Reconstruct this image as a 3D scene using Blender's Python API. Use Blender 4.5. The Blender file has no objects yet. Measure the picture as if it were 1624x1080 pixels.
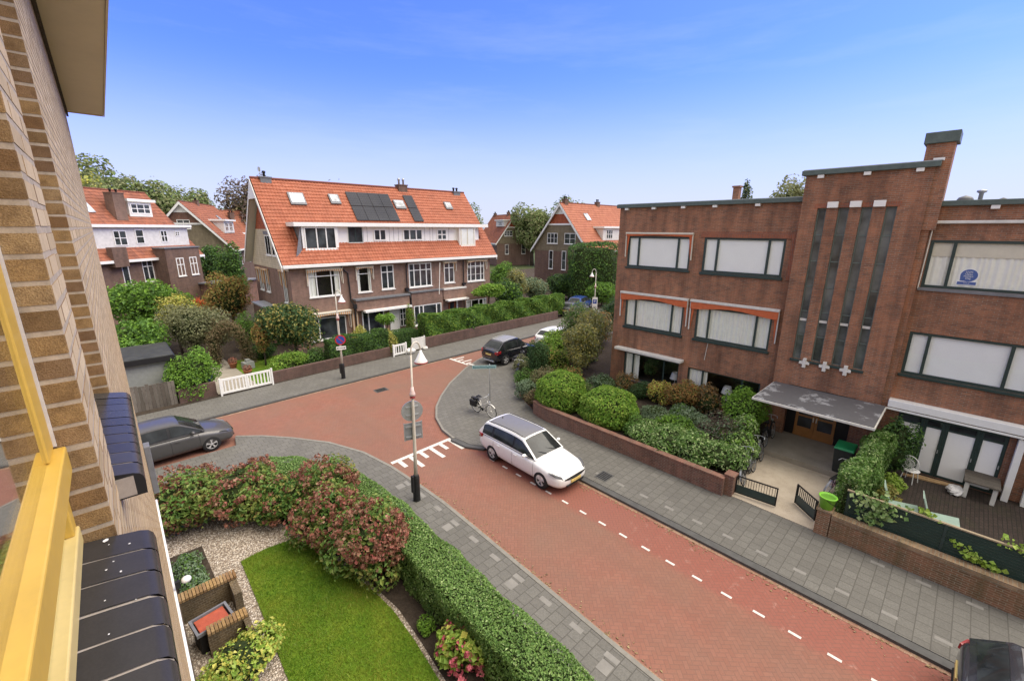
import bpy, bmesh, math, random
import numpy as np
from mathutils import Matrix, Vector

scene = bpy.context.scene
COL = scene.collection
R = math.radians

# ------------------------------------------------------------------ camera
CAM_H = 9.0
def make_camera():
    f, pitch, yaw, roll = 685.0, R(14.5), R(43.5), R(0.2)
    fw = Vector((math.sin(yaw) * math.cos(pitch), math.cos(yaw) * math.cos(pitch), -math.sin(pitch)))
    rt = Vector((math.cos(yaw), -math.sin(yaw), 0)); up = rt.cross(fw)
    r2 = rt * math.cos(roll) + up * math.sin(roll); u2 = up * math.cos(roll) - rt * math.sin(roll)
    cd = bpy.data.cameras.new("camera"); cam = bpy.data.objects.new("camera", cd); COL.objects.link(cam)
    cd.sensor_fit = 'HORIZONTAL'; cd.sensor_width = 36.0; cd.lens = 36.0 * f / 1624.0
    cd.clip_start = 0.05; cd.clip_end = 3000
    m = Matrix((r2, u2, -fw)).transposed().to_4x4(); m.translation = Vector((0, 0, CAM_H))
    cam.matrix_world = m
    scene.camera = cam
make_camera()

# ------------------------------------------------------------------ world and sun
SUN_EL, SUN_AZ = R(58), R(132)          # azimuth clockwise from +Y: the light comes from high on the right, widely spread by thin cloud
def make_world():
    w = bpy.data.worlds.new("World"); scene.world = w; w.use_nodes = True
    nt = w.node_tree; N = nt.nodes; L = nt.links; N.clear()
    out = N.new("ShaderNodeOutputWorld"); bg = N.new("ShaderNodeBackground")
    sky = N.new("ShaderNodeTexSky"); sky.sky_type = 'NISHITA'; sky.sun_disc = False
    sky.sun_elevation = SUN_EL; sky.sun_rotation = SUN_AZ
    sky.altitude = 0; sky.air_density = 1.0; sky.dust_density = 1.0; sky.ozone_density = 2.0
    # thin streaks of high cloud
    tc = N.new("ShaderNodeTexCoord"); mp = N.new("ShaderNodeMapping"); mp.inputs['Scale'].default_value = (1.6, 1.6, 11.0)
    nz = N.new("ShaderNodeTexNoise"); nz.inputs['Scale'].default_value = 1.7; nz.inputs['Detail'].default_value = 7; nz.inputs['Roughness'].default_value = .62
    rp = N.new("ShaderNodeValToRGB"); rp.color_ramp.elements[0].position = .50; rp.color_ramp.elements[1].position = .82
    rp.color_ramp.elements[0].color = (0, 0, 0, 1); rp.color_ramp.elements[1].color = (.13, .13, .13, 1)
    mx = N.new("ShaderNodeMix"); mx.data_type = 'RGBA'
    L.new(tc.outputs['Generated'], mp.inputs['Vector']); L.new(mp.outputs[0], nz.inputs['Vector']); L.new(nz.outputs['Fac'], rp.inputs[0])
    gm = N.new("ShaderNodeGamma"); gm.inputs['Gamma'].default_value = SKY_GAMMA
    tint = N.new("ShaderNodeMix"); tint.data_type = 'RGBA'; tint.blend_type = 'MULTIPLY'; tint.inputs['Factor'].default_value = 1
    tint.inputs['B'].default_value = SKY_TINT
    L.new(sky.outputs[0], gm.inputs['Color']); L.new(gm.outputs[0], tint.inputs['A'])
    # bright haze towards the horizon
    sx = N.new("ShaderNodeSeparateXYZ"); L.new(tc.outputs['Generated'], sx.inputs[0])
    hr = N.new("ShaderNodeMapRange"); hr.inputs['From Min'].default_value = 0.0; hr.inputs['From Max'].default_value = .31
    hr.inputs['To Min'].default_value = .88; hr.inputs['To Max'].default_value = 0.0; hr.interpolation_type = 'SMOOTHSTEP'
    L.new(sx.outputs['Z'], hr.inputs['Value'])
    hz = N.new("ShaderNodeMix"); hz.data_type = 'RGBA'; hz.inputs['B'].default_value = SKY_HAZE
    L.new(hr.outputs[0], hz.inputs['Factor']); L.new(tint.outputs['Result'], hz.inputs['A'])
    # a veil of thin bright cloud high overhead, above what the picture shows: it is what makes the light so soft
    vr = N.new("ShaderNodeMapRange"); vr.interpolation_type = 'SMOOTHSTEP'; vr.inputs['From Min'].default_value = .43; vr.inputs['From Max'].default_value = .64
    vr.inputs['To Max'].default_value = .92; L.new(sx.outputs['Z'], vr.inputs['Value'])
    veil = N.new("ShaderNodeMix"); veil.data_type = 'RGBA'; veil.inputs['B'].default_value = SKY_VEIL
    # cloud added out of view behind the camera, to neutralise the light on facing walls
    dt = N.new("ShaderNodeVectorMath"); dt.operation = 'DOT_PRODUCT'; dt.inputs[1].default_value = (-.69, -.725, .25); L.new(tc.outputs['Generated'], dt.inputs[0])
    br = N.new("ShaderNodeMapRange"); br.interpolation_type = 'SMOOTHSTEP'; br.inputs['From Min'].default_value = .10; br.inputs['From Max'].default_value = .60; br.inputs['To Max'].default_value = .92
    L.new(dt.outputs['Value'], br.inputs['Value']); mxm = N.new("ShaderNodeMath"); mxm.operation = 'MAXIMUM'; L.new(vr.outputs[0], mxm.inputs[0]); L.new(br.outputs[0], mxm.inputs[1])
    L.new(mxm.outputs[0], veil.inputs['Factor']); L.new(hz.outputs['Result'], veil.inputs['A'])
    L.new(rp.outputs[0], mx.inputs['Factor']); L.new(veil.outputs['Result'], mx.inputs['A']); mx.inputs['B'].default_value = SKY_CLOUD
    L.new(mx.outputs['Result'], bg.inputs['Color']); bg.inputs['Strength'].default_value = SKY_STRENGTH
    L.new(bg.outputs[0], out.inputs[0])
SKY_GAMMA = 1.0
SKY_TINT = (.33, .445, 1.20, 1)
SKY_HAZE = (2.6, 2.72, 3.12, 1)
SKY_CLOUD = (2.9, 3.15, 3.6, 1)
SKY_VEIL = (4.1, 3.87, 3.55, 1)
SKY_STRENGTH = 0.15
make_world()
def make_sun():
    ld = bpy.data.lights.new("sun", 'SUN'); ld.energy = 2.5; ld.angle = R(62); ld.color = (1.0, .90, .76)
    o = bpy.data.objects.new("sun", ld); COL.objects.link(o)
    d = Vector((math.sin(SUN_AZ) * math.cos(SUN_EL), math.cos(SUN_AZ) * math.cos(SUN_EL), math.sin(SUN_EL)))
    o.rotation_euler = d.to_track_quat('Z', 'Y').to_euler(); o.location = (0, -20, 60)
make_sun()
vs = scene.view_settings; vs.view_transform = 'Standard'; vs.look = 'None'; vs.gamma = 1; vs.use_curve_mapping = False
vs.exposure = 1.03

# ------------------------------------------------------------------ materials
class NT:
    """small helper to wire shader nodes"""
    def __init__(s, name):
        s.m = bpy.data.materials.new(name); s.m.use_nodes = True
        s.t = s.m.node_tree; s.N = s.t.nodes; s.L = s.t.links
        s.b = s.N['Principled BSDF']
    def n(s, typ, **kw):
        o = s.N.new(typ)
        for k, v in kw.items(): setattr(o, k, v)
        return o
    def link(s, a, b): s.L.new(a, b)
    def val(s, inp, v):
        if isinstance(v, (int, float)): inp.default_value = v
        elif isinstance(v, (tuple, list)): inp.default_value = tuple(v) if len(v) in (3, 4) and inp.type != 'RGBA' else (tuple(v) + (1,))[:4]
        else: s.link(v, inp)
    def math(s, op, a, b=0.0, c=None):
        o = s.n('ShaderNodeMath', operation=op); s.val(o.inputs[0], a); s.val(o.inputs[1], b)
        if c is not None: s.val(o.inputs[2], c)
        return o.outputs[0]
    def mix(s, f, a, b, mode='MIX'):
        o = s.n('ShaderNodeMix', data_type='RGBA', blend_type=mode)
        s.val(o.inputs['Factor'], f); s.val(o.inputs['A'], a); s.val(o.inputs['B'], b)
        return o.outputs['Result']
    def ramp(s, f, stops, interp='LINEAR'):
        o = s.n('ShaderNodeValToRGB'); cr = o.color_ramp; cr.interpolation = interp
        while len(cr.elements) < len(stops): cr.elements.new(.5)
        for e, (p, c) in zip(cr.elements, stops):
            e.position = p; e.color = (c, c, c, 1) if isinstance(c, (int, float)) else tuple(c) + (1,)
        s.link(f, o.inputs[0]); return o.outputs[0]
    def obj(s): return s.n('ShaderNodeTexCoord').outputs['Object']
    def uv(s): return s.n('ShaderNodeTexCoord').outputs['UV']
    def pos(s): return s.n('ShaderNodeNewGeometry').outputs['Position']
    def island(s): return s.n('ShaderNodeNewGeometry').outputs['Random Per Island']
    def scale(s, v, sc, rot=(0, 0, 0)):
        o = s.n('ShaderNodeMapping'); o.inputs['Scale'].default_value = sc if isinstance(sc, tuple) else (sc,) * 3
        o.inputs['Rotation'].default_value = rot; s.link(v, o.inputs[0]); return o.outputs[0]
    def noise(s, v, sc, det=4, rough=.55):
        o = s.n('ShaderNodeTexNoise'); o.inputs['Scale'].default_value = sc; o.inputs['Detail'].default_value = det
        o.inputs['Roughness'].default_value = rough; s.link(v, o.inputs['Vector']); return o.outputs['Fac']
    def bump(s, h, strength=.3, dist=.01):
        o = s.n('ShaderNodeBump'); o.inputs['Strength'].default_value = strength; o.inputs['Distance'].default_value = dist
        s.link(h, o.inputs['Height']); s.link(o.outputs[0], s.b.inputs['Normal'])
    def out(s, col=None, rough=None, metal=None, spec=None):
        if col is not None: s.val(s.b.inputs['Base Color'], col)
        if rough is not None: s.val(s.b.inputs['Roughness'], rough)
        if metal is not None: s.val(s.b.inputs['Metallic'], metal)
        if spec is not None: s.val(s.b.inputs['Specular IOR Level'], spec)
        return s.m

def mat_plain(name, col, rough=.6, metal=0.0, var=.12, sc=6.0, spec=.4):
    """paint or metal with faint wear so that it is never perfectly flat"""
    t = NT(name); p = t.obj()
    a = t.noise(p, sc, 5); b = t.noise(p, sc * 9, 3)
    k = t.math('ADD', t.math('MULTIPLY', a, .65), t.math('MULTIPLY', b, .35))
    lo = tuple(c * (1 - var) for c in col); hi = tuple(min(1, c * (1 + var)) for c in col)
    c = t.ramp(k, [(.3, lo), (.7, hi)])
    rr = t.math('MULTIPLY_ADD', b, .2, rough - .1)
    return t.out(c, rr, metal, spec)

def mat_brick(name, c1, c2, mortar, bw=.22, bh=.0625, stain=.35, bump=.5, msize=.010, rough=.9, stain_col=None, sc=1.0):
    t = NT(name); uv = t.uv()
    br = t.n('ShaderNodeTexBrick'); br.offset = .5
    br.inputs['Scale'].default_value = 1.0; br.inputs['Brick Width'].default_value = bw; br.inputs['Row Height'].default_value = bh
    br.inputs['Mortar Size'].default_value = msize; br.inputs['Mortar Smooth'].default_value = .15; br.inputs['Bias'].default_value = 0
    t.link(uv, br.inputs['Vector']); t.val(br.inputs['Color1'], c1); t.val(br.inputs['Color2'], c2); t.val(br.inputs['Mortar'], mortar)
    p = t.obj()
    big = t.noise(p, .55 * sc, 6, .65); mid = t.noise(p, 3.2 * sc, 4); fine = t.noise(p, 30, 3)
    col = t.mix(t.math('MULTIPLY', t.ramp(big, [(.38, 0.0), (.68, 1.0)]), stain), br.outputs['Color'], stain_col or tuple(c * .45 for c in c2))
    col = t.mix(t.math('MULTIPLY', t.ramp(mid, [(.42, 0.0), (.7, 1.0)]), .35), col, tuple(min(1, c * 1.35) for c in c1))
    col = t.mix(t.math('MULTIPLY', t.ramp(fine, [(.35, 1.0), (.6, 0.0)]), .3), col, tuple(c * .5 for c in c2))
    st = t.noise(t.scale(p, (2.2, 2.2, .22)), 1.0, 5, .62)
    col = t.mix(t.math('MULTIPLY', t.ramp(st, [(.46, 0.0), (.68, 1.0)]), stain * 1.1), col, stain_col or tuple(c * .5 for c in c2))
    st2 = t.noise(t.scale(p, (1.1, 1.1, .35)), 1.7, 4, .6)
    col = t.mix(t.math('MULTIPLY', t.ramp(st2, [(.52, 0.0), (.72, 1.0)]), .28), col, tuple(min(1, c * 1.5) for c in c1))
    h = t.math('ADD', t.math('MULTIPLY', br.outputs['Fac'], -1.0), t.math('MULTIPLY', fine, .35))
    t.bump(h, bump, .012)
    return t.out(col, rough, spec=.25)

def mat_island(name, cols, rough=.8, spec=.3, grime=.3, nsc=3.0, metal=0.0, bumpn=0.0):
    """every separate piece of the mesh (brick, tile, plank) gets its own tone"""
    t = NT(name); p = t.obj()
    n = len(cols)
    c = t.ramp(t.island(), [(i / max(1, n - 1), cc) for i, cc in enumerate(cols)])
    g = t.noise(p, nsc, 5, .62); fn = t.noise(p, nsc * 14, 3)
    dark = tuple(x * .5 for x in cols[0])
    c = t.mix(t.math('MULTIPLY', t.ramp(g, [(.45, 0.0), (.72, 1.0)]), grime), c, dark)
    c = t.mix(t.math('MULTIPLY', t.ramp(fn, [(.4, 1.0), (.62, 0.0)]), grime * .7), c, dark)
    if bumpn: t.bump(fn, bumpn, .006)
    return t.out(c, rough, metal, spec)

def mat_leaf(name, cols, trans=.3, rough=.55, nsc=.9, mixn=.4, alt=None):
    """leaf faces: a tone per leaf, drifting over the crown, a little light through the blade"""
    t = NT(name); n = len(cols)
    c = t.ramp(t.island(), [(i / max(1, n - 1), cc) for i, cc in enumerate(cols)])
    p = t.obj(); g = t.noise(p, nsc, 4, .6)
    c = t.mix(t.math('MULTIPLY', t.ramp(g, [(.40, 0.0), (.66, 1.0)]), mixn), c, alt or tuple(min(1, x * 1.5) for x in cols[-1]))
    t.out(c, rough, spec=.35)
    tr = t.n('ShaderNodeBsdfTranslucent'); t.link(c, tr.inputs['Color'])
    ms = t.n('ShaderNodeMixShader'); ms.inputs[0].default_value = trans
    t.link(t.b.outputs[0], ms.inputs[1]); t.link(tr.outputs[0], ms.inputs[2])
    t.link(ms.outputs[0], t.N['Material Output'].inputs[0])
    return t.m

def mat_paint(name, col, rough=.25, metal=0.0, coat=.8):
    t = NT(name); p = t.obj(); g = t.noise(p, 9, 4); b = t.b
    c = t.ramp(g, [(.3, tuple(x * .93 for x in col)), (.7, col)])
    t.out(c, rough, metal, .5); b.inputs['Coat Weight'].default_value = coat; b.inputs['Coat Roughness'].default_value = .06
    return t.m

def mat_glass_pane(name, tint=(.97, .985, .98), refl=.12):
    t = NT(name)
    tr = t.n('ShaderNodeBsdfTransparent'); t.val(tr.inputs[0], tint)
    gl = t.n('ShaderNodeBsdfGlossy'); gl.inputs['Roughness'].default_value = .03; t.val(gl.inputs[0], (1, 1, 1))
    g = t.n('ShaderNodeNewGeometry'); dp = t.n('ShaderNodeVectorMath', operation='DOT_PRODUCT'); t.link(g.outputs['Normal'], dp.inputs[0]); t.link(g.outputs['Incoming'], dp.inputs[1])
    c = t.math('SUBTRACT', 1.0, t.math('ABSOLUTE', dp.outputs['Value']))          # Schlick, the same from both sides of the pane
    f = t.math('MULTIPLY_ADD', t.math('POWER', c, 5.0), .9, refl * .5)
    ms = t.n('ShaderNodeMixShader'); t.link(f, ms.inputs[0]); t.link(tr.outputs[0], ms.inputs[1]); t.link(gl.outputs[0], ms.inputs[2])
    t.link(ms.outputs[0], t.N['Material Output'].inputs[0])
    return t.m

def mat_dark_glass(name, col=(.02, .025, .025), rough=.05, spec=.6):
    t = NT(name); p = t.obj(); g = t.noise(p, 1.1, 3)
    c = t.ramp(g, [(.35, tuple(x * .5 for x in col)), (.7, tuple(x * 2.2 for x in col))])
    return t.out(c, rough, 0, spec)

def mat_herringbone(name):
    """red clinker road: bricks 0.20 x 0.10 m in herringbone, at 45 degrees to the street"""
    t = NT(name); p = t.pos()
    m = t.scale(p, (10, 10, 10), (0, 0, R(45)))
    sp = t.n('ShaderNodeSeparateXYZ'); t.link(m, sp.inputs[0]); x, y = sp.outputs[0], sp.outputs[1]
    i = t.math('FLOOR', x); j = t.math('FLOOR', y); fx = t.math('SUBTRACT', x, i); fy = t.math('SUBTRACT', y, j)
    k = t.math('FLOORED_MODULO', t.math('SUBTRACT', i, j), 4.0)
    def eq(v): return t.math('COMPARE', k, float(v), .25)
    k0, k1, k2, k3 = eq(0), eq(1), eq(2), eq(3)
    hor = t.math('ADD', k0, k1); ver = t.math('ADD', k2, k3)
    ai = t.math('SUBTRACT', i, k1); aj = t.math('SUBTRACT', j, k2)
    cb = t.n('ShaderNodeCombineXYZ'); t.link(ai, cb.inputs[0]); t.link(aj, cb.inputs[1])
    wn = t.n('ShaderNodeTexWhiteNoise', noise_dimensions='2D'); t.link(cb.outputs[0], wn.inputs['Vector'])
    far = 1.0
    def gate(on, d): return t.math('ADD', d, t.math('MULTIPLY', t.math('SUBTRACT', 1.0, on), far))
    ix = t.math('SUBTRACT', 1.0, fx); iy = t.math('SUBTRACT', 1.0, fy)
    d = t.math('MINIMUM', gate(hor, t.math('MINIMUM', fy, iy)), gate(ver, t.math('MINIMUM', fx, ix)))
    for on, e in ((k0, fx), (k1, ix), (k3, fy), (k2, iy)): d = t.math('MINIMUM', d, gate(on, e))
    joint = t.n('ShaderNodeMapRange'); joint.inputs['From Min'].default_value = .02; joint.inputs['From Max'].default_value = .10
    joint.inputs['To Min'].default_value = 1; joint.inputs['To Max'].default_value = 0; t.link(d, joint.inputs['Value'])
    base = t.ramp(wn.outputs['Value'], ROAD_STOPS)
    big = t.noise(p, .22, 6, .62); mid = t.noise(p, 1.4, 5, .6); fine = t.noise(p, 26, 3)
    col = t.mix(t.math('MULTIPLY', t.ramp(big, [(.38, 0.0), (.64, 1.0)]), .75), base, ROAD_BROWN)
    col = t.mix(t.math('MULTIPLY', t.ramp(t.noise(t.scale(p, (1.0, .16, 1)), .9, 5, .6), [(.44, 0.0), (.70, 1.0)]), .35), col, (.165, .09, .065))
    col = t.mix(t.math('MULTIPLY', t.ramp(mid, [(.48, 0.0), (.74, 1.0)]), .30), col, (.20, .125, .10))
    sx = t.n('ShaderNodeSeparateXYZ'); t.link(p, sx.inputs[0])
    # the parking strip along the right kerb is laid in fresher, redder clinkers
    inx = t.n('ShaderNodeMapRange', interpolation_type='SMOOTHSTEP'); inx.inputs['From Min'].default_value = 9.9; inx.inputs['From Max'].default_value = 10.25
    t.link(t.math('ADD', sx.outputs[0], t.math('MULTIPLY_ADD', mid, .5, -.25)), inx.inputs['Value'])
    iny = t.math('LESS_THAN', sx.outputs[1], 13.2); strip = t.math('MULTIPLY', inx.outputs[0], iny)
    col = t.mix(t.math('MULTIPLY', strip, .55), col, ROAD_FRESH)
    pale = t.ramp(t.noise(p, 3.1, 7, .72), [(.58, 0.0), (.70, 1.0)])
    pale = t.math('MULTIPLY', pale, t.math('MULTIPLY', strip, t.math('LESS_THAN', sx.outputs[1], 6.0)))
    col = t.mix(t.math('MULTIPLY', pale, .42), col, (.50, .33, .27))
    col = t.mix(t.math('MULTIPLY', joint.outputs[0], .58), col, (.12, .075, .058))
    col = t.mix(t.math('MULTIPLY', t.ramp(fine, [(.4, 1.0), (.6, 0.0)]), .22), col, (.16, .07, .05))
    t.bump(t.math('MULTIPLY', joint.outputs[0], -1.0), .4, .006)
    return t.out(col, t.math('MULTIPLY_ADD', mid, .3, .55), spec=.3)
ROAD_STOPS = [(0, (.228, .092, .062)), (.5, (.245, .101, .068)), (1, (.265, .113, .077))]
ROAD_BROWN = (.205, .118, .08)
ROAD_FRESH = (.265, .074, .055)

def mat_paving(name, c1, c2, joint, w=.3, h=.3, stain=.35, offset=.5, moss=None, uvrot=0):
    t = NT(name); p = t.pos()
    v = t.scale(p, 1.0, (0, 0, uvrot))
    br = t.n('ShaderNodeTexBrick'); br.offset = offset
    br.inputs['Scale'].default_value = 1.0; br.inputs['Brick Width'].default_value = w; br.inputs['Row Height'].default_value = h
    br.inputs['Mortar Size'].default_value = .012; br.inputs['Mortar Smooth'].default_value = .2
    t.link(v, br.inputs['Vector']); t.val(br.inputs['Color1'], c1); t.val(br.inputs['Color2'], c2); t.val(br.inputs['Mortar'], joint)
    big = t.noise(p, .5, 6, .65); fine = t.noise(p, 34, 3)
    col = t.mix(t.math('MULTIPLY', t.ramp(big, [(.40, 0.0), (.68, 1.0)]), stain), br.outputs['Color'], tuple(c * .6 for c in c2))
    if moss: col = t.mix(t.math('MULTIPLY', t.ramp(t.noise(p, 1.7, 5), [(.52, 0.0), (.72, 1.0)]), .35), col, moss)
    col = t.mix(t.math('MULTIPLY', t.ramp(fine, [(.38, 1.0), (.62, 0.0)]), .4), col, tuple(c * .55 for c in c2))
    t.bump(t.math('ADD', t.math('MULTIPLY', br.outputs['Fac'], -1), t.math('MULTIPLY', fine, .3)), .4, .006)
    return t.out(col, t.math('MULTIPLY_ADD', big, .3, .55), spec=.3)

def mat_ground(name, cols, sc=8.0, rough=.95, bump=.5, dist=.03, sc2=40):
    t = NT(name); p = t.pos(); a = t.noise(p, sc, 6, .65); b = t.noise(p, sc2, 4, .7); g = t.noise(p, sc * .12, 4)
    k = t.math('ADD', t.math('MULTIPLY', a, .4), t.math('ADD', t.math('MULTIPLY', b, .35), t.math('MULTIPLY', g, .25)))
    n = len(cols); c = t.ramp(k, [(.34 + .32 * i / max(1, n - 1), cc) for i, cc in enumerate(cols)])
    t.bump(b, bump, dist)
    return t.out(c, rough, spec=.2)

# ------------------------------------------------------------------ mesh builder
def fast_mesh(name, V, Q, flat=True):
    """mesh from an (n,3) vertex array and an (m,k) face array"""
    me = bpy.data.meshes.new(name); V = np.asarray(V, np.float32); Q = np.asarray(Q, np.int32)
    k = Q.shape[1]
    me.vertices.add(len(V)); me.vertices.foreach_set('co', V.ravel())
    me.loops.add(Q.size); me.loops.foreach_set('vertex_index', Q.ravel())
    me.polygons.add(len(Q)); me.polygons.foreach_set('loop_start', np.arange(0, Q.size, k, dtype=np.int32))
    me.polygons.foreach_set('loop_total', np.full(len(Q), k, np.int32))
    me.update(calc_edges=True); me.validate()
    if flat: me.polygons.foreach_set('use_smooth', np.zeros(len(me.polygons), bool))
    return me

def link(name, me, mat, parent=None, loc=None, rotz=None):
    o = bpy.data.objects.new(name, me); COL.objects.link(o)
    if mat is not None and not me.materials: me.materials.append(mat)
    if parent is not None: o.parent = parent
    if loc is not None: o.location = loc
    if rotz is not None: o.rotation_euler = (0, 0, rotz)
    return o

class MB:
    def __init__(s): s.v = []; s.f = []
    def add(s, vs, fs):
        o = len(s.v); s.v += [tuple(map(float, p)) for p in vs]; s.f += [tuple(i + o for i in f) for f in fs]; return s
    def box(s, x0, y0, z0, x1, y1, z1):
        x0, x1 = min(x0, x1), max(x0, x1); y0, y1 = min(y0, y1), max(y0, y1); z0, z1 = min(z0, z1), max(z0, z1)
        return s.add([(x0, y0, z0), (x1, y0, z0), (x1, y1, z0), (x0, y1, z0), (x0, y0, z1), (x1, y0, z1), (x1, y1, z1), (x0, y1, z1)],
                     [(0, 3, 2, 1), (4, 5, 6, 7), (0, 1, 5, 4), (1, 2, 6, 5), (2, 3, 7, 6), (3, 0, 4, 7)])
    def beam(s, a, b, w, h, up=(0, 0, 1)):
        a = Vector(a); b = Vector(b); d = (b - a).normalized(); sd = d.cross(Vector(up))
        if sd.length < 1e-5: sd = Vector((1, 0, 0))
        sd.normalize(); u = sd.cross(d); pts = []
        for q in (a, b):
            for i, j in ((-1, -1), (1, -1), (1, 1), (-1, 1)): pts.append(q + sd * (w / 2 * i) + u * (h / 2 * j))
        return s.add(pts, [(0, 3, 2, 1), (4, 5, 6, 7), (0, 1, 5, 4), (1, 2, 6, 5), (2, 3, 7, 6), (3, 0, 4, 7)])
    def quad(s, *p): return s.add(p, [tuple(range(len(p)))])
    def prism(s, poly, z0, z1):
        n = len(poly)
        area = sum(poly[i][0] * poly[(i + 1) % n][1] - poly[(i + 1) % n][0] * poly[i][1] for i in range(n))
        if area < 0: poly = poly[::-1]
        vs = [(x, y, z0) for x, y in poly] + [(x, y, z1) for x, y in poly]
        fs = [tuple(range(n))[::-1], tuple(range(n, 2 * n))] + [(i, (i + 1) % n, n + (i + 1) % n, n + i) for i in range(n)]
        return s.add(vs, fs)
    def extrude(s, pts, vec):
        n = len(pts); vs = [Vector(p) for p in pts]; vs += [p + Vector(vec) for p in vs]
        return s.add(vs, [tuple(range(n))[::-1], tuple(range(n, 2 * n))] + [(i, (i + 1) % n, n + (i + 1) % n, n + i) for i in range(n)])
    def tube(s, path, r, n=8, closed=False):
        path = [Vector(p) for p in path]; m = len(path); rs = r if isinstance(r, (list, tuple)) else [r] * m
        vs = []; prev = None
        for i, p in enumerate(path):
            if closed: d = path[(i + 1) % m] - path[i - 1]
            else: d = path[min(i + 1, m - 1)] - path[max(i - 1, 0)]
            d.normalize()
            ref = prev if prev is not None else (Vector((0, 0, 1)) if abs(d.z) < .9 else Vector((1, 0, 0)))
            a = (ref - d * ref.dot(d)).normalized(); b = d.cross(a); prev = a
            for k in range(n):
                t = 2 * math.pi * k / n; vs.append(p + (a * math.cos(t) + b * math.sin(t)) * rs[i])
        fs = []
        for i in range(m if closed else m - 1):
            i2 = (i + 1) % m
            for k in range(n): fs.append((i * n + k, i * n + (k + 1) % n, i2 * n + (k + 1) % n, i2 * n + k))
        if not closed: fs += [tuple(range(n))[::-1], tuple((m - 1) * n + k for k in range(n))]
        return s.add(vs, fs)
    def lathe(s, prof, c=(0, 0, 0), n=16, axis='z', cap=True):
        vs = []; m = len(prof)
        for r, h in prof:
            for k in range(n):
                t = 2 * math.pi * k / n; a, b = r * math.cos(t), r * math.sin(t)
                p = {'z': (a, b, h), 'y': (a, h, -b), 'x': (h, a, b)}[axis]
                vs.append((p[0] + c[0], p[1] + c[1], p[2] + c[2]))
        fs = [(i * n + k, i * n + (k + 1) % n, (i + 1) * n + (k + 1) % n, (i + 1) * n + k) for i in range(m - 1) for k in range(n)]
        if cap and prof[0][0] > 1e-6: fs.append(tuple(range(n))[::-1])
        if cap and prof[-1][0] > 1e-6: fs.append(tuple((m - 1) * n + k for k in range(n)))
        return s.add(vs, fs)
    def ball(s, c, r, n=12, m=8):
        rx, ry, rz = r if isinstance(r, tuple) else (r, r, r)
        pr = [(math.sin(math.pi * i / m), -math.cos(math.pi * i / m)) for i in range(m + 1)]
        vs = [(c[0] + a * rx * math.cos(2 * math.pi * k / n), c[1] + a * ry * math.sin(2 * math.pi * k / n), c[2] + b * rz) for a, b in pr for k in range(n)]
        return s.add(vs, [(i * n + k, i * n + (k + 1) % n, (i + 1) * n + (k + 1) % n, (i + 1) * n + k) for i in range(m) for k in range(n)])
    def grid(s, P):
        """P: list of rows of points"""
        a, b = len(P), len(P[0])
        return s.add([p for row in P for p in row], [(i * b + j, i * b + j + 1, (i + 1) * b + j + 1, (i + 1) * b + j) for i in range(a - 1) for j in range(b - 1)])
    def wall(s, x0, x1, z0, z1, y, holes=(), depth=.2):
        """wall face at depth y looking towards -y, with rectangular openings and their reveals"""
        xs = sorted({x0, x1} | {h[0] for h in holes} | {h[1] for h in holes}); zs = sorted({z0, z1} | {h[2] for h in holes} | {h[3] for h in holes})
        for i in range(len(xs) - 1):
            for j in range(len(zs) - 1):
                cx, cz = (xs[i] + xs[i + 1]) / 2, (zs[j] + zs[j + 1]) / 2
                if any(h[0] < cx < h[1] and h[2] < cz < h[3] for h in holes): continue
                s.quad((xs[i], y, zs[j]), (xs[i + 1], y, zs[j]), (xs[i + 1], y, zs[j + 1]), (xs[i], y, zs[j + 1]))
        for a, b, c, d in holes:
            e = y + depth
            s.quad((a, y, c), (a, y, d), (a, e, d), (a, e, c)); s.quad((b, y, c), (b, e, c), (b, e, d), (b, y, d))
            s.quad((a, y, d), (b, y, d), (b, e, d), (a, e, d)); s.quad((a, y, c), (a, e, c), (b, e, c), (b, y, c))
        return s
    def mesh(s, name):
        me = bpy.data.meshes.new(name); me.from_pydata(s.v, [], s.f); me.update()
        uv = me.uv_layers.new(name='uv'); n = len(me.loops)
        co = np.empty(len(me.vertices) * 3, np.float32); me.vertices.foreach_get('co', co); co = co.reshape(-1, 3)
        li = np.empty(n, np.int32); me.loops.foreach_get('vertex_index', li)
        nr = np.empty(len(me.polygons) * 3, np.float32); me.polygons.foreach_get('normal', nr); nr = np.abs(nr.reshape(-1, 3))
        tot = np.empty(len(me.polygons), np.int32); me.polygons.foreach_get('loop_total', tot)
        ax = np.repeat(np.argmax(nr, axis=1), tot); c = co[li]
        u = np.where(ax == 0, c[:, 1], c[:, 0]); v = np.where(ax == 2, c[:, 1], c[:, 2])
        uv.data.foreach_set('uv', np.stack([u, v], 1).astype(np.float32).ravel())
        return me
    def build(s, name, mat, parent=None, smooth=False, bevel=0.0, loc=None, rotz=None, seg=2):
        me = s.mesh(name)
        if smooth: me.polygons.foreach_set('use_smooth', np.ones(len(me.polygons), bool))
        o = link(name, me, mat, parent, loc, rotz)
        if bevel:
            md = o.modifiers.new('bevel', 'BEVEL'); md.width = bevel; md.segments = seg; md.limit_method = 'ANGLE'; md.angle_limit = R(40)
        return o

def smooth_by_angle(o, ang=40):
    me = o.data; me.polygons.foreach_set('use_smooth', np.ones(len(me.polygons), bool))
    bm = bmesh.new(); bm.from_mesh(me)
    for e in bm.edges:
        if len(e.link_faces) == 2 and e.calc_face_angle(0) > R(ang): e.smooth = False
    bm.to_mesh(me); bm.free()

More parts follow.
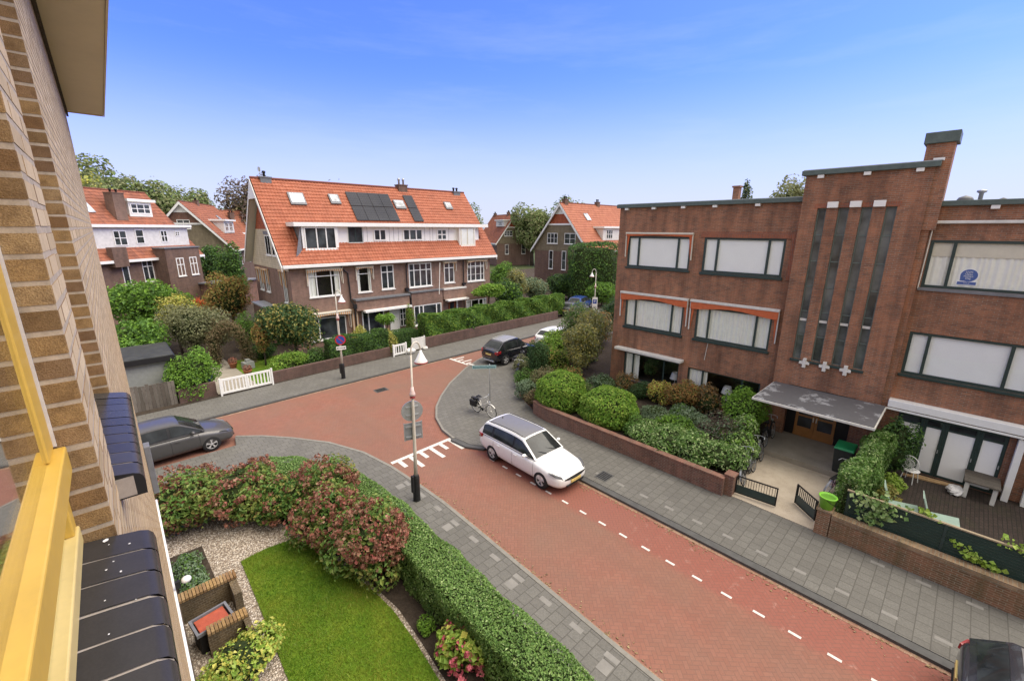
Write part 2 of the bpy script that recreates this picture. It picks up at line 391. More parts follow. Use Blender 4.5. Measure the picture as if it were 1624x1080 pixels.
def tag(o, label, cat, group=None, kind=None):
    if label: o['label'] = label
    if cat: o['category'] = cat
    if group: o['group'] = group
    if kind: o['kind'] = kind
    return o
def thing(name, label, cat, loc=(0, 0, 0), rotz=0, group=None):
    o = bpy.data.objects.new(name, None); COL.objects.link(o); o.location = loc; o.rotation_euler = (0, 0, rotz); o.empty_display_size = .2
    return tag(o, label, cat, group)
def structure(o): o['kind'] = 'structure'; return o
def copy_tree(o, parent=None, loc=None, rotz=None, label=None, group=None):
    c = o.copy(); COL.objects.link(c)
    if parent is not None: c.parent = parent
    if loc is not None: c.location = loc
    if rotz is not None: c.rotation_euler = (0, 0, rotz)
    if label: c['label'] = label
    if group: c['group'] = group
    for ch in list(o.children): copy_tree(ch, c)
    return c
def text_mesh(body, size, mat, parent, loc, rot, name='lettering', align='CENTER', extrude=.001):
    cu = bpy.data.curves.new(name, 'FONT'); cu.body = body; cu.size = size; cu.align_x = align; cu.align_y = 'CENTER'; cu.extrude = extrude; cu.space_line = .85
    tmp = bpy.data.objects.new('tmp_text', cu); COL.objects.link(tmp)
    dg = bpy.context.evaluated_depsgraph_get(); me = bpy.data.meshes.new_from_object(tmp.evaluated_get(dg))
    bpy.data.objects.remove(tmp); me.name = name
    me.materials.clear(); me.materials.append(mat)
    o = bpy.data.objects.new(name, me); COL.objects.link(o); o.parent = parent; o.location = loc; o.rotation_euler = rot
    return o
# ------------------------------------------------------------------ material set
M = {}
M['road'] = mat_herringbone('road_clinkers')
M['pave_grey'] = mat_paving('pavement_tiles', (.166, .161, .143), (.138, .133, .118), (.09, .086, .074), .3, .3, .35, .5)
M['pave_small'] = mat_paving('pavement_pavers', (.26, .255, .23), (.185, .18, .165), (.09, .085, .075), .21, .105, .35, .5, uvrot=R(30))
M['pave_dark'] = mat_paving('terrace_pavers', (.075, .055, .045), (.05, .038, .032), (.03, .026, .02), .2, .1, .5, .5, moss=(.06, .065, .025))
M['kerb'] = mat_plain('kerb_stone', (.075, .075, .072), .7, var=.25)
M['kerb_light'] = mat_plain('kerb_concrete', (.20, .19, .165), .8, var=.2)
M['litter'] = mat_ground('gutter_grit', [(.22, .11, .075), (.27, .16, .11), (.44, .34, .24)], 5, .95, .6, .02, 40)
M['white_mark'] = mat_plain('road_marking_white', (.60, .575, .53), .8, var=.25, sc=11)
M['pale_tile'] = mat_plain('pale_paving_tile', (.205, .198, .18), .8, var=.16, sc=4)
M['concrete'] = mat_ground('entrance_concrete', [(.26, .22, .17), (.42, .36, .28), (.52, .46, .37)], 1.6, .85, .2, .004, 50)
M['slab'] = mat_ground('step_concrete', [(.20, .18, .15), (.30, .27, .22), (.36, .33, .28)], 1.8, .85, .2, .004, 50)
M['soil'] = mat_ground('garden_soil', [(.025, .018, .013), (.055, .042, .031), (.10, .08, .06)], 7, .97, .9, .03, 60)
M['ground'] = mat_ground('far_ground', [(.035, .05, .015), (.06, .08, .025), (.10, .10, .045)], .6, .97, .5, .05, 12)
M['lawn'] = mat_ground('lawn_turf', [(.05, .12, .008), (.11, .20, .014), (.24, .26, .03)], 2.2, .95, .8, .03, 70)
def mat_gravel():
    t = NT('gravel_stones'); p = t.pos()
    vo = t.n('ShaderNodeTexVoronoi'); vo.inputs['Scale'].default_value = 24; t.link(p, vo.inputs['Vector'])
    sp = t.n('ShaderNodeSeparateColor'); t.link(vo.outputs['Color'], sp.inputs[0])
    c = t.ramp(sp.outputs[0], [(0, (.26, .20, .15)), (.45, (.46, .39, .31)), (.8, (.60, .53, .44)), (1, (.74, .68, .60))])
    edge = t.ramp(vo.outputs['Distance'], [(.30, 0.0), (.62, 1.0)])
    c = t.mix(t.math('MULTIPLY', edge, .75), c, (.10, .075, .055))
    c = t.mix(t.math('MULTIPLY', t.ramp(t.noise(p, 2.0, 4), [(.5, 0.0), (.75, 1.0)]), .35), c, (.14, .12, .08))
    t.bump(t.math('MULTIPLY', vo.outputs['Distance'], -1.0), .9, .03)
    return t.out(c, .9, spec=.25)
M['gravel'] = mat_gravel()
M['brick_opp'] = mat_brick('dark_red_brick', (.40, .17, .09), (.215, .10, .063), (.31, .25, .19), .22, .0625, .42, .5, stain_col=(.05, .026, .02))
M['brick_frame'] = mat_brick('orange_brick_trim', (.33, .12, .065), (.25, .085, .05), (.20, .15, .12), .065, .21, .2, .4)
M['brick_red_house'] = mat_brick('mauve_brick', (.29, .172, .128), (.20, .112, .085), (.25, .215, .18), .22, .065, .25, .4)
M['brick_brown'] = mat_brick('brown_brick', (.20, .12, .09), (.13, .075, .055), (.18, .15, .125), .22, .065, .3, .4)
M['brick_orange'] = mat_brick('hung_tile_orange', (.46, .13, .062), (.36, .095, .048), (.2, .07, .04), .2, .16, .2, .5, msize=.02)
M['brick_low'] = mat_brick('garden_wall_brick', (.25, .115, .078), (.13, .065, .048), (.26, .215, .17), .22, .0625, .35, .5)
M['brick_moss'] = mat_brick('mossy_wall_brick', (.31, .14, .08), (.16, .09, .055), (.36, .31, .22), .22, .0625, .45, .6, stain_col=(.085, .075, .03))
M['brick_yellow'] = mat_island('yellow_bricks', [(.22, .125, .056), (.42, .275, .115), (.28, .17, .085), (.46, .32, .15), (.185, .11, .062), (.36, .235, .105), (.24, .155, .07)], .95, .15, .6, 22.0, bumpn=.7)
M['brick_face_lit'] = mat_island('lit_brick_faces', [(.52, .405, .235), (.64, .50, .30), (.55, .42, .25), (.70, .56, .345), (.46, .35, .20), (.61, .47, .275)], .9, .15, .3, 10.0)  # paler copy of the yellow bricks: daylight on the outer side put into colour
M['mortar'] = mat_plain('pale_mortar', (.43, .36, .255), .95, var=.3, sc=24)
M['brick_pit'] = mat_brick('weathered_tan_brick', (.17, .12, .065), (.10, .07, .04), (.22, .18, .12), .105, .0625, .5, .6, stain_col=(.04, .035, .02))
M['render_beige'] = mat_brick('beige_boarding', (.60, .52, .38), (.55, .47, .34), (.38, .32, .24), 9.0, .19, .25, .3, msize=.012)
M['tile'] = mat_island('orange_pantiles', [(.345, .105, .052), (.375, .12, .060), (.335, .10, .050), (.41, .14, .075), (.355, .11, .055)], .65, .3, .42, .9)
M['tile_old'] = mat_island('weathered_pantiles', [(.26, .095, .055), (.34, .125, .07), (.21, .08, .052), (.31, .12, .068)], .75, .25, .4, .8)
M['tile_orange_far'] = mat_island('light_orange_pantiles', [(.35, .125, .072), (.40, .155, .09), (.31, .11, .062)], .75, .25, .25, .8)
M['tile_grey'] = mat_island('grey_slates', [(.13, .135, .15), (.19, .195, .21), (.16, .16, .17)], .6, .4, .3, 1)
M['ridge'] = mat_plain('dark_ridge_tile', (.16, .05, .03), .8, var=.3)
M['white'] = mat_plain('white_gloss_paint', (.78, .78, .75), .45, var=.06, sc=3)
M['white_old'] = mat_plain('weathered_white_paint', (.62, .61, .57), .6, var=.16, sc=5)
M['offwhite'] = mat_plain('cream_paint', (.62, .58, .48), .6, var=.08)
M['green_dark'] = mat_plain('dark_green_paint', (.028, .048, .044), .4, var=.2)
M['green_fascia'] = mat_plain('green_grey_zinc', (.085, .115, .105), .5, var=.25)
M['grey_lead'] = mat_plain('grey_lead', (.16, .165, .175), .55, var=.25)
M['grey_zinc'] = mat_plain('pale_zinc', (.36, .38, .39), .45, var=.15)
M['render_olive'] = mat_brick('olive_boarding', (.24, .20, .13), (.20, .165, .11), (.12, .10, .07), 9.0, .16, .25, .3, msize=.02); M['roof_dark'] = mat_ground('dark_felt_roof', [(.02, .021, .02), (.04, .042, .04), (.08, .085, .07)], 2.5, .7, .2, .005, 18)
M['bitumen'] = mat_ground('bitumen_roof', [(.055, .057, .065), (.10, .105, .115), (.24, .25, .27)], 1.1, .6, .2, .005, 18)
M['black'] = mat_plain('black_paint', (.012, .012, .013), .5, var=.3)
M['iron'] = mat_plain('black_iron', (.022, .023, .024), .5, .4, var=.3)
M['rubber'] = mat_plain('tyre_rubber', (.016, .016, .017), .85, var=.2, sc=20)
M['chrome'] = mat_plain('alloy_metal', (.55, .56, .58), .3, .9, var=.08)
M['steel'] = mat_plain('galvanised_steel', (.42, .44, .45), .45, .6, var=.15)
M['wood_door'] = mat_plain('varnished_oak', (.36, .17, .055), .5, var=.2, sc=4)
M['wood_grey'] = mat_island('weathered_planks', [(.10, .088, .07), (.17, .15, .125), (.13, .115, .095), (.22, .195, .165), (.085, .07, .055)], .9, .2, .45, 2.5)
M['wood_tan'] = mat_plain('fresh_timber', (.46, .30, .15), .7, var=.2)
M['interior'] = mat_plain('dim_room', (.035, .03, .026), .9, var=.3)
M['curtain'] = mat_plain('net_curtain', (.80, .80, .74), .9, var=.07)
M['blind'] = mat_plain('white_roller_blind', (.88, .88, .87), .75, var=.03, sc=2)
M['awn_orange'] = mat_plain('orange_canvas', (.52, .13, .05), .85, var=.2)
M['sill_tile'] = mat_island('black_glazed_sill_tiles', [(.044, .041, .036), (.058, .054, .048), (.034, .031, .028)], .25, .12, .25, 14.0)
M['yellow'] = mat_plain('yellow_window_paint', (.60, .385, .065), .42, var=.09, sc=7)
M['yellow_pale'] = mat_plain('pale_yellow_window_paint', (.64, .50, .19), .45, var=.08, sc=7)
M['putty'] = mat_plain('white_sealant', (.62, .60, .55), .8, var=.12, sc=25)
M['soffit'] = mat_plain('cream_soffit_board', (.66, .57, .42), .8, var=.06, sc=1.2)
M['pane'] = mat_glass_pane('window_glass')
M['pane_dark'] = mat_dark_glass('dark_window_glass', (.03, .035, .038))
M['car_glass'] = mat_dark_glass('car_glass', (.022, .026, .027), .05, .32)
M['skyl'] = mat_dark_glass('skylight_glass', (.30, .33, .36), .12)
M['solar'] = mat_paving('solar_cells', (.03, .032, .04), (.024, .026, .033), (.06, .063, .07), .16, .16, .1, 0)
M['bark'] = mat_ground('tree_bark', [(.03, .024, .018), (.07, .057, .043), (.12, .10, .08)], 9, .95, .8, .02, 50)
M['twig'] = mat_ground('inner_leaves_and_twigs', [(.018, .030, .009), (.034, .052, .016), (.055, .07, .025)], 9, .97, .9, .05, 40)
M['stripe'] = None
def mat_stripe(name, c1, c2, w):
    t = NT(name); uv = t.uv(); sp = t.n('ShaderNodeSeparateXYZ'); t.link(uv, sp.inputs[0])
    k = t.math('GREATER_THAN', t.math('FRACT', t.math('MULTIPLY', sp.outputs[0], 1 / w)), .5)
    c = t.mix(k, c1, c2); g = t.noise(t.obj(), 8, 3); c = t.mix(t.math('MULTIPLY', g, .25), c, tuple(x * .6 for x in c1))
    return t.out(c, .9, spec=.1)
M['stripe'] = mat_stripe('striped_canvas', (.66, .60, .48), (.62, .28, .08), .16)

# leaves: several tones per plant kind
LEAF = dict(
    mid=[(.03, .07, .014), (.055, .115, .02), (.085, .155, .03), (.05, .10, .018)],
    bright=[(.07, .15, .016), (.11, .215, .024), (.17, .29, .04), (.09, .18, .02)],
    lime=[(.12, .21, .03), (.20, .30, .045), (.30, .38, .08), (.15, .24, .03)],
    dark=[(.014, .036, .012), (.026, .058, .017), (.045, .085, .028), (.02, .045, .014)],
    olive=[(.075, .085, .038), (.11, .12, .058), (.165, .165, .09), (.09, .095, .042)],
    rust=[(.13, .06, .02), (.19, .095, .03), (.10, .095, .03), (.24, .13, .045)],
    bronze=[(.06, .045, .022), (.10, .068, .035), (.075, .075, .03), (.13, .10, .055)],
    yellow=[(.19, .19, .03), (.30, .28, .05), (.12, .16, .03), (.38, .36, .10)],
    variegated=[(.055, .11, .03), (.11, .18, .055), (.30, .36, .17), (.08, .14, .04)],
    hedge=[(.035, .078, .018), (.085, .155, .035), (.17, .25, .08), (.06, .11, .025)],
    grey=[(.06, .095, .05), (.09, .135, .075), (.14, .18, .12), (.075, .11, .06)],
    autumn=[(.10, .12, .03), (.17, .16, .04), (.075, .11, .025), (.24, .19, .06)],
    purple=[(.035, .026, .022), (.06, .04, .032), (.045, .045, .028), (.08, .055, .045)],
    farolive=[(.10, .115, .05), (.14, .155, .075), (.18, .18, .10), (.12, .14, .055)],
    fargreen=[(.07, .105, .035), (.11, .15, .05), (.15, .18, .075), (.085, .125, .04)],
    farpurple=[(.065, .05, .045), (.095, .072, .062), (.075, .07, .05), (.12, .09, .078)],
    red=[(.30, .05, .015), (.40, .09, .02), (.22, .05, .02)],
    hydra=[(.04, .09, .020), (.07, .14, .026), (.12, .18, .04), (.13, .10, .03)])
LM = {k: mat_leaf('leaf_' + k, [tuple(min(.9, c * (1.35 if k in ('bright', 'lime') else 1.8)) for c in q) for q in v]) for k, v in LEAF.items()}
LM['head'] = mat_leaf('faded_flower_heads', [(.19, .075, .05), (.29, .12, .08), (.25, .07, .055), (.40, .25, .16), (.15, .085, .045), (.34, .09, .075)], .2, mixn=.35, alt=(.33, .20, .12))
LM['pink'] = mat_leaf('pink_flower_heads', [(.42, .06, .10), (.52, .13, .17), (.34, .045, .08), (.55, .22, .22)], .2, mixn=.2)
def mat_canopy():
    t = NT('patched_roofing_felt'); p = t.pos(); a = t.noise(p, 1.3, 6, .7); b = t.noise(p, 9, 4)
    c = t.mix(t.math('MULTIPLY', b, .5), (.085, .086, .092), (.16, .162, .17)); c = t.mix(t.ramp(a, [(.56, 0.0), (.60, .85)]), c, (.33, .34, .355))
    return t.out(c, t.math('MULTIPLY_ADD', a, -.4, .75), spec=.4)
M['canopy_felt'] = mat_canopy()
LM['grass'] = mat_leaf('grass_blades', [(.065, .165, .012), (.115, .25, .018), (.21, .30, .03), (.09, .205, .014)], .3, nsc=.6, mixn=.62, alt=(.36, .34, .05))

# ------------------------------------------------------------------ vegetation
def unit(rng, n):
    v = rng.normal(size=(n, 3)); return v / np.linalg.norm(v, axis=1, keepdims=True)
def leaf_faces(rng, P, Nn, size, aspect=.55, fold=.18, jitter=.55):
    """a folded rhombus per leaf"""
    n = len(P); Nn = Nn + rng.normal(size=(n, 3)) * jitter; Nn /= np.linalg.norm(Nn, axis=1, keepdims=True) + 1e-9
    t = np.cross(Nn, unit(rng, n)); t /= np.linalg.norm(t, axis=1, keepdims=True) + 1e-9
    b = np.cross(Nn, t); L = size * rng.uniform(.5, 1.5, (n, 1)); W = L * aspect * rng.uniform(.8, 1.2, (n, 1))
    V = np.stack([P - t * L / 2, P + b * W / 2 + Nn * L * fold, P + t * L / 2 - Nn * L * fold * .4, P - b * W / 2 + Nn * L * fold], 1).reshape(-1, 3)
    return V, np.arange(4 * n).reshape(-1, 4)
def lumpy(rng, n, rad, lumps=9, lump=.5, shell=.45, squash_low=True):
    """points and outward directions on a lumpy crown (about the origin)"""
    rad = np.array(rad, float); cs = []
    d = unit(rng, lumps * 3)
    if squash_low: d = d[d[:, 2] > -.55]
    d = d[:lumps]; cs = d * rng.uniform(.42, .72, (len(d), 1)); cs = np.vstack([cs, [[0, 0, 0]]])
    lr = np.append(rng.uniform(lump * .7, lump * 1.2, len(d)), .72)
    w = lr ** 2; w /= w.sum(); k = rng.choice(len(cs), n, p=w)
    u = unit(rng, n); r = (1 - shell * rng.random((n, 1)) ** 1.6) * (1 + (rng.random((n, 1)) < .07) * rng.uniform(.04, .30, (n, 1)))
    P = cs[k] + u * lr[k][:, None] * r
    keep = np.ones(n, bool)
    for c, q in zip(cs, lr): keep &= np.linalg.norm(P - c, axis=1) > q * (1 - shell) * .8
    return P[keep] * rad, u[keep]
def core_faces(rng, rad, s=.6, n=14, m=9, up=0.0):
    rad = np.array(rad) * s; th = np.linspace(0, 2 * np.pi, n, endpoint=False); ph = np.linspace(0, np.pi, m)
    k = rng.uniform(.82, 1.12, (m, n)); V = np.stack([np.sin(ph)[:, None] * np.cos(th) * k * rad[0], np.sin(ph)[:, None] * np.sin(th) * k * rad[1], -np.cos(ph)[:, None] * np.ones(n) * k * rad[2] + up], 2).reshape(-1, 3)
    Q = [(i * n + j, i * n + (j + 1) % n, (i + 1) * n + (j + 1) % n, (i + 1) * n + j) for i in range(m - 1) for j in range(n)]
    return V, np.array(Q)
def join_faces(parts):
    """[(V, Q, slot)] -> V, Q, slots"""
    vs, qs, sl, o = [], [], [], 0
    for V, Q, s in parts: vs.append(V); qs.append(Q + o); sl.append(np.full(len(Q), s, np.int32)); o += len(V)
    return np.vstack(vs), np.vstack(qs), np.concatenate(sl)
def leafy_object(name, parts, mats, parent=None, loc=(0, 0, 0), rotz=0):
    V, Q, S = join_faces(parts); me = fast_mesh(name, V, Q)
    for m in mats: me.materials.append(m)
    me.polygons.foreach_set('material_index', S)
    return link(name, me, None, parent, loc, rotz)
SEED = [11]
def new_rng(): SEED[0] += 1; return np.random.default_rng(SEED[0])

def shrub(name, label, cat, x, y, rx, ry, h, leaf, n=2500, size=.09, z0=0.1, lumps=9, lump=.5, shell=.45, heads=None, nheads=0, headr=.09, group=None, aspect=.55, core=.62, rotz=0, leaf2=None, frac2=0.0):
    """a bush standing on the ground: one mesh of leaf faces round a dark twiggy middle, flower heads on top where it has them"""
    rng = new_rng(); rz = h * .56; cz = h * .46; rad = (rx, ry, rz); n = int(n * 1.5)
    P, U = lumpy(rng, n, rad, lumps, lump, shell); P[:, 2] += cz
    ok = P[:, 2] > .02; P, U = P[ok], U[ok]; U = U + np.array([0, 0, .6])
    mats = [LM[leaf], M['twig']]; parts = []
    if leaf2:
        k = rng.random(len(P)) < frac2; mats.append(LM[leaf2])
        parts.append((*leaf_faces(rng, P[k], U[k], size, aspect), 2)); P, U = P[~k], U[~k]
    parts.append((*leaf_faces(rng, P, U, size, aspect), 0))
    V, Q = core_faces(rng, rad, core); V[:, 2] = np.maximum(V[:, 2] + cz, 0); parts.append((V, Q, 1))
    if heads:
        mats.append(LM[heads]); sl = len(mats) - 1
        C, D = lumpy(rng, nheads * 4, rad, lumps, lump, .12); C[:, 2] += cz; ok = (C[:, 2] > h * .15); C, D = C[ok][:nheads], D[ok][:nheads]
        rr = headr * rng.uniform(.7, 1.25, (len(C), 1, 1)); k = 15
        off = unit(rng, len(C) * k).reshape(len(C), k, 3); off[:, :, 2] *= .75
        HP = (C[:, None, :] + D[:, None, :] * headr * .4 + off * rr).reshape(-1, 3); HN = off.reshape(-1, 3)
        parts.append((*leaf_faces(rng, HP, HN, headr * .85, .85, .1, .35), sl))
    o = leafy_object(name, parts, mats, None, (x, y, z0), rotz)
    return tag(o, label, cat, group)

def clipped_shape(name, label, cat, x, y, rx, ry, h, leaf, n, size, z0=.3, power=2.3, wob=.06, leaf2=None, frac2=0.0, rotz=0, aspect=.55, group=None, low=-.75):
    """a clipped ball or column: leaf faces close to one smooth, slightly uneven surface"""
    rng = new_rng(); u = unit(rng, n * 2); u = u[u[:, 2] > low][:n]; n = len(u)
    r = 1 / (np.abs(u) ** power).sum(1) ** (1 / power)
    r = r * (1 + wob * (np.sin(u[:, 0] * 7 + 1) * np.sin(u[:, 1] * 6.3 + 2) + np.sin(u[:, 2] * 8 + u[:, 0] * 4)) - np.abs(rng.normal(0, .05, n)) + (rng.random(n) < .04) * rng.uniform(.02, .09, n))
    P = u * r[:, None] * np.array((rx, ry, h * .55)); P[:, 2] += h * .45; k = P[:, 2] > .02; P, U = P[k], u[k]
    mats = [LM[leaf], M['twig']]; parts = []
    if leaf2:
        k = rng.random(len(P)) < frac2 * (.6 + .8 * np.sin(P[:, 0] * 2.1 + P[:, 2] * 2.7) ** 2); mats.append(LM[leaf2]); parts.append((*leaf_faces(rng, P[k], U[k], size, aspect), 2)); P, U = P[~k], U[~k]
    parts.append((*leaf_faces(rng, P, U + np.array([0, 0, .25]), size, aspect), 0))
    m = 14; th = np.linspace(0, 2 * np.pi, m, endpoint=False); ph = np.linspace(0, np.pi, 9); D = np.stack([np.sin(ph)[:, None] * np.cos(th), np.sin(ph)[:, None] * np.sin(th), -np.cos(ph)[:, None] * np.ones(m)], 2).reshape(-1, 3)
    V = D * (.86 / (np.abs(D) ** power).sum(1) ** (1 / power))[:, None] * np.array((rx, ry, h * .55)); V[:, 2] = np.maximum(V[:, 2] + h * .45, 0)
    parts.append((V, np.array([(i * m + j, i * m + (j + 1) % m, (i + 1) * m + (j + 1) % m, (i + 1) * m + j) for i in range(8) for j in range(m)]), 1))
    return tag(leafy_object(name, parts, mats, None, (x, y, z0), rotz), label, cat, group)

def limb_mesh(rng, h, r, spread, crown_base, nl=6, lean=(0, 0)):
    b = MB(); top = (lean[0], lean[1], h)
    pts = [(0, 0, -.1)] + [(lean[0] * t + rng.normal() * r * .5, lean[1] * t + rng.normal() * r * .5, h * t) for t in (.25, .5, .75)] + [top]
    b.tube(pts, [r * 1.25, r, r * .85, r * .6, r * .3], 8)
    for i in range(nl):
        a = 2 * math.pi * (i + rng.random() * .6) / nl; t = rng.uniform(.35, .8); z = crown_base + (h - crown_base) * t * .7
        s = Vector((lean[0] * z / h, lean[1] * z / h, z)); e = s + Vector((math.cos(a) * spread * rng.uniform(.5, .8), math.sin(a) * spread * rng.uniform(.5, .8), (h - z) * rng.uniform(.4, .9) + .2))
        m = s.lerp(e, .5) + Vector((0, 0, -.12 * spread * rng.random()))
        b.tube([s, m, e], [r * .5, r * .33, r * .12], 6)
    return b
def tree(name, label, cat, x, y, rx, ry, base, top, leaf, n=5000, size=.14, z0=0.1, trunk_r=.12, lumps=12, lump=.42, shell=.5, group=None, core=.5, leaf2=None, frac2=0.0, aspect=.6):
    """a tree: trunk with limbs, and a crown of leaf faces with lumps and gaps"""
    rng = new_rng(); t = thing(name, label, cat, (x, y, z0), 0, group)
    limb_mesh(rng, base + (top - base) * .75, trunk_r, min(rx, ry), base).build('trunk', M['bark'], t, smooth=True)
    rz = (top - base) / 2; rad = (rx, ry, rz); n = int(n * 1.35)
    P, U = lumpy(rng, n, rad, lumps, lump, shell, False); U = U + np.array([0, 0, .4]); P[:, 2] += base + rz
    mats = [LM[leaf], M['twig']]; parts = []
    if leaf2:
        k = rng.random(len(P)) < frac2; mats.append(LM[leaf2])
        parts.append((*leaf_faces(rng, P[k], U[k], size, aspect), 2)); P, U = P[~k], U[~k]
    parts.append((*leaf_faces(rng, P, U, size, aspect), 0))
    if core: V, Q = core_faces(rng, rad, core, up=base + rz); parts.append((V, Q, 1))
    leafy_object('crown', parts, mats, t)
    return t
def hedge(name, label, path, width, z0, h, leaf, size=.055, dens=900, cat='hedge', rough=.05, round_=.12, group=None, leaf2=None, frac2=0.0, slope=0.0):
    """a clipped hedge along a path: leaf faces over a box with soft shoulders, dark twigs inside"""
    rng = new_rng(); pts = np.array(path, float); ox, oy = pts.mean(0)
    pts = pts - (ox, oy); seg = np.diff(pts, axis=0); ln = np.linalg.norm(seg, axis=1); tot = ln.sum()
    per = 2 * h + width; n = int(tot * per * dens)
    s = rng.random(n) * tot; cum = np.concatenate([[0], np.cumsum(ln)]); k = np.clip(np.searchsorted(cum, s) - 1, 0, len(ln) - 1)
    # mitred offset: interpolate vertex normals
    vn = np.zeros_like(pts); d = seg / ln[:, None]; nn = np.stack([-d[:, 1], d[:, 0]], 1)
    vn[0], vn[-1] = nn[0], nn[-1]
    for i in range(1, len(pts) - 1): q = nn[i - 1] + nn[i]; vn[i] = q / (q @ q) * 2
    f = ((s - cum[k]) / ln[k])[:, None]; C = pts[k] * (1 - f) + pts[k + 1] * f; Nv = vn[k] * (1 - f) + vn[k + 1] * f
    u = rng.random(n) * per; side = np.where(u < h, -1, np.where(u > h + width, 1, 0))
    a = np.where(side == 0, (u - h) - width / 2, side * width / 2); z = np.where(side == -1, u, np.where(side == 1, per - u, h))
    # shoulders
    e = np.clip((np.abs(a) - (width / 2 - round_)) / round_, 0, 1) * np.clip((z - (h - round_)) / round_, 0, 1)
    a = a * (1 - .22 * e * round_ / (width / 2)); z = z - e * round_ * .3
    wob = rough * (np.sin(s * 2.3 + z * 3.1 + a * 2) + .7 * np.sin(s * 5.1 - z * 4 + 1.3 + a * 5)) ; dep = -np.abs(rng.normal(0, .045, n))
    out2 = Nv * side[:, None]; up = (side == 0).astype(float)
    z = z - slope * (s / tot)
    P = np.concatenate([C + Nv * a[:, None] + out2 * (wob + dep)[:, None], (z + up * (wob + dep))[:, None]], 1)
    U = np.concatenate([out2, (up + .25)[:, None]], 1)
    # ends
    for end, sg in ((0, -1), (len(pts) - 1, 1)):
        m = int(width * h * dens); dd = d[0] if end == 0 else d[-1]; nv = vn[end]
        aa = rng.uniform(-.5, .5, m) * width; zz = rng.random(m) * (h - (slope if sg > 0 else 0)); off = sg * (-np.abs(rng.normal(0, .05, m)))
        Pe = np.concatenate([pts[end] + nv * aa[:, None] + dd * off[:, None], zz[:, None]], 1)
        P = np.vstack([P, Pe]); U = np.vstack([U, np.tile([dd[0] * sg, dd[1] * sg, .2], (m, 1))])
    mats = [LM[leaf], M['twig']]; parts = []
    if leaf2:
        kk = rng.random(len(P)) < frac2; mats.append(LM[leaf2])
        parts.append((*leaf_faces(rng, P[kk], U[kk], size), 2)); P, U = P[~kk], U[~kk]
    parts.append((*leaf_faces(rng, P, U, size), 0))
    w2 = width / 2 - .09 - rough * 1.5; h2 = h - .09 - rough * 1.5 - round_ * .3; V = []; Q = []
    for i in range(len(pts)):
        hh = h2 - slope * cum[i] / tot
        for aa, zz in ((-w2, 0), (-w2, hh), (w2, hh), (w2, 0)): V.append((*(pts[i] + vn[i] * aa), zz))
    for i in range(len(pts) - 1):
        for j in range(3): Q.append((i * 4 + j, i * 4 + j + 1, i * 4 + 5 + j, i * 4 + 4 + j))
    Q += [(0, 1, 2, 3), tuple(len(V) - 4 + j for j in range(4))]
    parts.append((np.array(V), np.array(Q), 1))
    o = leafy_object(name, parts, mats, None, (ox, oy, z0)); return tag(o, label, cat, group)

# ------------------------------------------------------------------ ground, roads, pavements
def sheet(name, poly, z, mat, zb=None):
    """a level area; with zb it is a slab with real edges"""
    b = MB()
    if zb is None:
        a = sum(poly[i][0] * poly[(i + 1) % len(poly)][1] - poly[(i + 1) % len(poly)][0] * poly[i][1] for i in range(len(poly)))
        if a < 0: poly = poly[::-1]
        b.quad(*[(x, y, z) for x, y in poly])
    else: b.prism(poly, zb, z)
    return structure(b.build(name, M[mat] if isinstance(mat, str) else mat))
def offset_line(pts, d):
    """shift a polyline sideways (to its left)"""
    P = [Vector(p) for p in pts]; out = []
    for i, p in enumerate(P):
        t = (P[min(i + 1, len(P) - 1)] - P[max(i - 1, 0)]).normalized(); out.append((p.x - t.y * d, p.y + t.x * d))
    return out
def strip(name, pts, d0, d1, z, mat, zb=None):
    return sheet(name, offset_line(pts, d0) + offset_line(pts, d1)[::-1], z, mat, zb)

sheet('ground', [(-900, -300), (1200, -300), (1200, 1500), (-900, 1500)], -.06, 'ground')
sheet('road', [(-70, -60), (95, -60), (95, 30), (-70, 30)], 0.0, 'road')
# left pavement (under the camera), round the corner into the side street
LK = [(6.72, -40), (6.76, 0), (6.80, 3.4), (6.88, 5.9), (6.97, 8.8), (7.02, 10.8), (6.97, 12.1), (6.85, 14.0), (6.55, 15.8), (5.85, 17.6), (4.85, 19.1), (3.95, 20.2), (3.1, 20.95)]
sheet('left_pavement', LK + [(2.95, 20.05), (-70, 20.0), (-70, 10), (-.2, 10), (-.2, -40)], .10, 'pave_grey', -.02)
strip('left_kerb', LK, 0.0, -.11, .112, 'kerb_light', -.02)
strip('left_gutter', LK[:-3], -.11, -.22, .006, 'litter')
# right pavement and the wide paved corner
RK = [(11.80, -40), (11.80, 12.1), (11.55, 12.55), (11.0, 12.75)]
CORNER = [(10.55, 12.85), (10.22, 13.4), (10.12, 14.3), (10.25, 15.3), (10.76, 16.6), (11.5, 17.7), (12.5, 18.75), (14.06, 20.1), (16.58, 21.8), (18.2, 22.6), (19.6, 23.1), (22, 23.2), (24.5, 22.6), (26, 22.0), (34, 22.4), (95, 25.5)]
sheet('right_pavement', RK + CORNER + [(95, 20), (20.5, 20.0), (17.6, 18.2), (15.6, 15.8), (14.7, 13.8), (14.5, 12.8), (14.5, -40)], .10, 'pave_grey', -.02)
strip('right_kerb', RK + CORNER[:3], .0, .24, .085, 'kerb', -.02)
strip('right_gutter', RK[:2], .24, .36, .006, 'litter')
strip('corner_edge', CORNER[2:11], .0, .10, .106, 'kerb_light', -.02)
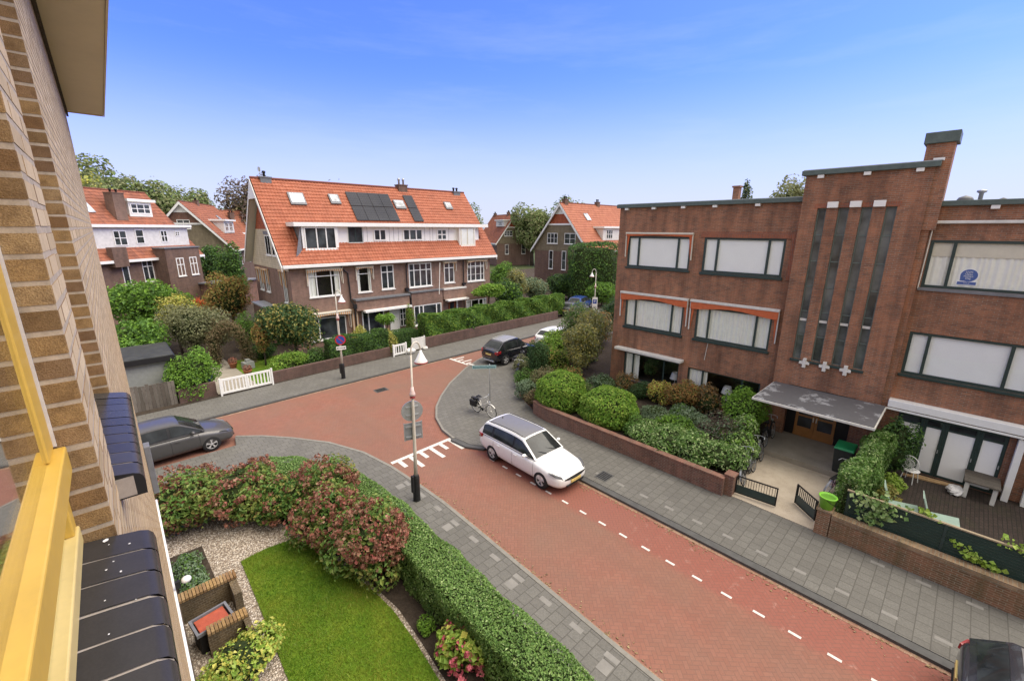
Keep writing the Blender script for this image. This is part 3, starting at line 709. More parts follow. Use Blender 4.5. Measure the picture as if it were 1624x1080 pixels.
# far pavement across the side street
FK = [(-70, 21.4), (2.3, 24.17), (8.5, 24.42), (17.6, 24.72), (22, 24.85), (27.5, 25.05), (33.7, 25.4), (95, 28.6)]
sheet('far_pavement', FK + [(95, 31.5), (33, 28.1), (25.5, 27.95), (18.5, 27.65), (10.8, 27.35), (2, 26.75), (-70, 24)], .10, 'pave_grey', -.02)
strip('far_kerb', FK, 0.0, -.12, .09, 'kerb', -.02)
strip('far_gutter', FK[:4], -.12, -.24, .006, 'litter')
# gardens
sheet('far_garden_ground', [(-70, 24), (2, 26.75), (10.8, 27.35), (18.5, 27.65), (25.5, 27.95), (33, 28.1), (95, 31.5), (95, 70), (-70, 70)], .115, 'soil')
sheet('far_lawn', [(4.3, 27.3), (10.6, 27.7), (9.3, 33), (4.6, 34)], .135, 'lawn')
sheet('garden_path', [(3.6, 27.2), (5.6, 27.3), (5.2, 36), (3.9, 36)], .14, 'slab')
sheet('garden_gravel', [(-.1, 15.2), (3.2, 15.2), (5.0, 13), (5.0, -8), (-.1, -8)], .115, 'gravel')
sheet('front_lawn', [(1.47, 12.35), (2.1, 12.42), (2.86, 12.3), (3.25, 11.2), (3.45, 10.3), (3.68, 8.8), (3.74, 8.0), (3.70, 7.0), (3.60, 5.9), (3.45, 3), (3.4, -6), (1.2, -6), (1.32, 4), (1.38, 8.1), (1.44, 10.5)], .135, 'lawn')
sheet('flower_bed', [(3.86, 8.0), (3.80, 7.0), (3.70, 5.9), (3.55, 3), (3.5, -8), (5.2, -8), (5.2, 14), (2.6, 14.6), (3.0, 12.6), (3.6, 10.3)], .125, 'soil')
sheet('herb_bed', [(-.1, 13.85), (.80, 13.8), (.84, 12.2), (.90, 11.4), (-.1, 11.4)], .13, 'soil')
sheet('opposite_garden_ground', [(14.72, 4.5), (18.4, 4.6), (21, 5.2), (60, 5.2), (60, 20.5), (20.6, 20), (17.7, 18.1), (15.7, 15.7), (14.8, 13.7), (14.72, 12.9)], .38, 'soil', 0)
sheet('entrance_path', [(14.5, 1.75), (14.5, 4.45), (18.42, 4.55), (18.42, 1.75)], .13, 'concrete', 0)
sheet('entrance_platform', [(18.42, 1.45), (18.42, 5.1), (20.95, 5.1), (20.95, 1.45)], .34, 'slab', 0)
sheet('terrace', [(14.7, -12), (14.7, 1.4), (21.0, 1.4), (21.0, -12)], .20, 'pave_dark', 0)

# painted marks and pale tiles
b = MB(); zz = .006
def mark(x0, y0, x1, y1): b.quad((x0, y0, zz), (x1, y0, zz), (x1, y1, zz), (x0, y1, zz))
b.quad((7.10, 14.30, zz), (10.12, 14.42, zz), (10.12, 14.60, zz), (7.10, 14.48, zz))
for k in range(6):
    x = 7.32 + .50 * k; y = 14.295 + (x - 7.10) * .04; mark(x, y - (.55 if k % 2 == 0 else 1.0), x + .17, y)
structure(b.build('crossing_marking', M['white_mark']))
b = MB(); b.quad((17.15, 21.9, .108), (17.33, 21.9, .108), (17.25, 22.35, .108), (17.08, 22.3, .108)); b.quad((17.1, 22.45, zz), (17.28, 22.5, zz), (17.20, 24.5, zz), (17.03, 24.5, zz))
for k in range(4): y = 22.7 + .45 * k; mark(17.2, y, 17.2 + (.9 if k % 2 else .5), y + .15)
structure(b.build('side_street_marking', M['white_mark']))
b = MB()
for k in range(24):
    y = 11.86 - .757 * k; mark(10.145, y - .13, 10.22, y + .13)
structure(b.build('parking_line_dashes', M['white_mark']))
b = MB(); zz = .104; rr = random.Random(5)
for k in range(22):
    y = 11.0 - .93 * k; mark(12.26, y - .15, 12.38, y + .15)
    if y < 1.6: mark(14.14, y - .62, 14.26, y - .32)
for k in range(13):
    y = 12.6 - .98 * k; x = 6.62 + .25 * min(1, max(0, (y - 2) / 9)); mark(x - .17, y - .17, x - .03, y + .17)
    if k % 3 == 0: mark(x - .52, y - .15, x - .24, y + .13)
structure(b.build('pale_paving_tiles', M['pale_tile']))

def manhole(x, y, z, w, l, label):
    t = thing('manhole_cover', label, 'manhole cover', (x, y, z))
    MB().box(-w / 2, -l / 2, -.02, w / 2, l / 2, .008).build('frame', M['kerb'], t)
    q = MB()
    for k in range(5): q.box(-w * .4, -l * .4 + k * l * .17, .008, w * .4, -l * .4 + k * l * .17 + l * .10, .016)
    q.build('lid', M['iron'], t)
manhole(10.6, 22.1, 0.0, .75, .55, 'dark iron manhole cover in the red side street')
manhole(12.35, 8.0, .10, .6, .5, 'rusty drain cover in the pavement beside the front of the white car')
# ------------------------------------------------------------------ building pieces (local frame: x to the right seen from outside, y into the house, z up)
def window(par, x0, x1, z0, z1, y, mulls=(), trans=(), fr=.06, mat='green_dark', fill=None, sill=None, rec=.03, name='window', glass=True, room=.6, mw=None, fill_top=None, bars=0, barx=0, sillh=.08, sill_out=.08):
    """frame with mullions (x) and transoms (z); pane, blind or curtain, sill and the dim room behind are its pieces"""
    mw = mw or fr; b = MB(); a, e = y + rec, y + rec + .06
    b.box(x0, a, z0, x0 + fr, e, z1); b.box(x1 - fr, a, z0, x1, e, z1); b.box(x0 + fr, a, z0, x1 - fr, e, z0 + fr); b.box(x0 + fr, a, z1 - fr, x1 - fr, e, z1)
    xs = [x0 + fr / 2] + sorted(mulls) + [x1 - fr / 2]
    for m in mulls: b.box(m - mw / 2, a, z0 + fr, m + mw / 2, e, z1 - fr)
    for i in range(len(xs) - 1):
        for tz in trans: b.box(xs[i] + mw / 2, a + .004, tz - mw * .4, xs[i + 1] - mw / 2, e, tz + mw * .4)
        if bars or barx:
            for q in range(1, bars + 1): zz = z0 + (z1 - z0) * q / (bars + 1); b.box(xs[i] + mw / 2, a + .012, zz - .012, xs[i + 1] - mw / 2, e - .01, zz + .012)
            for q in range(1, barx + 1): xx = xs[i] + (xs[i + 1] - xs[i]) * q / (barx + 1); b.box(xx - .012, a + .009, z0 + fr, xx + .012, e - .008, z1 - fr)
    o = b.build(name, M[mat], par)
    MB().quad((x0 + fr * .5, a + .035, z0 + fr * .5), (x1 - fr * .5, a + .035, z0 + fr * .5), (x1 - fr * .5, a + .035, z1 - fr * .5), (x0 + fr * .5, a + .035, z1 - fr * .5)).build('pane', M['pane'] if glass else M['pane_dark'], o)
    f = e + .018
    if fill == 'blind':
        MB().box(x0 + fr * .6, f, z0 + fr * .7, x1 - fr * .6, f + .004, z1 - fr * .6).build('blind', M['blind'], o)
    elif fill == 'venetian':
        b = MB(); n = int((z1 - z0 - fr) / .055)
        for k in range(n): zz = z0 + fr * .6 + (z1 - z0 - fr * 1.2) * (k + .5) / n; b.quad((x0 + fr * .6, f, zz - .028), (x1 - fr * .6, f, zz - .028), (x1 - fr * .6, f + .022, zz + .024), (x0 + fr * .6, f + .022, zz + .024))
        b.build('blind', M['blind'], o)
    elif fill in ('curtain', 'part', 'sides'):
        spans = {'curtain': [(x0, x1)], 'part': [(x0, x0 + (x1 - x0) * .22), (x1 - (x1 - x0) * .16, x1)], 'sides': [(x0, x0 + (x1 - x0) * .28)]}[fill]
        b = MB()
        for s0, s1 in spans:
            n = max(8, int((s1 - s0) / .035)); rows = []
            for zz in (z0 + fr * .5, z1 - fr * .5):
                rows.append([(s0 + (s1 - s0) * i / n, f + .026 + .022 * math.sin(i * 1.35 + 1.7 * math.sin(i * .31)), zz) for i in range(n + 1)])
            b.grid(rows)
        b.build('curtain', M['curtain'], o, smooth=True)
    if fill_top: MB().box(x0 + fr * .6, f - .012, fill_top, x1 - fr * .6, f - .006, z1 - fr * .6).build('roller_blind', M['offwhite'], o)
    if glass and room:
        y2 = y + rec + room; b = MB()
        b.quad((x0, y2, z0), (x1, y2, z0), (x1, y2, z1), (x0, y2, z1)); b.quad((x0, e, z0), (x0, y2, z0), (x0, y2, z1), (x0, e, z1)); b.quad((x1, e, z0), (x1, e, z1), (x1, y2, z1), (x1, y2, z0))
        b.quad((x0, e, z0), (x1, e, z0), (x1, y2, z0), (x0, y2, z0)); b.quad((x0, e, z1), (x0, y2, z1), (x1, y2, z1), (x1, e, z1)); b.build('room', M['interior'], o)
    if sill: MB().box(x0 - .06, y - sill_out, z0 - sillh, x1 + .06, y + rec - .002, z0 - .003).build('sill', M[sill], o, bevel=.008)
    return o

def awning(par, x0, x1, z, y, cloth, arm=.9, depth=.16, h=.14, case='white', drop=.25):
    """a folded sun blind: cassette, guide arms at both ends and the hanging edge of the cloth"""
    o = MB().box(x0, y - depth, z - h * .5, x1, y - .002, z + h * .5).build('awning', M[case], par, bevel=.02)
    if drop:
        n = max(10, int((x1 - x0) / .09)); rows = []
        for q in (0, .5, 1): rows.append([(x0 + .04 + (x1 - x0 - .08) * i / n, y - depth + .03 + .01 * math.sin(i), z - h * .5 - drop * q * (.75 + .25 * math.cos(i * 6.28 / n * 1.0)) ) for i in range(n + 1)])
        MB().grid(rows).build('valance', M[cloth], o)
    if arm:
        for x in (x0 + .03, x1 - .03):
            b = MB(); b.beam((x, y - depth * .55, z - h * .5), (x, y - depth * .45, z - arm), .045, .05); b.beam((x, y - depth * .45, z - arm + .02), (x, y - .002, z - arm + .08), .03, .03); b.build('arm', M[case], o)
        if drop:
            for x, s in ((x0 + .03, 1), (x1 - .03, -1)): MB().quad((x + s * .05, y - .05, z - h * .5), (x + s * .20, y - .05, z - h * .5), (x + s * .06, y - .05, z - arm + .05), (x + s * .05, y - .05, z - arm + .05)).build('side_cloth', M[cloth], o)
    return o

def pantiles(par, x0, x1, y0, z0, y1, z1, mat, tw=.235, ch=.34, name='roof', amp=.032, holes=()):
    """a slope of real pantiles, every tile its own little curved piece; par-local coordinates"""
    L = math.hypot(y1 - y0, z1 - z0); nx = max(1, round((x1 - x0) / tw)); ny = max(1, round(L / ch)); tw = (x1 - x0) / nx; ch = L / ny
    d = np.array([0, (y1 - y0) / L, (z1 - z0) / L]); nrm = np.array([0, -d[2], d[1]]); nrm = nrm if nrm[2] > 0 else -nrm
    m = 5; u = np.linspace(0, 1, m); prof = amp * (np.cos(u * 2 * np.pi + .6) * .5 + .5)
    I, J = np.meshgrid(np.arange(nx), np.arange(ny), indexing='ij'); I = I.ravel(); J = J.ravel()
    if holes:
        yc = y0 + d[1] * ch * (J + .5); xc = x0 + tw * (I + .5); k = np.ones(len(I), bool)
        for a, b_, c, e in holes: k &= ~((xc > a) & (xc < b_) & (yc > c) & (yc < e))
        I, J = I[k], J[k]
    n = len(I); rng = new_rng(); V = np.zeros((n, 2, m, 3))
    for r, (s, lift) in enumerate(((0.0, .045), (1.08, .008))):
        X = x0 + tw * (I[:, None] + u[None, :] * 1.02); S = ch * (J + s) + rng.normal(0, .004, n)
        off = prof[None, :] + lift
        P = np.zeros((n, m, 3)); P[:, :, 0] = X; P[:, :, 1] = y0 + d[1] * S[:, None] + nrm[1] * off; P[:, :, 2] = z0 + d[2] * S[:, None] + nrm[2] * off
        V[:, r] = P
    lowb = V[:, 0].copy(); lowb -= nrm * .05
    W = np.concatenate([V[:, 0], V[:, 1], lowb], 1).reshape(-1, 3); base = (np.arange(n) * 3 * m)[:, None, None]
    q = []
    for k in range(m - 1): q.append((k, k + 1, m + k + 1, m + k)); q.append((2 * m + k, 2 * m + k + 1, k + 1, k))
    Q = (np.array(q)[None] + base).reshape(-1, 4)
    o = link(name, fast_mesh(name, W, Q), M[mat], par)
    # boarding under the tiles
    return o

def chimney_pots(par, x, y, z0, w, d, h, mat, pots=2, name='chimney', cap='mortar', potmat='black', poth=.35):
    o = MB().box(x - w / 2, y - d / 2, z0, x + w / 2, y + d / 2, z0 + h).box(x - w / 2 - .05, y - d / 2 - .05, z0 + h, x + w / 2 + .05, y + d / 2 + .05, z0 + h + .09).build(name, M[mat], par)
    for i in range(pots):
        px = x - w / 2 + w * (i + .5) / pots
        MB().lathe([(.09, 0), (.085, poth * .6), (.11, poth * .65), (.13, poth * .8), (.12, poth), (.0, poth + .03)], (px, y, z0 + h + .09), 10).build('chimney_pot', M[potmat], o, smooth=True)
    return o

# ================================================================== the dark brick flats across the street
def build_flats():
    G = thing('apartment_block', 'long dark red brick apartment block with a stair tower of four tall window strips', 'apartment building', (21.0, 13.65, 0), -math.pi / 2)
    wins = [(.62, 4.08, 7.03, 8.63), (4.71, 8.12, 7.03, 8.63), (.72, 4.05, 3.76, 5.35), (4.71, 8.05, 3.76, 5.35), (.85, 4.10, .72, 2.25), (4.58, 7.98, .72, 2.2),
            (12.5, 15.9, 7.05, 8.67), (12.52, 15.7, 3.86, 5.45), (12.75, 15.55, .21, 2.42), (16.9, 19.9, 7.05, 8.67), (16.9, 19.9, 3.86, 5.45), (16.9, 19.9, .21, 2.42)]
    D = 11
    w = MB().wall(0, 8.55, 0, 10.08, 0, [q for q in wins if q[1] < 8.5], .16)
    w.wall(12.20, 26, 0, 9.78, 0, [q for q in wins if q[0] > 12], .16)
    w.quad((0, 0, 0), (0, 0, 10.08), (0, D, 10.08), (0, D, 0)); w.quad((26, 0, 0), (26, D, 0), (26, D, 9.78), (26, 0, 9.78))
    w.quad((0, D, 0), (0, D, 10.08), (26, D, 9.78), (26, D, 0))
    w.build('wall', M['brick_opp'], G)
    # stair tower, 0.4 m proud, open over the entrance
    ty = -.4; strips = [(9.10, 9.40, 3.78, 9.80), (9.77, 10.10, 3.78, 9.80), (10.46, 10.78, 3.78, 9.80), (11.15, 11.46, 3.78, 9.80)]
    t = MB().wall(8.55, 12.20, 2.62, 11.02, ty, strips, .22)
    t.quad((8.55, ty, 0), (8.55, ty, 11.02), (8.55, 3, 11.02), (8.55, 3, 0)); t.quad((12.2, ty, 0), (12.2, 3, 0), (12.2, 3, 11.02), (12.2, ty, 11.02))
    t.quad((8.55, 3, 9), (8.55, 3, 11.02), (12.2, 3, 11.02), (12.2, 3, 9))
    t.box(8.56, ty + .004, 2.5, 9.1, -.01, 2.618); 
    t.wall(8.552, 9.2, .3, 2.62, ty + .002, [], .1); t.wall(11.45, 12.198, .3, 2.62, ty + .002, [], .1)
    t.quad((9.2, ty, .3), (9.2, .9, .3), (9.2, .9, 2.62), (9.2, ty, 2.62)); t.quad((11.45, ty, .3), (11.45, ty, 2.62), (11.45, .9, 2.62), (11.45, .9, .3))
    t.quad((9.2, ty, 2.615), (9.2, .9, 2.615), (11.45, .9, 2.615), (11.45, ty, 2.615))
    t.build('stair_tower', M['brick_opp'], G)
    MB().box(8.6, -.1, 10.6, 12.1, 2.9, 10.9).box(.05, .1, 9.6, 8.5, D - .05, 9.95).box(12.25, .1, 9.3, 25.9, D - .05, 9.65).build('roof', M['bitumen'], G)
    # fascias
    f = MB().box(-.14, -.16, 10.08, 8.53, .1, 10.26); f.box(-.14, .1, 10.08, .1, D, 10.255); f.build('fascia', M['green_fascia'], G, bevel=.012)
    MB().box(12.24, -.16, 9.78, 26.1, .1, 9.95).build('fascia', M['green_fascia'], G, bevel=.012)
    f = MB().box(8.42, ty - .14, 11.02, 12.33, ty + .12, 11.20); f.box(8.42, ty + .12, 11.02, 8.6, 3, 11.195); f.box(12.15, ty + .12, 11.02, 12.33, 3, 11.195); f.build('fascia', M['green_fascia'], G, bevel=.012)
    MB().box(-.1, -.10, 10.262, 8.5, 0, 10.285).box(8.46, ty - .1, 11.202, 12.36, ty, 11.225).build('roof_edge', M['grey_zinc'], G)
    for x in (.35, 1.9, 3.45, 4.95, 6.75): MB().box(x, -.13, 9.97, x + .2, .02, 10.076).build('vent_block', M['white'], G)
    for x in (8.95, 10.35, 11.75): MB().box(x, ty - .11, 10.90, x + .2, ty + .02, 11.016).build('vent_block', M['white'], G)
    for x in (13.7, 16.2): MB().box(x, -.13, 9.66, x + .2, .02, 9.776).build('vent_block', M['white'], G)
    # window strips
    for (a, b_, z0, z1) in strips:
        n = 6; tz = [z0 + (z1 - z0) * k / n for k in range(1, n)]
        o = window(G, a, b_, z0, z1, ty + .05, (), tz, .04, 'strip_frame', None, None, .05, 'window_strip', False, 0, .05)
        o.children[0].data.materials[0] = M['strip_glass']
        MB().box(a + .035, ty + .075, z0 + 1.60, b_ - .035, ty + .10, z0 + 1.70).build('floor_edge', M['white_old'], o)
        MB().box(a - .05, ty - .10, z0 - .10, b_ + .05, ty + .12, z0 - .004).build('sill', M['green_dark'], o, bevel=.01)
    for i in range(3):
        xm = (strips[i][1] + strips[i + 1][0]) / 2
        MB().box(xm - .17, ty - .10, 9.80, xm + .17, ty + .01, 10.02).build('lintel_block', M['white'], G, bevel=.01)
        b = MB().box(xm - .06, ty - .13, 3.48, xm + .06, ty + .01, 3.86); b.box(xm - .18, ty - .12, 3.62, xm + .18, ty + .01, 3.73)
        b.build('corbel', M['white_old'], G, bevel=.006)
    b = MB()
    for i in range(4): b.box(strips[i][0] - .1, ty - .012, 9.803, strips[i][1] + .1, ty + .02, 9.96)
    b.build('soldier_course', M['brick_frame'], G)
    # storey windows
    def mull(q): L = q[1] - q[0]; return (q[0] + L * .185, q[1] - L * .185)
    def framed(q):      # projecting trim of lighter brick round the top-floor window
        b = MB(); a, c, d, e = q; b.box(a - .16, -.05, e + .004, c + .42, .02, e + .25); b.box(c + .2, -.048, d - .1, c + .42, .02, e + .003); b.build('brick_trim', M['brick_frame'], G)
    A, B, C_, D_, E, F = wins[:6]
    window(G, *A, 0, mull(A), (), .09, 'green_dark', 'blind', 'green_dark', .012, sillh=.09)
    awning(G, .50, 4.20, 8.79, -.0, 'awn_orange', 1.25, .14, .09, 'offwhite', .10)
    o = window(G, *B, 0, mull(B), (), .09, 'green_dark', 'blind', 'green_dark', .012, sillh=.12); framed(B); MB().box(6.40, .095, 7.12, 6.412, .118, 8.55).build('blind_seam', M['grey_zinc'], o)
    window(G, *C_, 0, mull(C_), (), .08, 'green_dark', 'curtain', 'green_dark', .012, sillh=.12)
    awning(G, .42, 4.30, 5.62, 0, 'awn_orange', 1.35, .17, .12, 'white_old', .34)
    o = window(G, *D_, 0, mull(D_), (), .08, 'green_dark', 'curtain', 'green_dark', .012, sillh=.12)
    awning(G, 4.40, 8.33, 5.62, 0, 'awn_orange', 1.45, .17, .12, 'white_old', .34)
    window(G, *E, 0, (E[0] + .55, E[1] - .85), (), .07, 'green_dark', 'sides', 'grey_lead', .07, room=2.2)
    awning(G, .42, 4.35, 2.46, 0, 'white_old', 0, .40, .14, 'white_old', 0)
    window(G, *F, 0, (F[0] + .75, F[1] - .8), (), .07, 'green_dark', 'sides', 'grey_lead', .07, room=2.2)
    for (x, y, zz, lab) in ((6.35, .75, .72, 'white table lamp standing inside the right ground floor window of the flats'), (3.55, .9, .72, 'smaller white lamp inside the wide left ground floor window of the flats')):
        t = thing('table_lamp', lab, 'lamp', G.matrix_basis @ Vector((x, y, zz))); MB().lathe([(.10, 0), (.11, .02), (.03, .05), (.02, .4), (0, .42)], (0, 0, 0), 12).build('base', M['white_old'], t, smooth=True); MB().lathe([(.27, .36), (.17, .72), (.16, .72), (.26, .36)], (0, 0, 0), 18, 'z', False).build('lamp_shade', M['white'], t, smooth=True)
    rg = np.random.default_rng(91); Pp, Uu = lumpy(rg, 900, (.65, .35, .55)); w0 = G.matrix_basis @ Vector((2.2, .75, 1.35))
    tag(leafy_object('house_plant', [(*leaf_faces(rg, Pp, Uu, .16, .5), 0)], [LM['dark']], None, tuple(w0)), 'leafy indoor plant behind the wide left ground floor window of the flats', 'house plant')
    r3, r2, gd = wins[6:9]
    o = window(G, *r3, 0, (13.12, 15.3), (), .09, 'green_dark', 'curtain', 'grey_lead', .012, sillh=.11, fill_top=8.13)
    # sticker on the top right window
    cx, cz, k = 13.62, 7.52, .64
    def disc(r, y, dz=0): return [(cx + k * r * math.cos(t), y, cz + k * (r * math.sin(t) + dz)) for t in [2 * math.pi * q / 36 for q in range(36)]]
    st = MB(); st.extrude(disc(.38, .092), (0, .004, 0)); st.box(cx - k * .42, .0925, cz - k * .50, cx + k * .36, .0965, cz - k * .24); st.build('sticker', M['blind'], o)
    st = MB(); st.extrude(disc(.32, .086, .02), (0, .004, 0)); st.extrude([(cx - k * .32, .0865, cz), (cx - k * .30, .0865, cz - k * .26), (cx + k * .05, .0865, cz - k * .28)], (0, .003, 0)); st.box(cx - k * .38, .0862, cz - k * .46, cx + k * .32, .0902, cz - k * .31); st.build('blue_balloon', M['nvm_blue'], o)
    text_mesh("NVM\nOpen\nHuizen\nDag", .125 * k, M['white'], o, (cx - .01, .0835, cz + .02), (R(90), 0, 0)); text_mesh("nvm.nl", .085 * k, M['white'], o, (cx - .02, .0835, cz - k * .385), (R(90), 0, 0))
    awning(G, 12.42, 16.6, 9.26, 0, 'white_old', 0, .16, .10, 'white_old', 0)
    b = MB().beam((12.47, -.10, 9.2), (12.44, -.06, 7.0), .03, .04); b.build('awning_rod', M['white_old'], G)
    window(G, *r2, 0, (13.06, 15.05), (), .09, 'green_dark', 'venetian', 'green_dark', .012, sillh=.10)
    window(G, *wins[9], 0, (17.5, 19.3), (), .09, 'green_dark', 'blind', 'green_dark', .06); window(G, *wins[10], 0, (17.5, 19.3), (), .09, 'green_dark', 'blind', 'green_dark', .06)
    # terrace doors with white panels
    xs = [12.75, 13.48, 14.05, 14.90, 15.55]
    for i in range(4):
        a, c = xs[i], xs[i + 1]; b = MB()
        b.box(a + .002, .03, .21, a + .09, .10, 2.42); b.box(c - .09, .03, .21, c - .002, .10, 2.42); b.box(a + .09, .035, .21, c - .09, .10, .30); b.box(a + .09, .035, 2.30, c - .09, .10, 2.42); b.box(a + .09, .035, 2.04, c - .09, .10, 2.11)
        d = b.build('terrace_door', M['green_dark'], G)
        MB().box(a + .09, .07, .30, c - .09, .09, 2.04).build('door_panel', M['blind'], d); MB().box(a + .09, .06, 2.11, c - .09, .09, 2.30).build('pane', M['pane_dark'], d)
        MB().box(c - .07, -.02, 1.15, c - .04, .03, 1.27).build('handle', M['steel'], d)
    window(G, *wins[11], 0, (17.9, 18.9), (), .09, 'green_dark', 'blind', None, .06)
    awning(G, 12.40, 17.6, 2.73, 0, 'white_old', 0, .34, .28, 'white', 0)
    MB().box(12.38, -.36, 2.50, 17.6, -.30, 2.56).build('awning_front_bar', M['white'], G)
    for x in (15.72, 16.16): MB().box(x, -.28, .2, x + .17, -.04, 2.45).build('white_post', M['white'], G, bevel=.01)
    # canopy over the entrance, double door
    c = MB().box(8.62, -3.0, 2.50, 12.36, ty - .005, 2.60).build('canopy', M['canopy_felt'], G, bevel=.01)
    MB().box(8.58, -3.06, 2.485, 12.40, -3.002, 2.565).box(8.58, -3.0, 2.485, 8.618, ty - .01, 2.565).box(12.362, -3.0, 2.485, 12.40, ty - .01, 2.565).build('canopy_edge', M['white_old'], c)
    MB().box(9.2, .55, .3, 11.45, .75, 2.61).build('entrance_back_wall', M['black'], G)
    for i in range(2):
        a = 9.55 + .72 * i; b = MB()
        b.box(a, -.14, .35, a + .10, -.08, 2.45); b.box(a + .61, -.14, .35, a + .71, -.08, 2.45); b.box(a + .1, -.139, .35, a + .61, -.08, .78); b.box(a + .1, -.139, 2.3, a + .61, -.08, 2.45); b.box(a + .1, -.137, 1.25, a + .61, -.085, 1.33)
        d = b.build('entrance_door', M['wood_door'], G, bevel=.006)
        MB().box(a + .1, -.12, .78, a + .61, -.10, 2.3).build('pane', M['pane_dark'], d)
        MB().box(a + (.64 if i == 0 else .03), -.19, 1.12, a + (.68 if i == 0 else .07), -.14, 1.32).build('handle', M['chrome'], d)
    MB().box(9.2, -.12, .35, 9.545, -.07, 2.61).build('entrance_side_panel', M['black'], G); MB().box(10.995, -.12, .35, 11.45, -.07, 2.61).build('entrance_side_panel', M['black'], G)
    # chimney at the tower's right edge
    ch = MB().box(11.86, ty + .06, 9.0, 12.55, .45, 11.75); ch.box(12.203, -.25, 0.0, 12.40, -.002, 9.5); ch.build('chimney', M['brick_opp'], G)
    MB().box(11.78, ty - .02, 11.751, 12.63, .53, 12.10).build('chimney_cap', M['green_fascia'], G, bevel=.02)
    MB().box(12.1, ty + .05, 11.21, 12.38, ty + .3, 11.3).build('flashing', M['white'], G)
    # roof items far back
    o = chimney_pots(G, 4.05, 5.0, 9.95, .32, .32, 1.25, 'brick_opp', 0); MB().box(3.0, 4.2, 9.951, 5.0, 6.2, 10.42).build('roof_light', M['grey_zinc'], G)
    MB().lathe([(.07, 0), (.07, .8), (.15, .85), (.15, .92), (0, .95)], (13.35, 5.5, 9.65), 10).build('roof_vent_pipe', M['steel'], G, smooth=True)
    MB().lathe([(.16, 0), (.16, .45), (.26, .5), (.2, .62), (0, .7)], (12.95, 4.6, 9.65), 12).build('roof_cowl', M['grey_lead'], G, smooth=True)
    MB().lathe([(.12, 0), (.12, .5), (.2, .55), (0, .65)], (14.0, 6.2, 9.65), 12).build('roof_cowl', M['grey_lead'], G, smooth=True)
    MB().beam((5.45, -.02, 3.72), (5.36, -.02, 2.75), .02, .02).build('cable', M['white_old'], G)
    return G
M['nvm_blue'] = mat_plain('sticker_blue', (.03, .10, .36), .5, var=.05)
M['strip_frame'] = mat_plain('grey_green_frame', (.12, .155, .145), .5, var=.15); M['strip_glass'] = mat_dark_glass('tower_window_glass', (.075, .084, .084), .08)
build_flats()

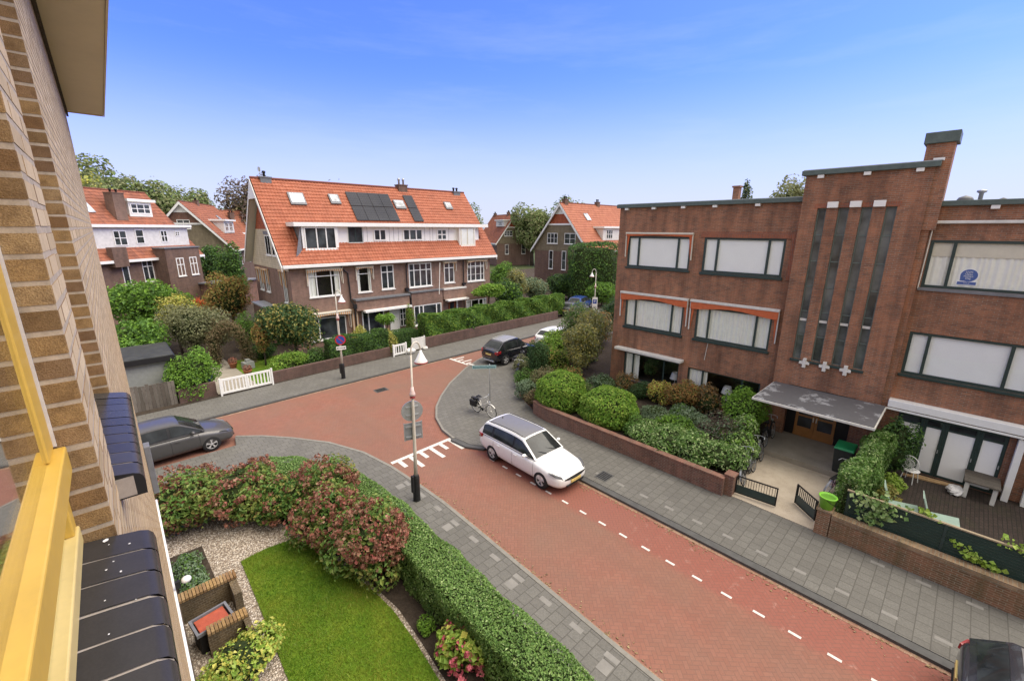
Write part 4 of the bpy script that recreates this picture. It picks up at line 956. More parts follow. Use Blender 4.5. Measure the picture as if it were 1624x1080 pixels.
# ================================================================== the long orange-roofed house across the side street
def build_long_house():
    G = thing('terraced_house', 'long mauve brick house with orange pantile roof, solar panels and white dormer', 'house', (9.3, 33.5, 0), 0)
    X0, X1, D = .55, 19.35, 9.4
    hole1 = [(1.75, 4.10, 3.98, 5.98), (5.50, 6.65, 4.0, 5.97), (7.55, 8.73, 4.05, 6.05), (10.13, 12.45, 3.98, 6.05), (13.82, 14.98, 4.08, 5.98), (16.5, 18.65, 4.0, 5.97)]
    hole0 = [(1.5, 4.3, .62, 2.35), (10.15, 13.05, .60, 2.40), (14.15, 15.05, .2, 2.42), (16.3, 18.9, .65, 2.2)]
    w = MB().wall(X0, X1, 0, 6.35, 0, hole1 + hole0, .12)
    w.quad((X0, D, 0), (X0, D, 6.35), (X1, D, 6.35), (X1, D, 0))
    # gable walls: brick below, boarding above is its own piece
    gw = [(.9, 1.65, 3.6, 5.9), (5.2, 6.2, 3.95, 5.7), (7.0, 8.0, 3.95, 5.7)]
    m = MB().wall(0, D, 0, 6.0, 0, gw, .12)
    for p in m.v: pass
    w.add([(X0 + q[1], D - q[0], q[2]) if False else (X0 + q[1], q[0], q[2]) for q in m.v], m.f)
    w.quad((X1, 0, 0), (X1, D, 0), (X1, D, 6.35), (X1, 0, 6.35)); w.quad((X1, 0, 6.35), (X1, D, 6.35), (X1, D / 2, 11.9))
    w.build('wall', M['brick_red_house'], G)
    # left gable: beige boarding, red hung tiles at the top, two windows
    g = MB(); e = X0 - .04
    def gable_band(za, zb):
        def ya(z): return max(0.0, (z - 6.35) / 1.196)
        return [(e, ya(za), za), (e, ya(zb), zb), (e, D - ya(zb), zb), (e, D - ya(za), za)]
    g.quad(*gable_band(5.98, 6.35)); g.quad(*gable_band(6.35, 8.9)); g.build('gable_boarding', M['render_beige'], G)
    g = MB(); g.quad(*gable_band(8.9, 11.0)); g.build('hung_tiles', M['brick_orange'], G)
    g = MB(); g.quad(*gable_band(11.0, 11.9)); g.build('gable_tip', M['white'], G)
    def side_window(y0, y1, z0, z1, awn=False, mat='white'):
        b = MB(); x = e - .03; b.box(x, y0, z0, x + .05, y0 + .07, z1); b.box(x, y1 - .07, z0, x + .05, y1, z1); b.box(x, y0 + .07, z0, x + .05, y1 - .07, z0 + .07); b.box(x, y0 + .07, z1 - .07, x + .05, y1 - .07, z1); b.box(x + .004, (y0 + y1) / 2 - .035, z0 + .07, x + .05, (y0 + y1) / 2 + .035, z1 - .07)
        b.box(x - .06, y0 - .06, z0 - .07, x + .05, y1 + .06, z0 - .003)
        o = b.build('window', M[mat], G); MB().quad((x + .03, y0, z0), (x + .03, y0, z1), (x + .03, y1, z1), (x + .03, y1, z0)).build('pane', M['pane_dark'], o)
        if awn:
            q = MB(); q.box(x - .22, y0 - .15, z1, x - .02, y1 + .15, z1 + .12); s = q.build('awning', M['stripe'], G)
            for yy in (y0 - .12, y1 + .12): MB().quad((x - .2, yy, z1), (x - .02, yy, z1), (x - .02, yy, z1 - 1.2), (x - .12, yy, z1 - 1.0)).build('side_cloth', M['stripe'], s)
    for q in gw: side_window(q[0] + .02, q[1] - .02, q[2], q[3], True)
    side_window(2.05, 3.3, 6.95, 8.45); side_window(3.6, 4.9, 6.95, 8.45); 
    MB().box(e - .05, 1.9, 8.5, e - .005, 5.05, 8.75).build('lintel', M['grey_lead'], G)
    # low side extension with sloping coping
    b = MB().box(-.35, 3.2, 0, X0 - .05, 7.6, 2.9); b.build('side_extension', M['brick_red_house'], G); MB().box(-.45, 3.1, 2.902, X0 - .05, 7.7, 3.0).build('coping', M['grey_zinc'], G)
    # roof
    S = 1.196; zE = 6.45
    pantiles(G, 0, 19.85, -.45, zE, 4.70, 12.58, 'tile', holes=[(1.55, 19.0, .9, 1.95)])
    b = MB(); b.quad((.03, -.40, zE - .03), (19.82, -.40, zE - .03), (19.82, 4.7, 12.5), (.03, 4.7, 12.5)); b.quad((.0, 9.85, zE), (.0, 4.7, 12.55), (19.85, 4.7, 12.55), (19.85, 9.85, zE))
    b.quad((.03, -.40, zE - .1), (.03, 4.7, 12.4), (X0, 4.7, 12.4), (X0, -.40, zE - .1)); b.build('roof_back', M['tile_old'], G)
    MB().tube([(-.02, 4.7, 12.62), (19.87, 4.7, 12.62)], .10, 8).build('ridge', M['ridge'], G)
    for x in (-.03, 19.85):
        b = MB(); b.extrude([(x, -.5, zE - .12), (x, 4.7, 12.50), (x, 9.9, zE - .12), (x, 9.9, zE - .42), (x, 4.7, 12.14), (x, -.5, zE - .42)], (.05 if x > 1 else -.05, 0, 0)); b.build('bargeboard', M['white'], G)
    b = MB(); b.extrude([(-.07, 4.7, 12.4), (-.07, 3.65, 11.1), (-.07, 5.75, 11.1)], (-.02, 0, 0)); b.build('gable_board', M['white'], G)
    # soffit of the verge, gutter
    MB().quad((0, 9.8, zE - .3), (X0, 9.8, zE - .3), (X0, 4.7, 12.2), (0, 4.7, 12.2)).build('verge_soffit', M['offwhite'], G)
    MB().box(.0, -.62, 6.22, 19.85, -.40, 6.44).build('gutter', M['white'], G, bevel=.02); MB().box(.05, -.42, 6.20, 19.8, -.01, 6.24).build('eaves_soffit', M['white'], G)
    # dormer
    dy = .72; top = 9.38
    b = MB().box(1.75, dy + .002, 7.66, 18.55, 2.1, 9.1); b.box(1.80, dy - .32, 7.36, 4.45, dy + .0, 9.1); b.box(15.95, dy - .36, 7.30, 17.85, dy + .0, 9.1)
    dm = b.build('dormer', M['white'], G)
    MB().box(1.25, dy - .55, 9.10, 19.35, 2.4, top).build('dormer_fascia', M['white'], dm, bevel=.02)
    MB().box(1.28, dy - .5, top + .002, 19.3, 2.35, top + .03).build('dormer_roof', M['bitumen'], dm)
    b = MB(); b.add([(1.70, dy - .45, 7.25), (1.70, dy - .45, 9.08), (1.70, 2.0, 9.08)], [(0, 1, 2)]); b.add([(1.1, -.1, 7.0), (1.70, dy - .45, 9.08), (1.70, dy - .4, 7.2)], [(0, 1, 2)]); b.build('dormer_cheek', M['grey_lead'], dm)
    b = MB()
    for x in (5.45, 5.75, 6.6, 6.95, 8.9, 9.3, 9.75, 12.35, 12.9, 13.2, 14.95): b.box(x, dy - .012, 7.70, x + .03, dy + .01, 9.08)
    b.build('dormer_seams', M['grey_zinc'], dm)
    window(G, 1.98, 4.28, 7.46, 9.06, dy - .34, (2.85, 3.55), (), .08, 'white', None, 'white', -.02, 'dormer_window', False)
    window(G, 5.40, 6.52, 7.90, 9.06, dy, (5.96,), (), .06, 'green_dark', None, 'white', -.06, 'dormer_window', False, sillh=.05)
    window(G, 7.50, 8.62, 7.99, 8.93, dy, (8.06,), (), .10, 'white', None, None, -.06, 'dormer_window', False)
    window(G, 10.17, 12.13, 7.96, 8.95, dy, (10.82, 11.48), (), .11, 'white', None, None, -.06, 'dormer_window', False)
    window(G, 13.66, 14.72, 7.95, 8.93, dy, (14.19,), (8.45,), .10, 'white', None, None, -.06, 'dormer_window', False)
    window(G, 16.1, 17.98 - .25, 7.42, 9.06, dy - .38, (16.9,), (), .07, 'offwhite', 'curtain', 'white', -.02, 'dormer_window', True, .45)
    # skylights and solar panels on the slope
    def on_slope(x0, x1, ya, yb, up, thick, name, mat, par=G, inset=0):
        n = Vector((0, -S, 1)).normalized(); b = MB(); P = []
        for x, y in ((x0, ya), (x1, ya), (x1, yb), (x0, yb)): P.append(Vector((x, y, zE + (y + .45) * S)) + n * up)
        b.extrude(P, n * thick); return b.build(name, M[mat], par)
    for (a, c, ya, yb) in ((2.15, 3.32, 3.07, 3.83), (5.27, 6.1, 3.22, 3.86), (10.98, 12.02, 3.05, 3.68), (16.5, 17.3, 3.16, 3.72)):
        o = on_slope(a, c, ya, yb, .06, .10, 'skylight', 'grey_lead'); on_slope(a + .10, c - .10, ya + .11, yb - .06, .162, .02, 'pane', 'skyl', o)
    for (xa, n_) in ((6.85, 4), (12.25, 1)):
        for k in range(n_):
            for (ya, yb) in ((2.15, 3.10), (3.14, 4.10)):
                o = on_slope(xa + k * .99, xa + k * .99 + .96, ya, yb, .09, .04, 'solar_panel', 'solar')
    chimney_pots(G, 1.0, 4.75, 12.2, .75, .7, .45, 'grey_lead', 1, poth=.42); MB().beam((.72, 4.7, 12.6), (.70, 4.7, 13.45), .04, .04).box(.6, 4.68, 13.1, .8, 4.72, 13.4).build('aerial', M['steel'], G)
    chimney_pots(G, 12.6, 4.75, 12.2, .9, .7, .65, 'brick_brown', 2, poth=.55, potmat='steel')
    chimney_pots(G, 18.8, 4.75, 12.1, .8, .7, .5, 'grey_lead', 2, poth=.35)
    # first floor windows
    wh = 'white'
    window(G, *hole1[0], 0, (2.35, 3.45), (5.5,), .07, 'white', 'part', 'white', .0, room=.9); awning(G, 1.62, 4.32, 6.05, 0, 'stripe', 1.2, .30, .1, 'offwhite', .18)
    window(G, *hole1[1], 0, (), (5.45,), .06, 'white', 'part', 'white', .03, room=.9); awning(G, 5.35, 6.85, 6.03, 0, 'stripe', 1.05, .28, .1, 'offwhite', .12)
    window(G, *hole1[2], 0, (8.14,), (5.46,), .09, 'white', None, 'white', .03, glass=False)
    window(G, *hole1[3], 0, (10.65, 11.28, 11.9), (5.45,), .09, 'white', None, 'white', .0, glass=False)
    window(G, *hole1[4], 0, (14.40,), (5.45,), .09, 'white', None, 'white', .03, glass=False); awning(G, 13.68, 15.12, 6.04, 0, 'stripe', .9, .28, .09, 'offwhite', .12)
    window(G, *hole1[5], 0, (16.95, 17.55, 18.2), (5.45,), .09, 'white', None, 'white', .03, glass=False, bars=2); awning(G, 16.4, 18.9, 6.03, 0, 'stripe', .95, .28, .09, 'offwhite', .15)
    # ground floor bays, porches and ledges
    b = MB().box(5.0, -.55, 2.62, 9.75, -.002, 3.42); b.build('porch_parapet', M['brick_red_house'], G); MB().box(4.95, -.65, 3.422, 9.8, -.002, 3.56).build('ledge', M['grey_lead'], G, bevel=.01)
    MB().box(5.55, -.95, 2.45, 9.75, -.551, 2.60).box(5.55, -.55, 2.45, 9.75, -.004, 2.618).build('porch_canopy', M['white'], G)
    b = MB().wall(10.02, 13.25, .0, 3.55, -.45, [(10.18, 13.1, .62, 2.42)], .12); b.quad((10.02, -.45, 0), (10.02, -.45, 3.55), (10.02, 0, 3.55), (10.02, 0, 0)); b.quad((13.25, -.45, 0), (13.25, 0, 0), (13.25, 0, 3.55), (13.25, -.45, 3.55)); b.build('bay', M['brick_red_house'], G)
    MB().box(9.95, -.55, 3.552, 13.32, -.002, 3.66).build('ledge', M['grey_lead'], G)
    window(G, 10.18, 13.1, .62, 2.42, -.45, (10.75, 11.15, 12.55), (), .10, 'white', None, 'white', .02, glass=False)
    MB().box(13.5, -.35, 3.48, 16.1, -.002, 3.62).build('ledge', M['white_old'], G); b = MB().box(13.45, -.3, 2.62, 16.1, -.002, 3.478); b.build('porch_parapet', M['brick_red_house'], G)
    MB().box(13.6, -.85, 2.47, 16.0, -.302, 2.60).build('porch_canopy', M['white'], G)
    d = MB().box(14.2, .02, .2, 15.0, .08, 2.40).build('front_door', M['wood_door_red'], G); MB().box(14.38, .005, 1.5, 14.82, .018, 2.2).build('pane', M['pane_dark'], d)
    MB().box(15.1, .0 - .03, .2, 15.25, -.002, 2.42).build('door_post', M['white'], G)
    # white front door in the porch, flat dark panel for the shade in the open porch
    MB().box(8.05, -.06, .15, 8.95, -.004, 2.4).build('front_door', M['white'], G); o = window(G, 9.0, 9.6, .7, 2.35, -.03, (9.3,), (1.3, 1.8), .06, 'white', None, None, -.04, glass=False)
    MB().box(5.7, -.03, .1, 7.5, -.004, 2.42).build('porch_shade_panel', M['pane_dark'], G)
    for x in (5.6, 6.1, 7.45): MB().box(x, -.08, .1, x + .09, -.032, 2.44).build('porch_post', M['white'], G)
    window(G, *hole0[0], 0, (2.2, 3.6), (), .08, 'white', None, 'white', .03, glass=False); awning(G, 1.2, 4.6, 2.75, -.02, 'stripe', 1.4, .5, .1, 'offwhite', .22)
    for k in range(2): MB().box(4.75 + k * .32, -.16, 1.0, 4.92 + k * .32, -.05, 2.75).build('side_cloth', M['stripe'], G)
    window(G, *hole0[3], 0, (16.95, 17.9, 18.45), (), .10, 'white', 'part', 'white', .02, room=.9)
    # rain pipes
    b = MB().tube([(4.15, -.40, 6.2), (4.3, -.14, 5.95), (4.72, -.10, 5.6), (4.80, -.10, 3.4), (4.85, -.6, 3.1), (4.85, -.6, .1)], .055, 8); b.box(4.72, -.72, 2.85, 4.98, -.50, 3.2); b.build('rain_pipe', M['black'], G)
    b = MB().tube([(9.78, -.45, 6.2), (9.84, -.12, 5.9), (9.84, -.12, 3.9), (9.86, -.6, 3.2), (9.86, -.6, .1)], .05, 8); b.box(9.65, -.25, 3.7, 9.95, -.02, 4.0); b.build('rain_pipe', M['black'], G)
    b = MB().tube([(15.95, -.12, 6.1), (15.95, -.12, .1)], .05, 8); b.box(15.8, -.25, 3.75, 16.15, -.02, 3.95); b.build('rain_pipe', M['black'], G)
    MB().beam((13.05, -.5, 6.0), (12.45, -1.1, 3.3), .04, .05).build('flag_pole', M['white'], G)
    return G
M['wood_door_red'] = mat_plain('red_brown_door', (.26, .075, .03), .45, var=.2)
build_long_house()

# ================================================================== houses further off
def gable_house(label, loc, rotz, L, D, ze, zr, wall, roof, gable='brick_orange', wins=(), dorm=None, gwins=(), chim=(), low=None, extra=None, cat='house', sky=()):
    """a pitched house: front along x, ridge along x at mid depth, gables at both ends"""
    G = thing('house', label, cat, loc, rotz)
    S = (zr - ze) / (D / 2)
    w = MB().wall(0, L, 0, ze, 0, [q[:4] for q in wins], .1); w.quad((0, D, 0), (0, D, ze), (L, D, ze), (L, D, 0))
    zc = ze + (zr - ze) * .52
    for x, fl in ((0, 1), (L, 0)):
        p = [(x, 0, 0), (x, 0, ze), (x, D, ze), (x, D, 0)]; w.quad(*(p if fl else p[::-1]))
        ya = (zc - ze) / S; p = [(x, 0, ze), (x, ya, zc), (x, D - ya, zc), (x, D, ze)]; w.quad(*(p if fl else p[::-1]))
    w.build('wall', M[wall], G)
    ya = (zc - ze) / S
    zt = zr - 1.5; yt = (zt - ze) / S
    for x, q in ((-.02, -1), (L + .02, 1)):
        MB().quad((x, ya, zc), (x, yt, zt), (x, D - yt, zt), (x, D - ya, zc)).build('gable', M[gable], G); MB().quad((x + q * .03, yt, zt), (x + q * .03, D / 2, zr - .1), (x + q * .03, D - yt, zt)).build('gable_tip', M['white'], G)
        MB().box(x, ya + .1, zc - .12, x + q * .12, D - ya - .1, zc + .12).build('gable_band', M['white'], G)
        MB().quad((x, .05, ze - .6), (x, .05, ze), (x, ya, zc - .12), (x, D - ya, zc - .12), (x, D - .05, ze), (x, D - .05, ze - .6)).build('gable_boarding', M['render_olive'], G)
    o = .45
    pantiles(G, -o, L + o, -.4, ze - .4 * S + .0, D / 2, zr, roof, .30, .42)
    pantiles(G, -o, L + o, D + .4, ze - .4 * S, D / 2, zr, roof, .30, .42, 'roof_back')
    b = MB(); b.quad((-o, -.38, ze - .43 * S), (L + o, -.38, ze - .43 * S), (L + o, D / 2, zr - .06), (-o, D / 2, zr - .06)); b.quad((-o, D + .38, ze - .43 * S), (-o, D / 2, zr - .06), (L + o, D / 2, zr - .06), (L + o, D + .38, ze - .43 * S)); b.build('roof_boards', M['white_old'], G)
    MB().tube([(-o, D / 2, zr + .05), (L + o, D / 2, zr + .05)], .1, 6).build('ridge', M['ridge'], G)
    for x in (-o - .05, L + o):
        b = MB(); b.extrude([(x, -.5, ze - .5 * S), (x, D / 2, zr), (x, D + .5, ze - .5 * S), (x, D + .5, ze - .5 * S - .35), (x, D / 2, zr - .42), (x, -.5, ze - .5 * S - .35)], (.05, 0, 0)); b.build('bargeboard', M['white'], G)
    MB().box(-o, -.58, ze - .4 * S - .22, L + o, -.36, ze - .4 * S + .02).build('gutter', M['white'], G)
    for q in wins:
        x0, x1, z0, z1, ms = q[:5]; window(G, x0, x1, z0, z1, 0, ms, q[5] if len(q) > 5 else (), .09, 'white', None, 'white', .02, glass=False)
    for (end, y0, y1, z0, z1, n) in gwins:
        x = -.09 if end == 0 else L + .05; b = MB(); k = 1 if end == 0 else 1
        b.box(x, y0, z0, x + .04, y0 + .08, z1); b.box(x, y1 - .08, z0, x + .04, y1, z1); b.box(x, y0 + .08, z0, x + .04, y1 - .08, z0 + .08); b.box(x, y0 + .08, z1 - .08, x + .04, y1 - .08, z1)
        for i in range(1, n): yy = y0 + (y1 - y0) * i / n; b.box(x + .003, yy - .04, z0 + .08, x + .04, yy + .04, z1 - .08)
        b.box(x + .004, y0 + .08, (z0 + z1) / 2 - .02, x + .038, y1 - .08, (z0 + z1) / 2 + .02)
        b.box(x - (.05 if end == 0 else -.0), y0 - .06, z0 - .08, x + .05 + (.05 if end else 0), y1 + .06, z0 - .003); wo = b.build('window', M['white'], G)
        MB().quad((x + .02, y0 + .02, z0 + .02), (x + .02, y1 - .02, z0 + .02), (x + .02, y1 - .02, z1 - .02), (x + .02, y0 + .02, z1 - .02)).build('pane', M['pane_dark'], wo)
    if dorm:
        for (x0, x1, z0, z1, yf, ws) in dorm:
            yb = (z1 - ze) / S + .3; dm = MB().box(x0, yf, z0, x1, yb, z1).build('dormer', M['white_old'], G); MB().box(x0 - .3, yf - .35, z1 + .002, x1 + .3, yb + .3, z1 + .26).build('dormer_fascia', M['white'], dm)
            for (a, c, d, e, ms) in ws: window(G, a, c, d, e, yf, ms, ((d + e) / 2,), .08, 'white', None, None, -.05, 'dormer_window', False)
    for (x, y, h, wd) in chim: chimney_pots(G, x, y, ze + S * min(y, D - y) - .4, wd, wd * .8, h, 'brick_brown', 2)
    for (x0, x1, ya, yb) in sky:
        n = Vector((0, -S, 1)).normalized(); P = [Vector((x, y, ze + y * S)) + n * .1 for x, y in ((x0, ya), (x1, ya), (x1, yb), (x0, yb))]
        MB().extrude(P, n * .06).build('skylight', M['skyl'], G)
    return G

# right background: gable towards us, orange roof
gable_house('brown brick house with white bargeboards and orange tile gable beside the tall clipped column', (49.4, 36.8, 0), 0, 14, 10.2, 6.45, 12.55, 'brick_brown', 'tile_orange_far', 'brick_orange',
            wins=[(2, 3.2, 3.7, 5.6, (2.6,)), (5, 6.4, 3.7, 5.6, (5.7,)), (9, 10.4, 3.7, 5.6, (9.7,))], dorm=[(4.2, 13.5, 7.4, 9.1, .7, [(5.0, 6.6, 7.6, 8.9, (5.5, 6.1)), (8.4, 9.6, 7.7, 8.9, (9.0,)), (11, 12.4, 7.7, 8.9, (11.7,))])],
            gwins=[(0, 2.3, 4.3, 6.9, 8.4, 2), (0, 5.6, 7.6, 6.9, 8.4, 3), (0, 3.9, 4.7, 3.2, 5.9, 1), (0, 6.4, 7.2, 3.2, 5.9, 1), (0, 5.0, 6.2, .8, 2.3, 2)], chim=[(.8, 5.1, .9, .7), (8.5, 5.1, .8, .7)], sky=[(3.4, 4.4, 3.1, 3.9)])
# middle distance between the two: gable turned to us
gable_house('distant small brick house with white gable edge, just right of the long orange-roofed house', (76.3, 94.1, 0), R(-108), 13, 9.6, 6.0, 12.4, 'brick_brown', 'tile_old', 'brick_orange',
            wins=[(1.0, 2.4, 3.4, 5.2, (1.7,)), (9.6, 12.0, 6.2 - 1.2, 5.9, (10.8,))], dorm=[(7.6, 12.4, 9.5, 10.9, 2.2, [(9.2, 11.4, 9.7, 10.7, (9.9, 10.7))])],
            gwins=[(1, 2.0, 4.2, 7.2, 8.5, 3), (1, 5.2, 7.4, 7.2, 8.5, 3), (1, 2.2, 3.2, 2.8, 5.2, 1), (1, 6.8, 7.9, 2.8, 5.2, 1)], chim=[(9.5, 4.8, 1.0, .8), (1.0, 4.8, .9, .8)])
# left background: row house with white band of dormers, turned 40 degrees
def build_left_row():
    a = R(40.5); G = gable_house('long brick row house with a white window band below its weathered roof, far left', (-7.0, 48.2, 0), a, 20.3, 11, 6.45, 12.7, 'brick_brown', 'tile_old', 'brick_orange',
            wins=[(8.6, 9.2, 3.4, 5.2, ()), (11.3, 12.0, 3.6, 5.5, ()), (13.4, 14.6, 3.7, 5.8, (14.0,), (5.2,)), (15.2, 16.2, 3.4, 5.9, (15.7,)), (17.9, 18.7, 4.0, 5.7, (18.3,)), (19.2, 19.9, 4.0, 5.7, (19.55,))],
            dorm=[(4.0, 20.1, 7.1, 9.0, .5, [(7.2, 8.8, 7.5, 8.7, (8.0,)), (11.6, 12.9, 7.3, 8.7, (12.2,)), (13.8, 14.7, 7.4, 8.8, ()), (16.6, 17.4, 7.5, 8.7, (17.0,)), (18.4, 19.0, 8.1, 8.6, (18.7,))]), (16.2, 18.8, 10.1, 11.6, 3.1, [(16.4, 18.6, 10.4, 11.4, (17.1, 17.9))])],
            chim=[(9.7, 3.2, 3.6, .95), (15.0, 3.2, 2.6, 1.2)], sky=[(11.6, 13.0, 3.4, 4.4)])
    b = MB().box(10.2, -.62, 5.4, 11.6, -.02, 7.2); b.box(14.8, -1.4, 0, 19.1, -.02, 6.9); b.build('brick_wing', M['brick_brown'], G)
    MB().box(14.7, -1.5, 6.902, 19.2, -.02, 7.0).build('wing_coping', M['grey_lead'], G)
    for x in (15.9, 17.6): window(G, x, x + .95, 4.0, 5.9, -1.4, (x + .47,), (5.2,), .09, 'white', None, 'white', -.03, glass=False)
    MB().box(18.4, -4.5, 0, 23.5, -1.45, 2.9).build('garage_wing', M['brick_low'], G); MB().box(18.2, -4.7, 2.902, 23.7, -1.4, 3.05).build('garage_roof', M['grey_lead'], G)
build_left_row()
gable_house('house with a white gable tip and long sloping white bargeboard behind the brick row house', (15.2, 77.2, 0), R(65), 15, 11.5, 6.2, 12.6, 'brick_brown', 'tile_old', 'brick_low',
            wins=[(3, 4.4, 3.4, 5.2, (3.7,)), (9, 10.4, 3.4, 5.2, (9.7,))], dorm=[(3.5, 9.0, 8.2, 10.0, 1.6, [(4.0, 5.6, 8.5, 9.8, (4.8,)), (6.4, 8.0, 8.5, 9.8, (7.2,))])],
            gwins=[(0, 4.9, 6.5, 8.8, 10.1, 2), (0, 2.4, 3.8, 4.3, 5.8, 2), (0, 1.9, 3.4, 1.2, 2.8, 2)], chim=[(6.5, 5.7, .9, .8)], sky=[(9.5, 10.4, 3.2, 4.2)])
gable_house('further house with weathered roof and skylights, just left of the long orange roof', (17.5, 90.0, 0), R(22), 12, 10, 6.2, 12.0, 'brick_brown', 'tile_old', 'brick_orange',
            wins=[(2, 3.4, 3.4, 5.4, (2.7,)), (5.5, 7.0, 3.4, 5.4, (6.2,)), (9, 10.4, 3.4, 5.4, (9.7,))], dorm=[(1.0, 8.0, 6.4, 7.9, .3, [(1.5, 3.0, 6.6, 7.7, (2.2,)), (4.8, 6.4, 6.6, 7.7, (5.6,))])], chim=[(3.2, 3.6, 1.6, .8), (9, 4.9, .9, .7)], sky=[(5.2, 6.0, 2.6, 3.3), (7.2, 8.0, 2.6, 3.3)])
M['pane_clear'] = mat_glass_pane('clear_window_glass', refl=.06); M['pane_mirror'] = mat_glass_pane('reflecting_window_glass', refl=.6)
M['red_tray'] = mat_plain('orange_red_plastic', (.36, .075, .035), .6, var=.3)
# ================================================================== the yellow brick building we look out of (local x along +Y, y into the wall)
ROT_OWN = math.pi / 2 - R(0.8077)
def build_own():
    G = thing('brick_building', 'near yellow brick facade with black glazed sills and a taupe eaves soffit', 'building', (0, 0, 0), ROT_OWN)
    F = .115                                     # wall face, local y (camera stands 0.115 m outside it)
    # openings: our own window and the next one
    W1 = (-2.6, 1.58, 8.10, 10.35); W2 = (2.02, 3.10, 8.10, 10.30); TOP = 10.88; END = 10.95
    # bricks as real pieces
    rng = random.Random(3); V = []; Q = []
    cnt = [0]
    def brick(x0, x1, y0, y1, z0, z1):
        c = .0022; i = cnt[0]
        for (yy, ins) in ((y0, c), (y0 + c, 0.0), (y1, 0.0)):
            V.extend([(x0 + ins, yy, z0 + ins), (x1 - ins, yy, z0 + ins), (x1 - ins, yy, z1 - ins), (x0 + ins, yy, z1 - ins)])
        Q.append((i, i + 1, i + 2, i + 3))
        for k in range(4):
            Q.append((i + 4 + k, i + 4 + (k + 1) % 4, i + (k + 1) % 4, i + k)); Q.append((i + 8 + k, i + 8 + (k + 1) % 4, i + 4 + (k + 1) % 4, i + 4 + k))
        cnt[0] += 12
    ch = .0632; z = 3.50; row = 0
    while z < TOP:
        z1 = z + .051; x = -4.0 - (.11 if row % 2 else 0)
        inw1 = W1[2] - .03 < z + .02 < W1[3]; inw2 = W2[2] - .03 < z + .02 < W2[3]
        spans = []
        cuts = ([W1[:2]] if inw1 else []) + ([W2[:2]] if inw2 else [])
        a = -4.0
        for c in cuts: spans.append((a, c[0])); a = c[1]
        spans.append((a, END))
        for (s0, s1) in spans:
            x = s0; first = True
            while x < s1 - .012:
                ln = .208
                if first and row % 2: ln = .098
                first = False
                x2 = min(x + ln, s1)
                if s1 - x2 < .05: x2 = s1
                # bricks that end at an opening are deep ones: they show their sides in the reveal
                edge = any(abs(x - q) < .003 or abs(x2 - q) < .003 for w_ in cuts for q in w_)
                dy = rng.uniform(-.0004, .0004)
                je = rng.uniform(-.004, .0015) if edge else 0
                brick(x, x2 + je, F + dy, F + (.085 if edge else .05), z + rng.uniform(-.0015, .003), z1 + rng.uniform(-.003, .0015))
                x = x2 + .011
        z += ch; row += 1
    me = fast_mesh('brickwork', V, Q); me.materials.append(M['brick_yellow']); me.materials.append(M['brick_face_lit'])
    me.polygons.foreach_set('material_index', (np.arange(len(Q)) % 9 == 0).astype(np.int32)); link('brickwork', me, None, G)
    m = MB().wall(-4, END - .004, 0, TOP, F + .0012, [(W1[0], W1[1] + .002, W1[2], W1[3]), (W2[0] - .002, W2[1] + .002, W2[2], W2[3])], .078)
    m.quad((END - .004, F + .0012, 0), (END - .004, F + 9, 0), (END - .004, F + 9, TOP), (END - .004, F + .0012, TOP))
    m.quad((-4, F + 9, 0), (-4, F + 9, TOP), (END, F + 9, TOP), (END, F + 9, 0)); m.quad((-4, F, 0), (-4, F, TOP), (-4, F + 9, TOP), (-4, F + 9, 0))
    m.build('wall', M['mortar'], G)
    MB().box(-4, F - .004, .0, END + .004, F + .004, 3.35).build('lower_wall', M['brick_pit'], G)
    # white ledge with a lamp
    MB().box(-4, F - .030, 3.36, END + .02, F + .02, 3.44).build('white_ledge', M['white'], G, bevel=.01)
    MB().box(END - .25, F - .10, 3.7, END + .02, F - .002, 4.75).build('grey_wall_box', M['grey_lead'], G, bevel=.01)
    # eaves
    b = MB().box(-4, -.355, 10.90, 11.0, F + 2, 11.0); b.build('soffit', M['soffit'], G)
    MB().box(-4, -.375, 10.88, 11.03, -.358, 11.25).box(11.0, -.355, 10.88, 11.03, F + 2, 11.25).build('eaves_board', M['soffit'], G)
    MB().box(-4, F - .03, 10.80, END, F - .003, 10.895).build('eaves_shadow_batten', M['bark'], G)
    MB().box(-4, -.35, 11.0, 11.0, F + 9, 11.2).build('roof', M['bitumen'], G)
    # lintels
    MB().box(W1[0], F + .001, W1[3] + .001, W1[1], F + .084, W1[3] + .03).box(W2[0], F + .001, W2[3] + .001, W2[1], F + .084, W2[3] + .03).build('lintel', M['bark'], G)
    # sills of black glazed tiles, each with a rounded nose
    def sill(xa, xb, n):
        V2 = []; Q2 = []; w = (xb - xa) / n; prof = [(F + .09, 8.145), (F + .02, 8.135), (F - .05, 8.122), (F - .068, 8.114), (F - .078, 8.100), (F - .081, 8.08), (F - .079, 8.03), (F - .06, 8.03), (F + .01, 8.03)]
        for i in range(n):
            o = len(V2); k = len(prof); dz = rng.uniform(-.0015, .0015)
            for x in (xa + w * i + .004, xa + w * (i + 1) - .004):
                for (y, z) in prof: V2.append((x, y, z + dz))
            for j in range(k - 1): Q2.append((o + j + 1, o + j, o + k + j, o + k + j + 1))
            Q2.append((o + k - 1, o + 8 * 0 + 0, o, o)) if False else None
        me = fast_mesh('sill', V2, Q2, False); me.polygons.foreach_set('use_smooth', np.ones(len(me.polygons), bool)); s = link('sill', me, M['sill_tile'], G)
        for x in (xa + .004, xb - .004): MB().quad(*[(x, y, z) for y, z in prof]).build('sill_end', M['black'], s)
        b = MB().box(xa + .003, F - .05, 8.035, xb - .003, F + .09, 8.112)
        for i in range(1, n): x = xa + w * i; b.extrude([(x - .005, F + .088, 8.143), (x - .005, F - .05, 8.119), (x - .005, F - .076, 8.098), (x - .005, F - .078, 8.03), (x - .005, F + .05, 8.03)], (.013, 0, 0))
        b.build('sill_joint', M['mortar_grey'], s)
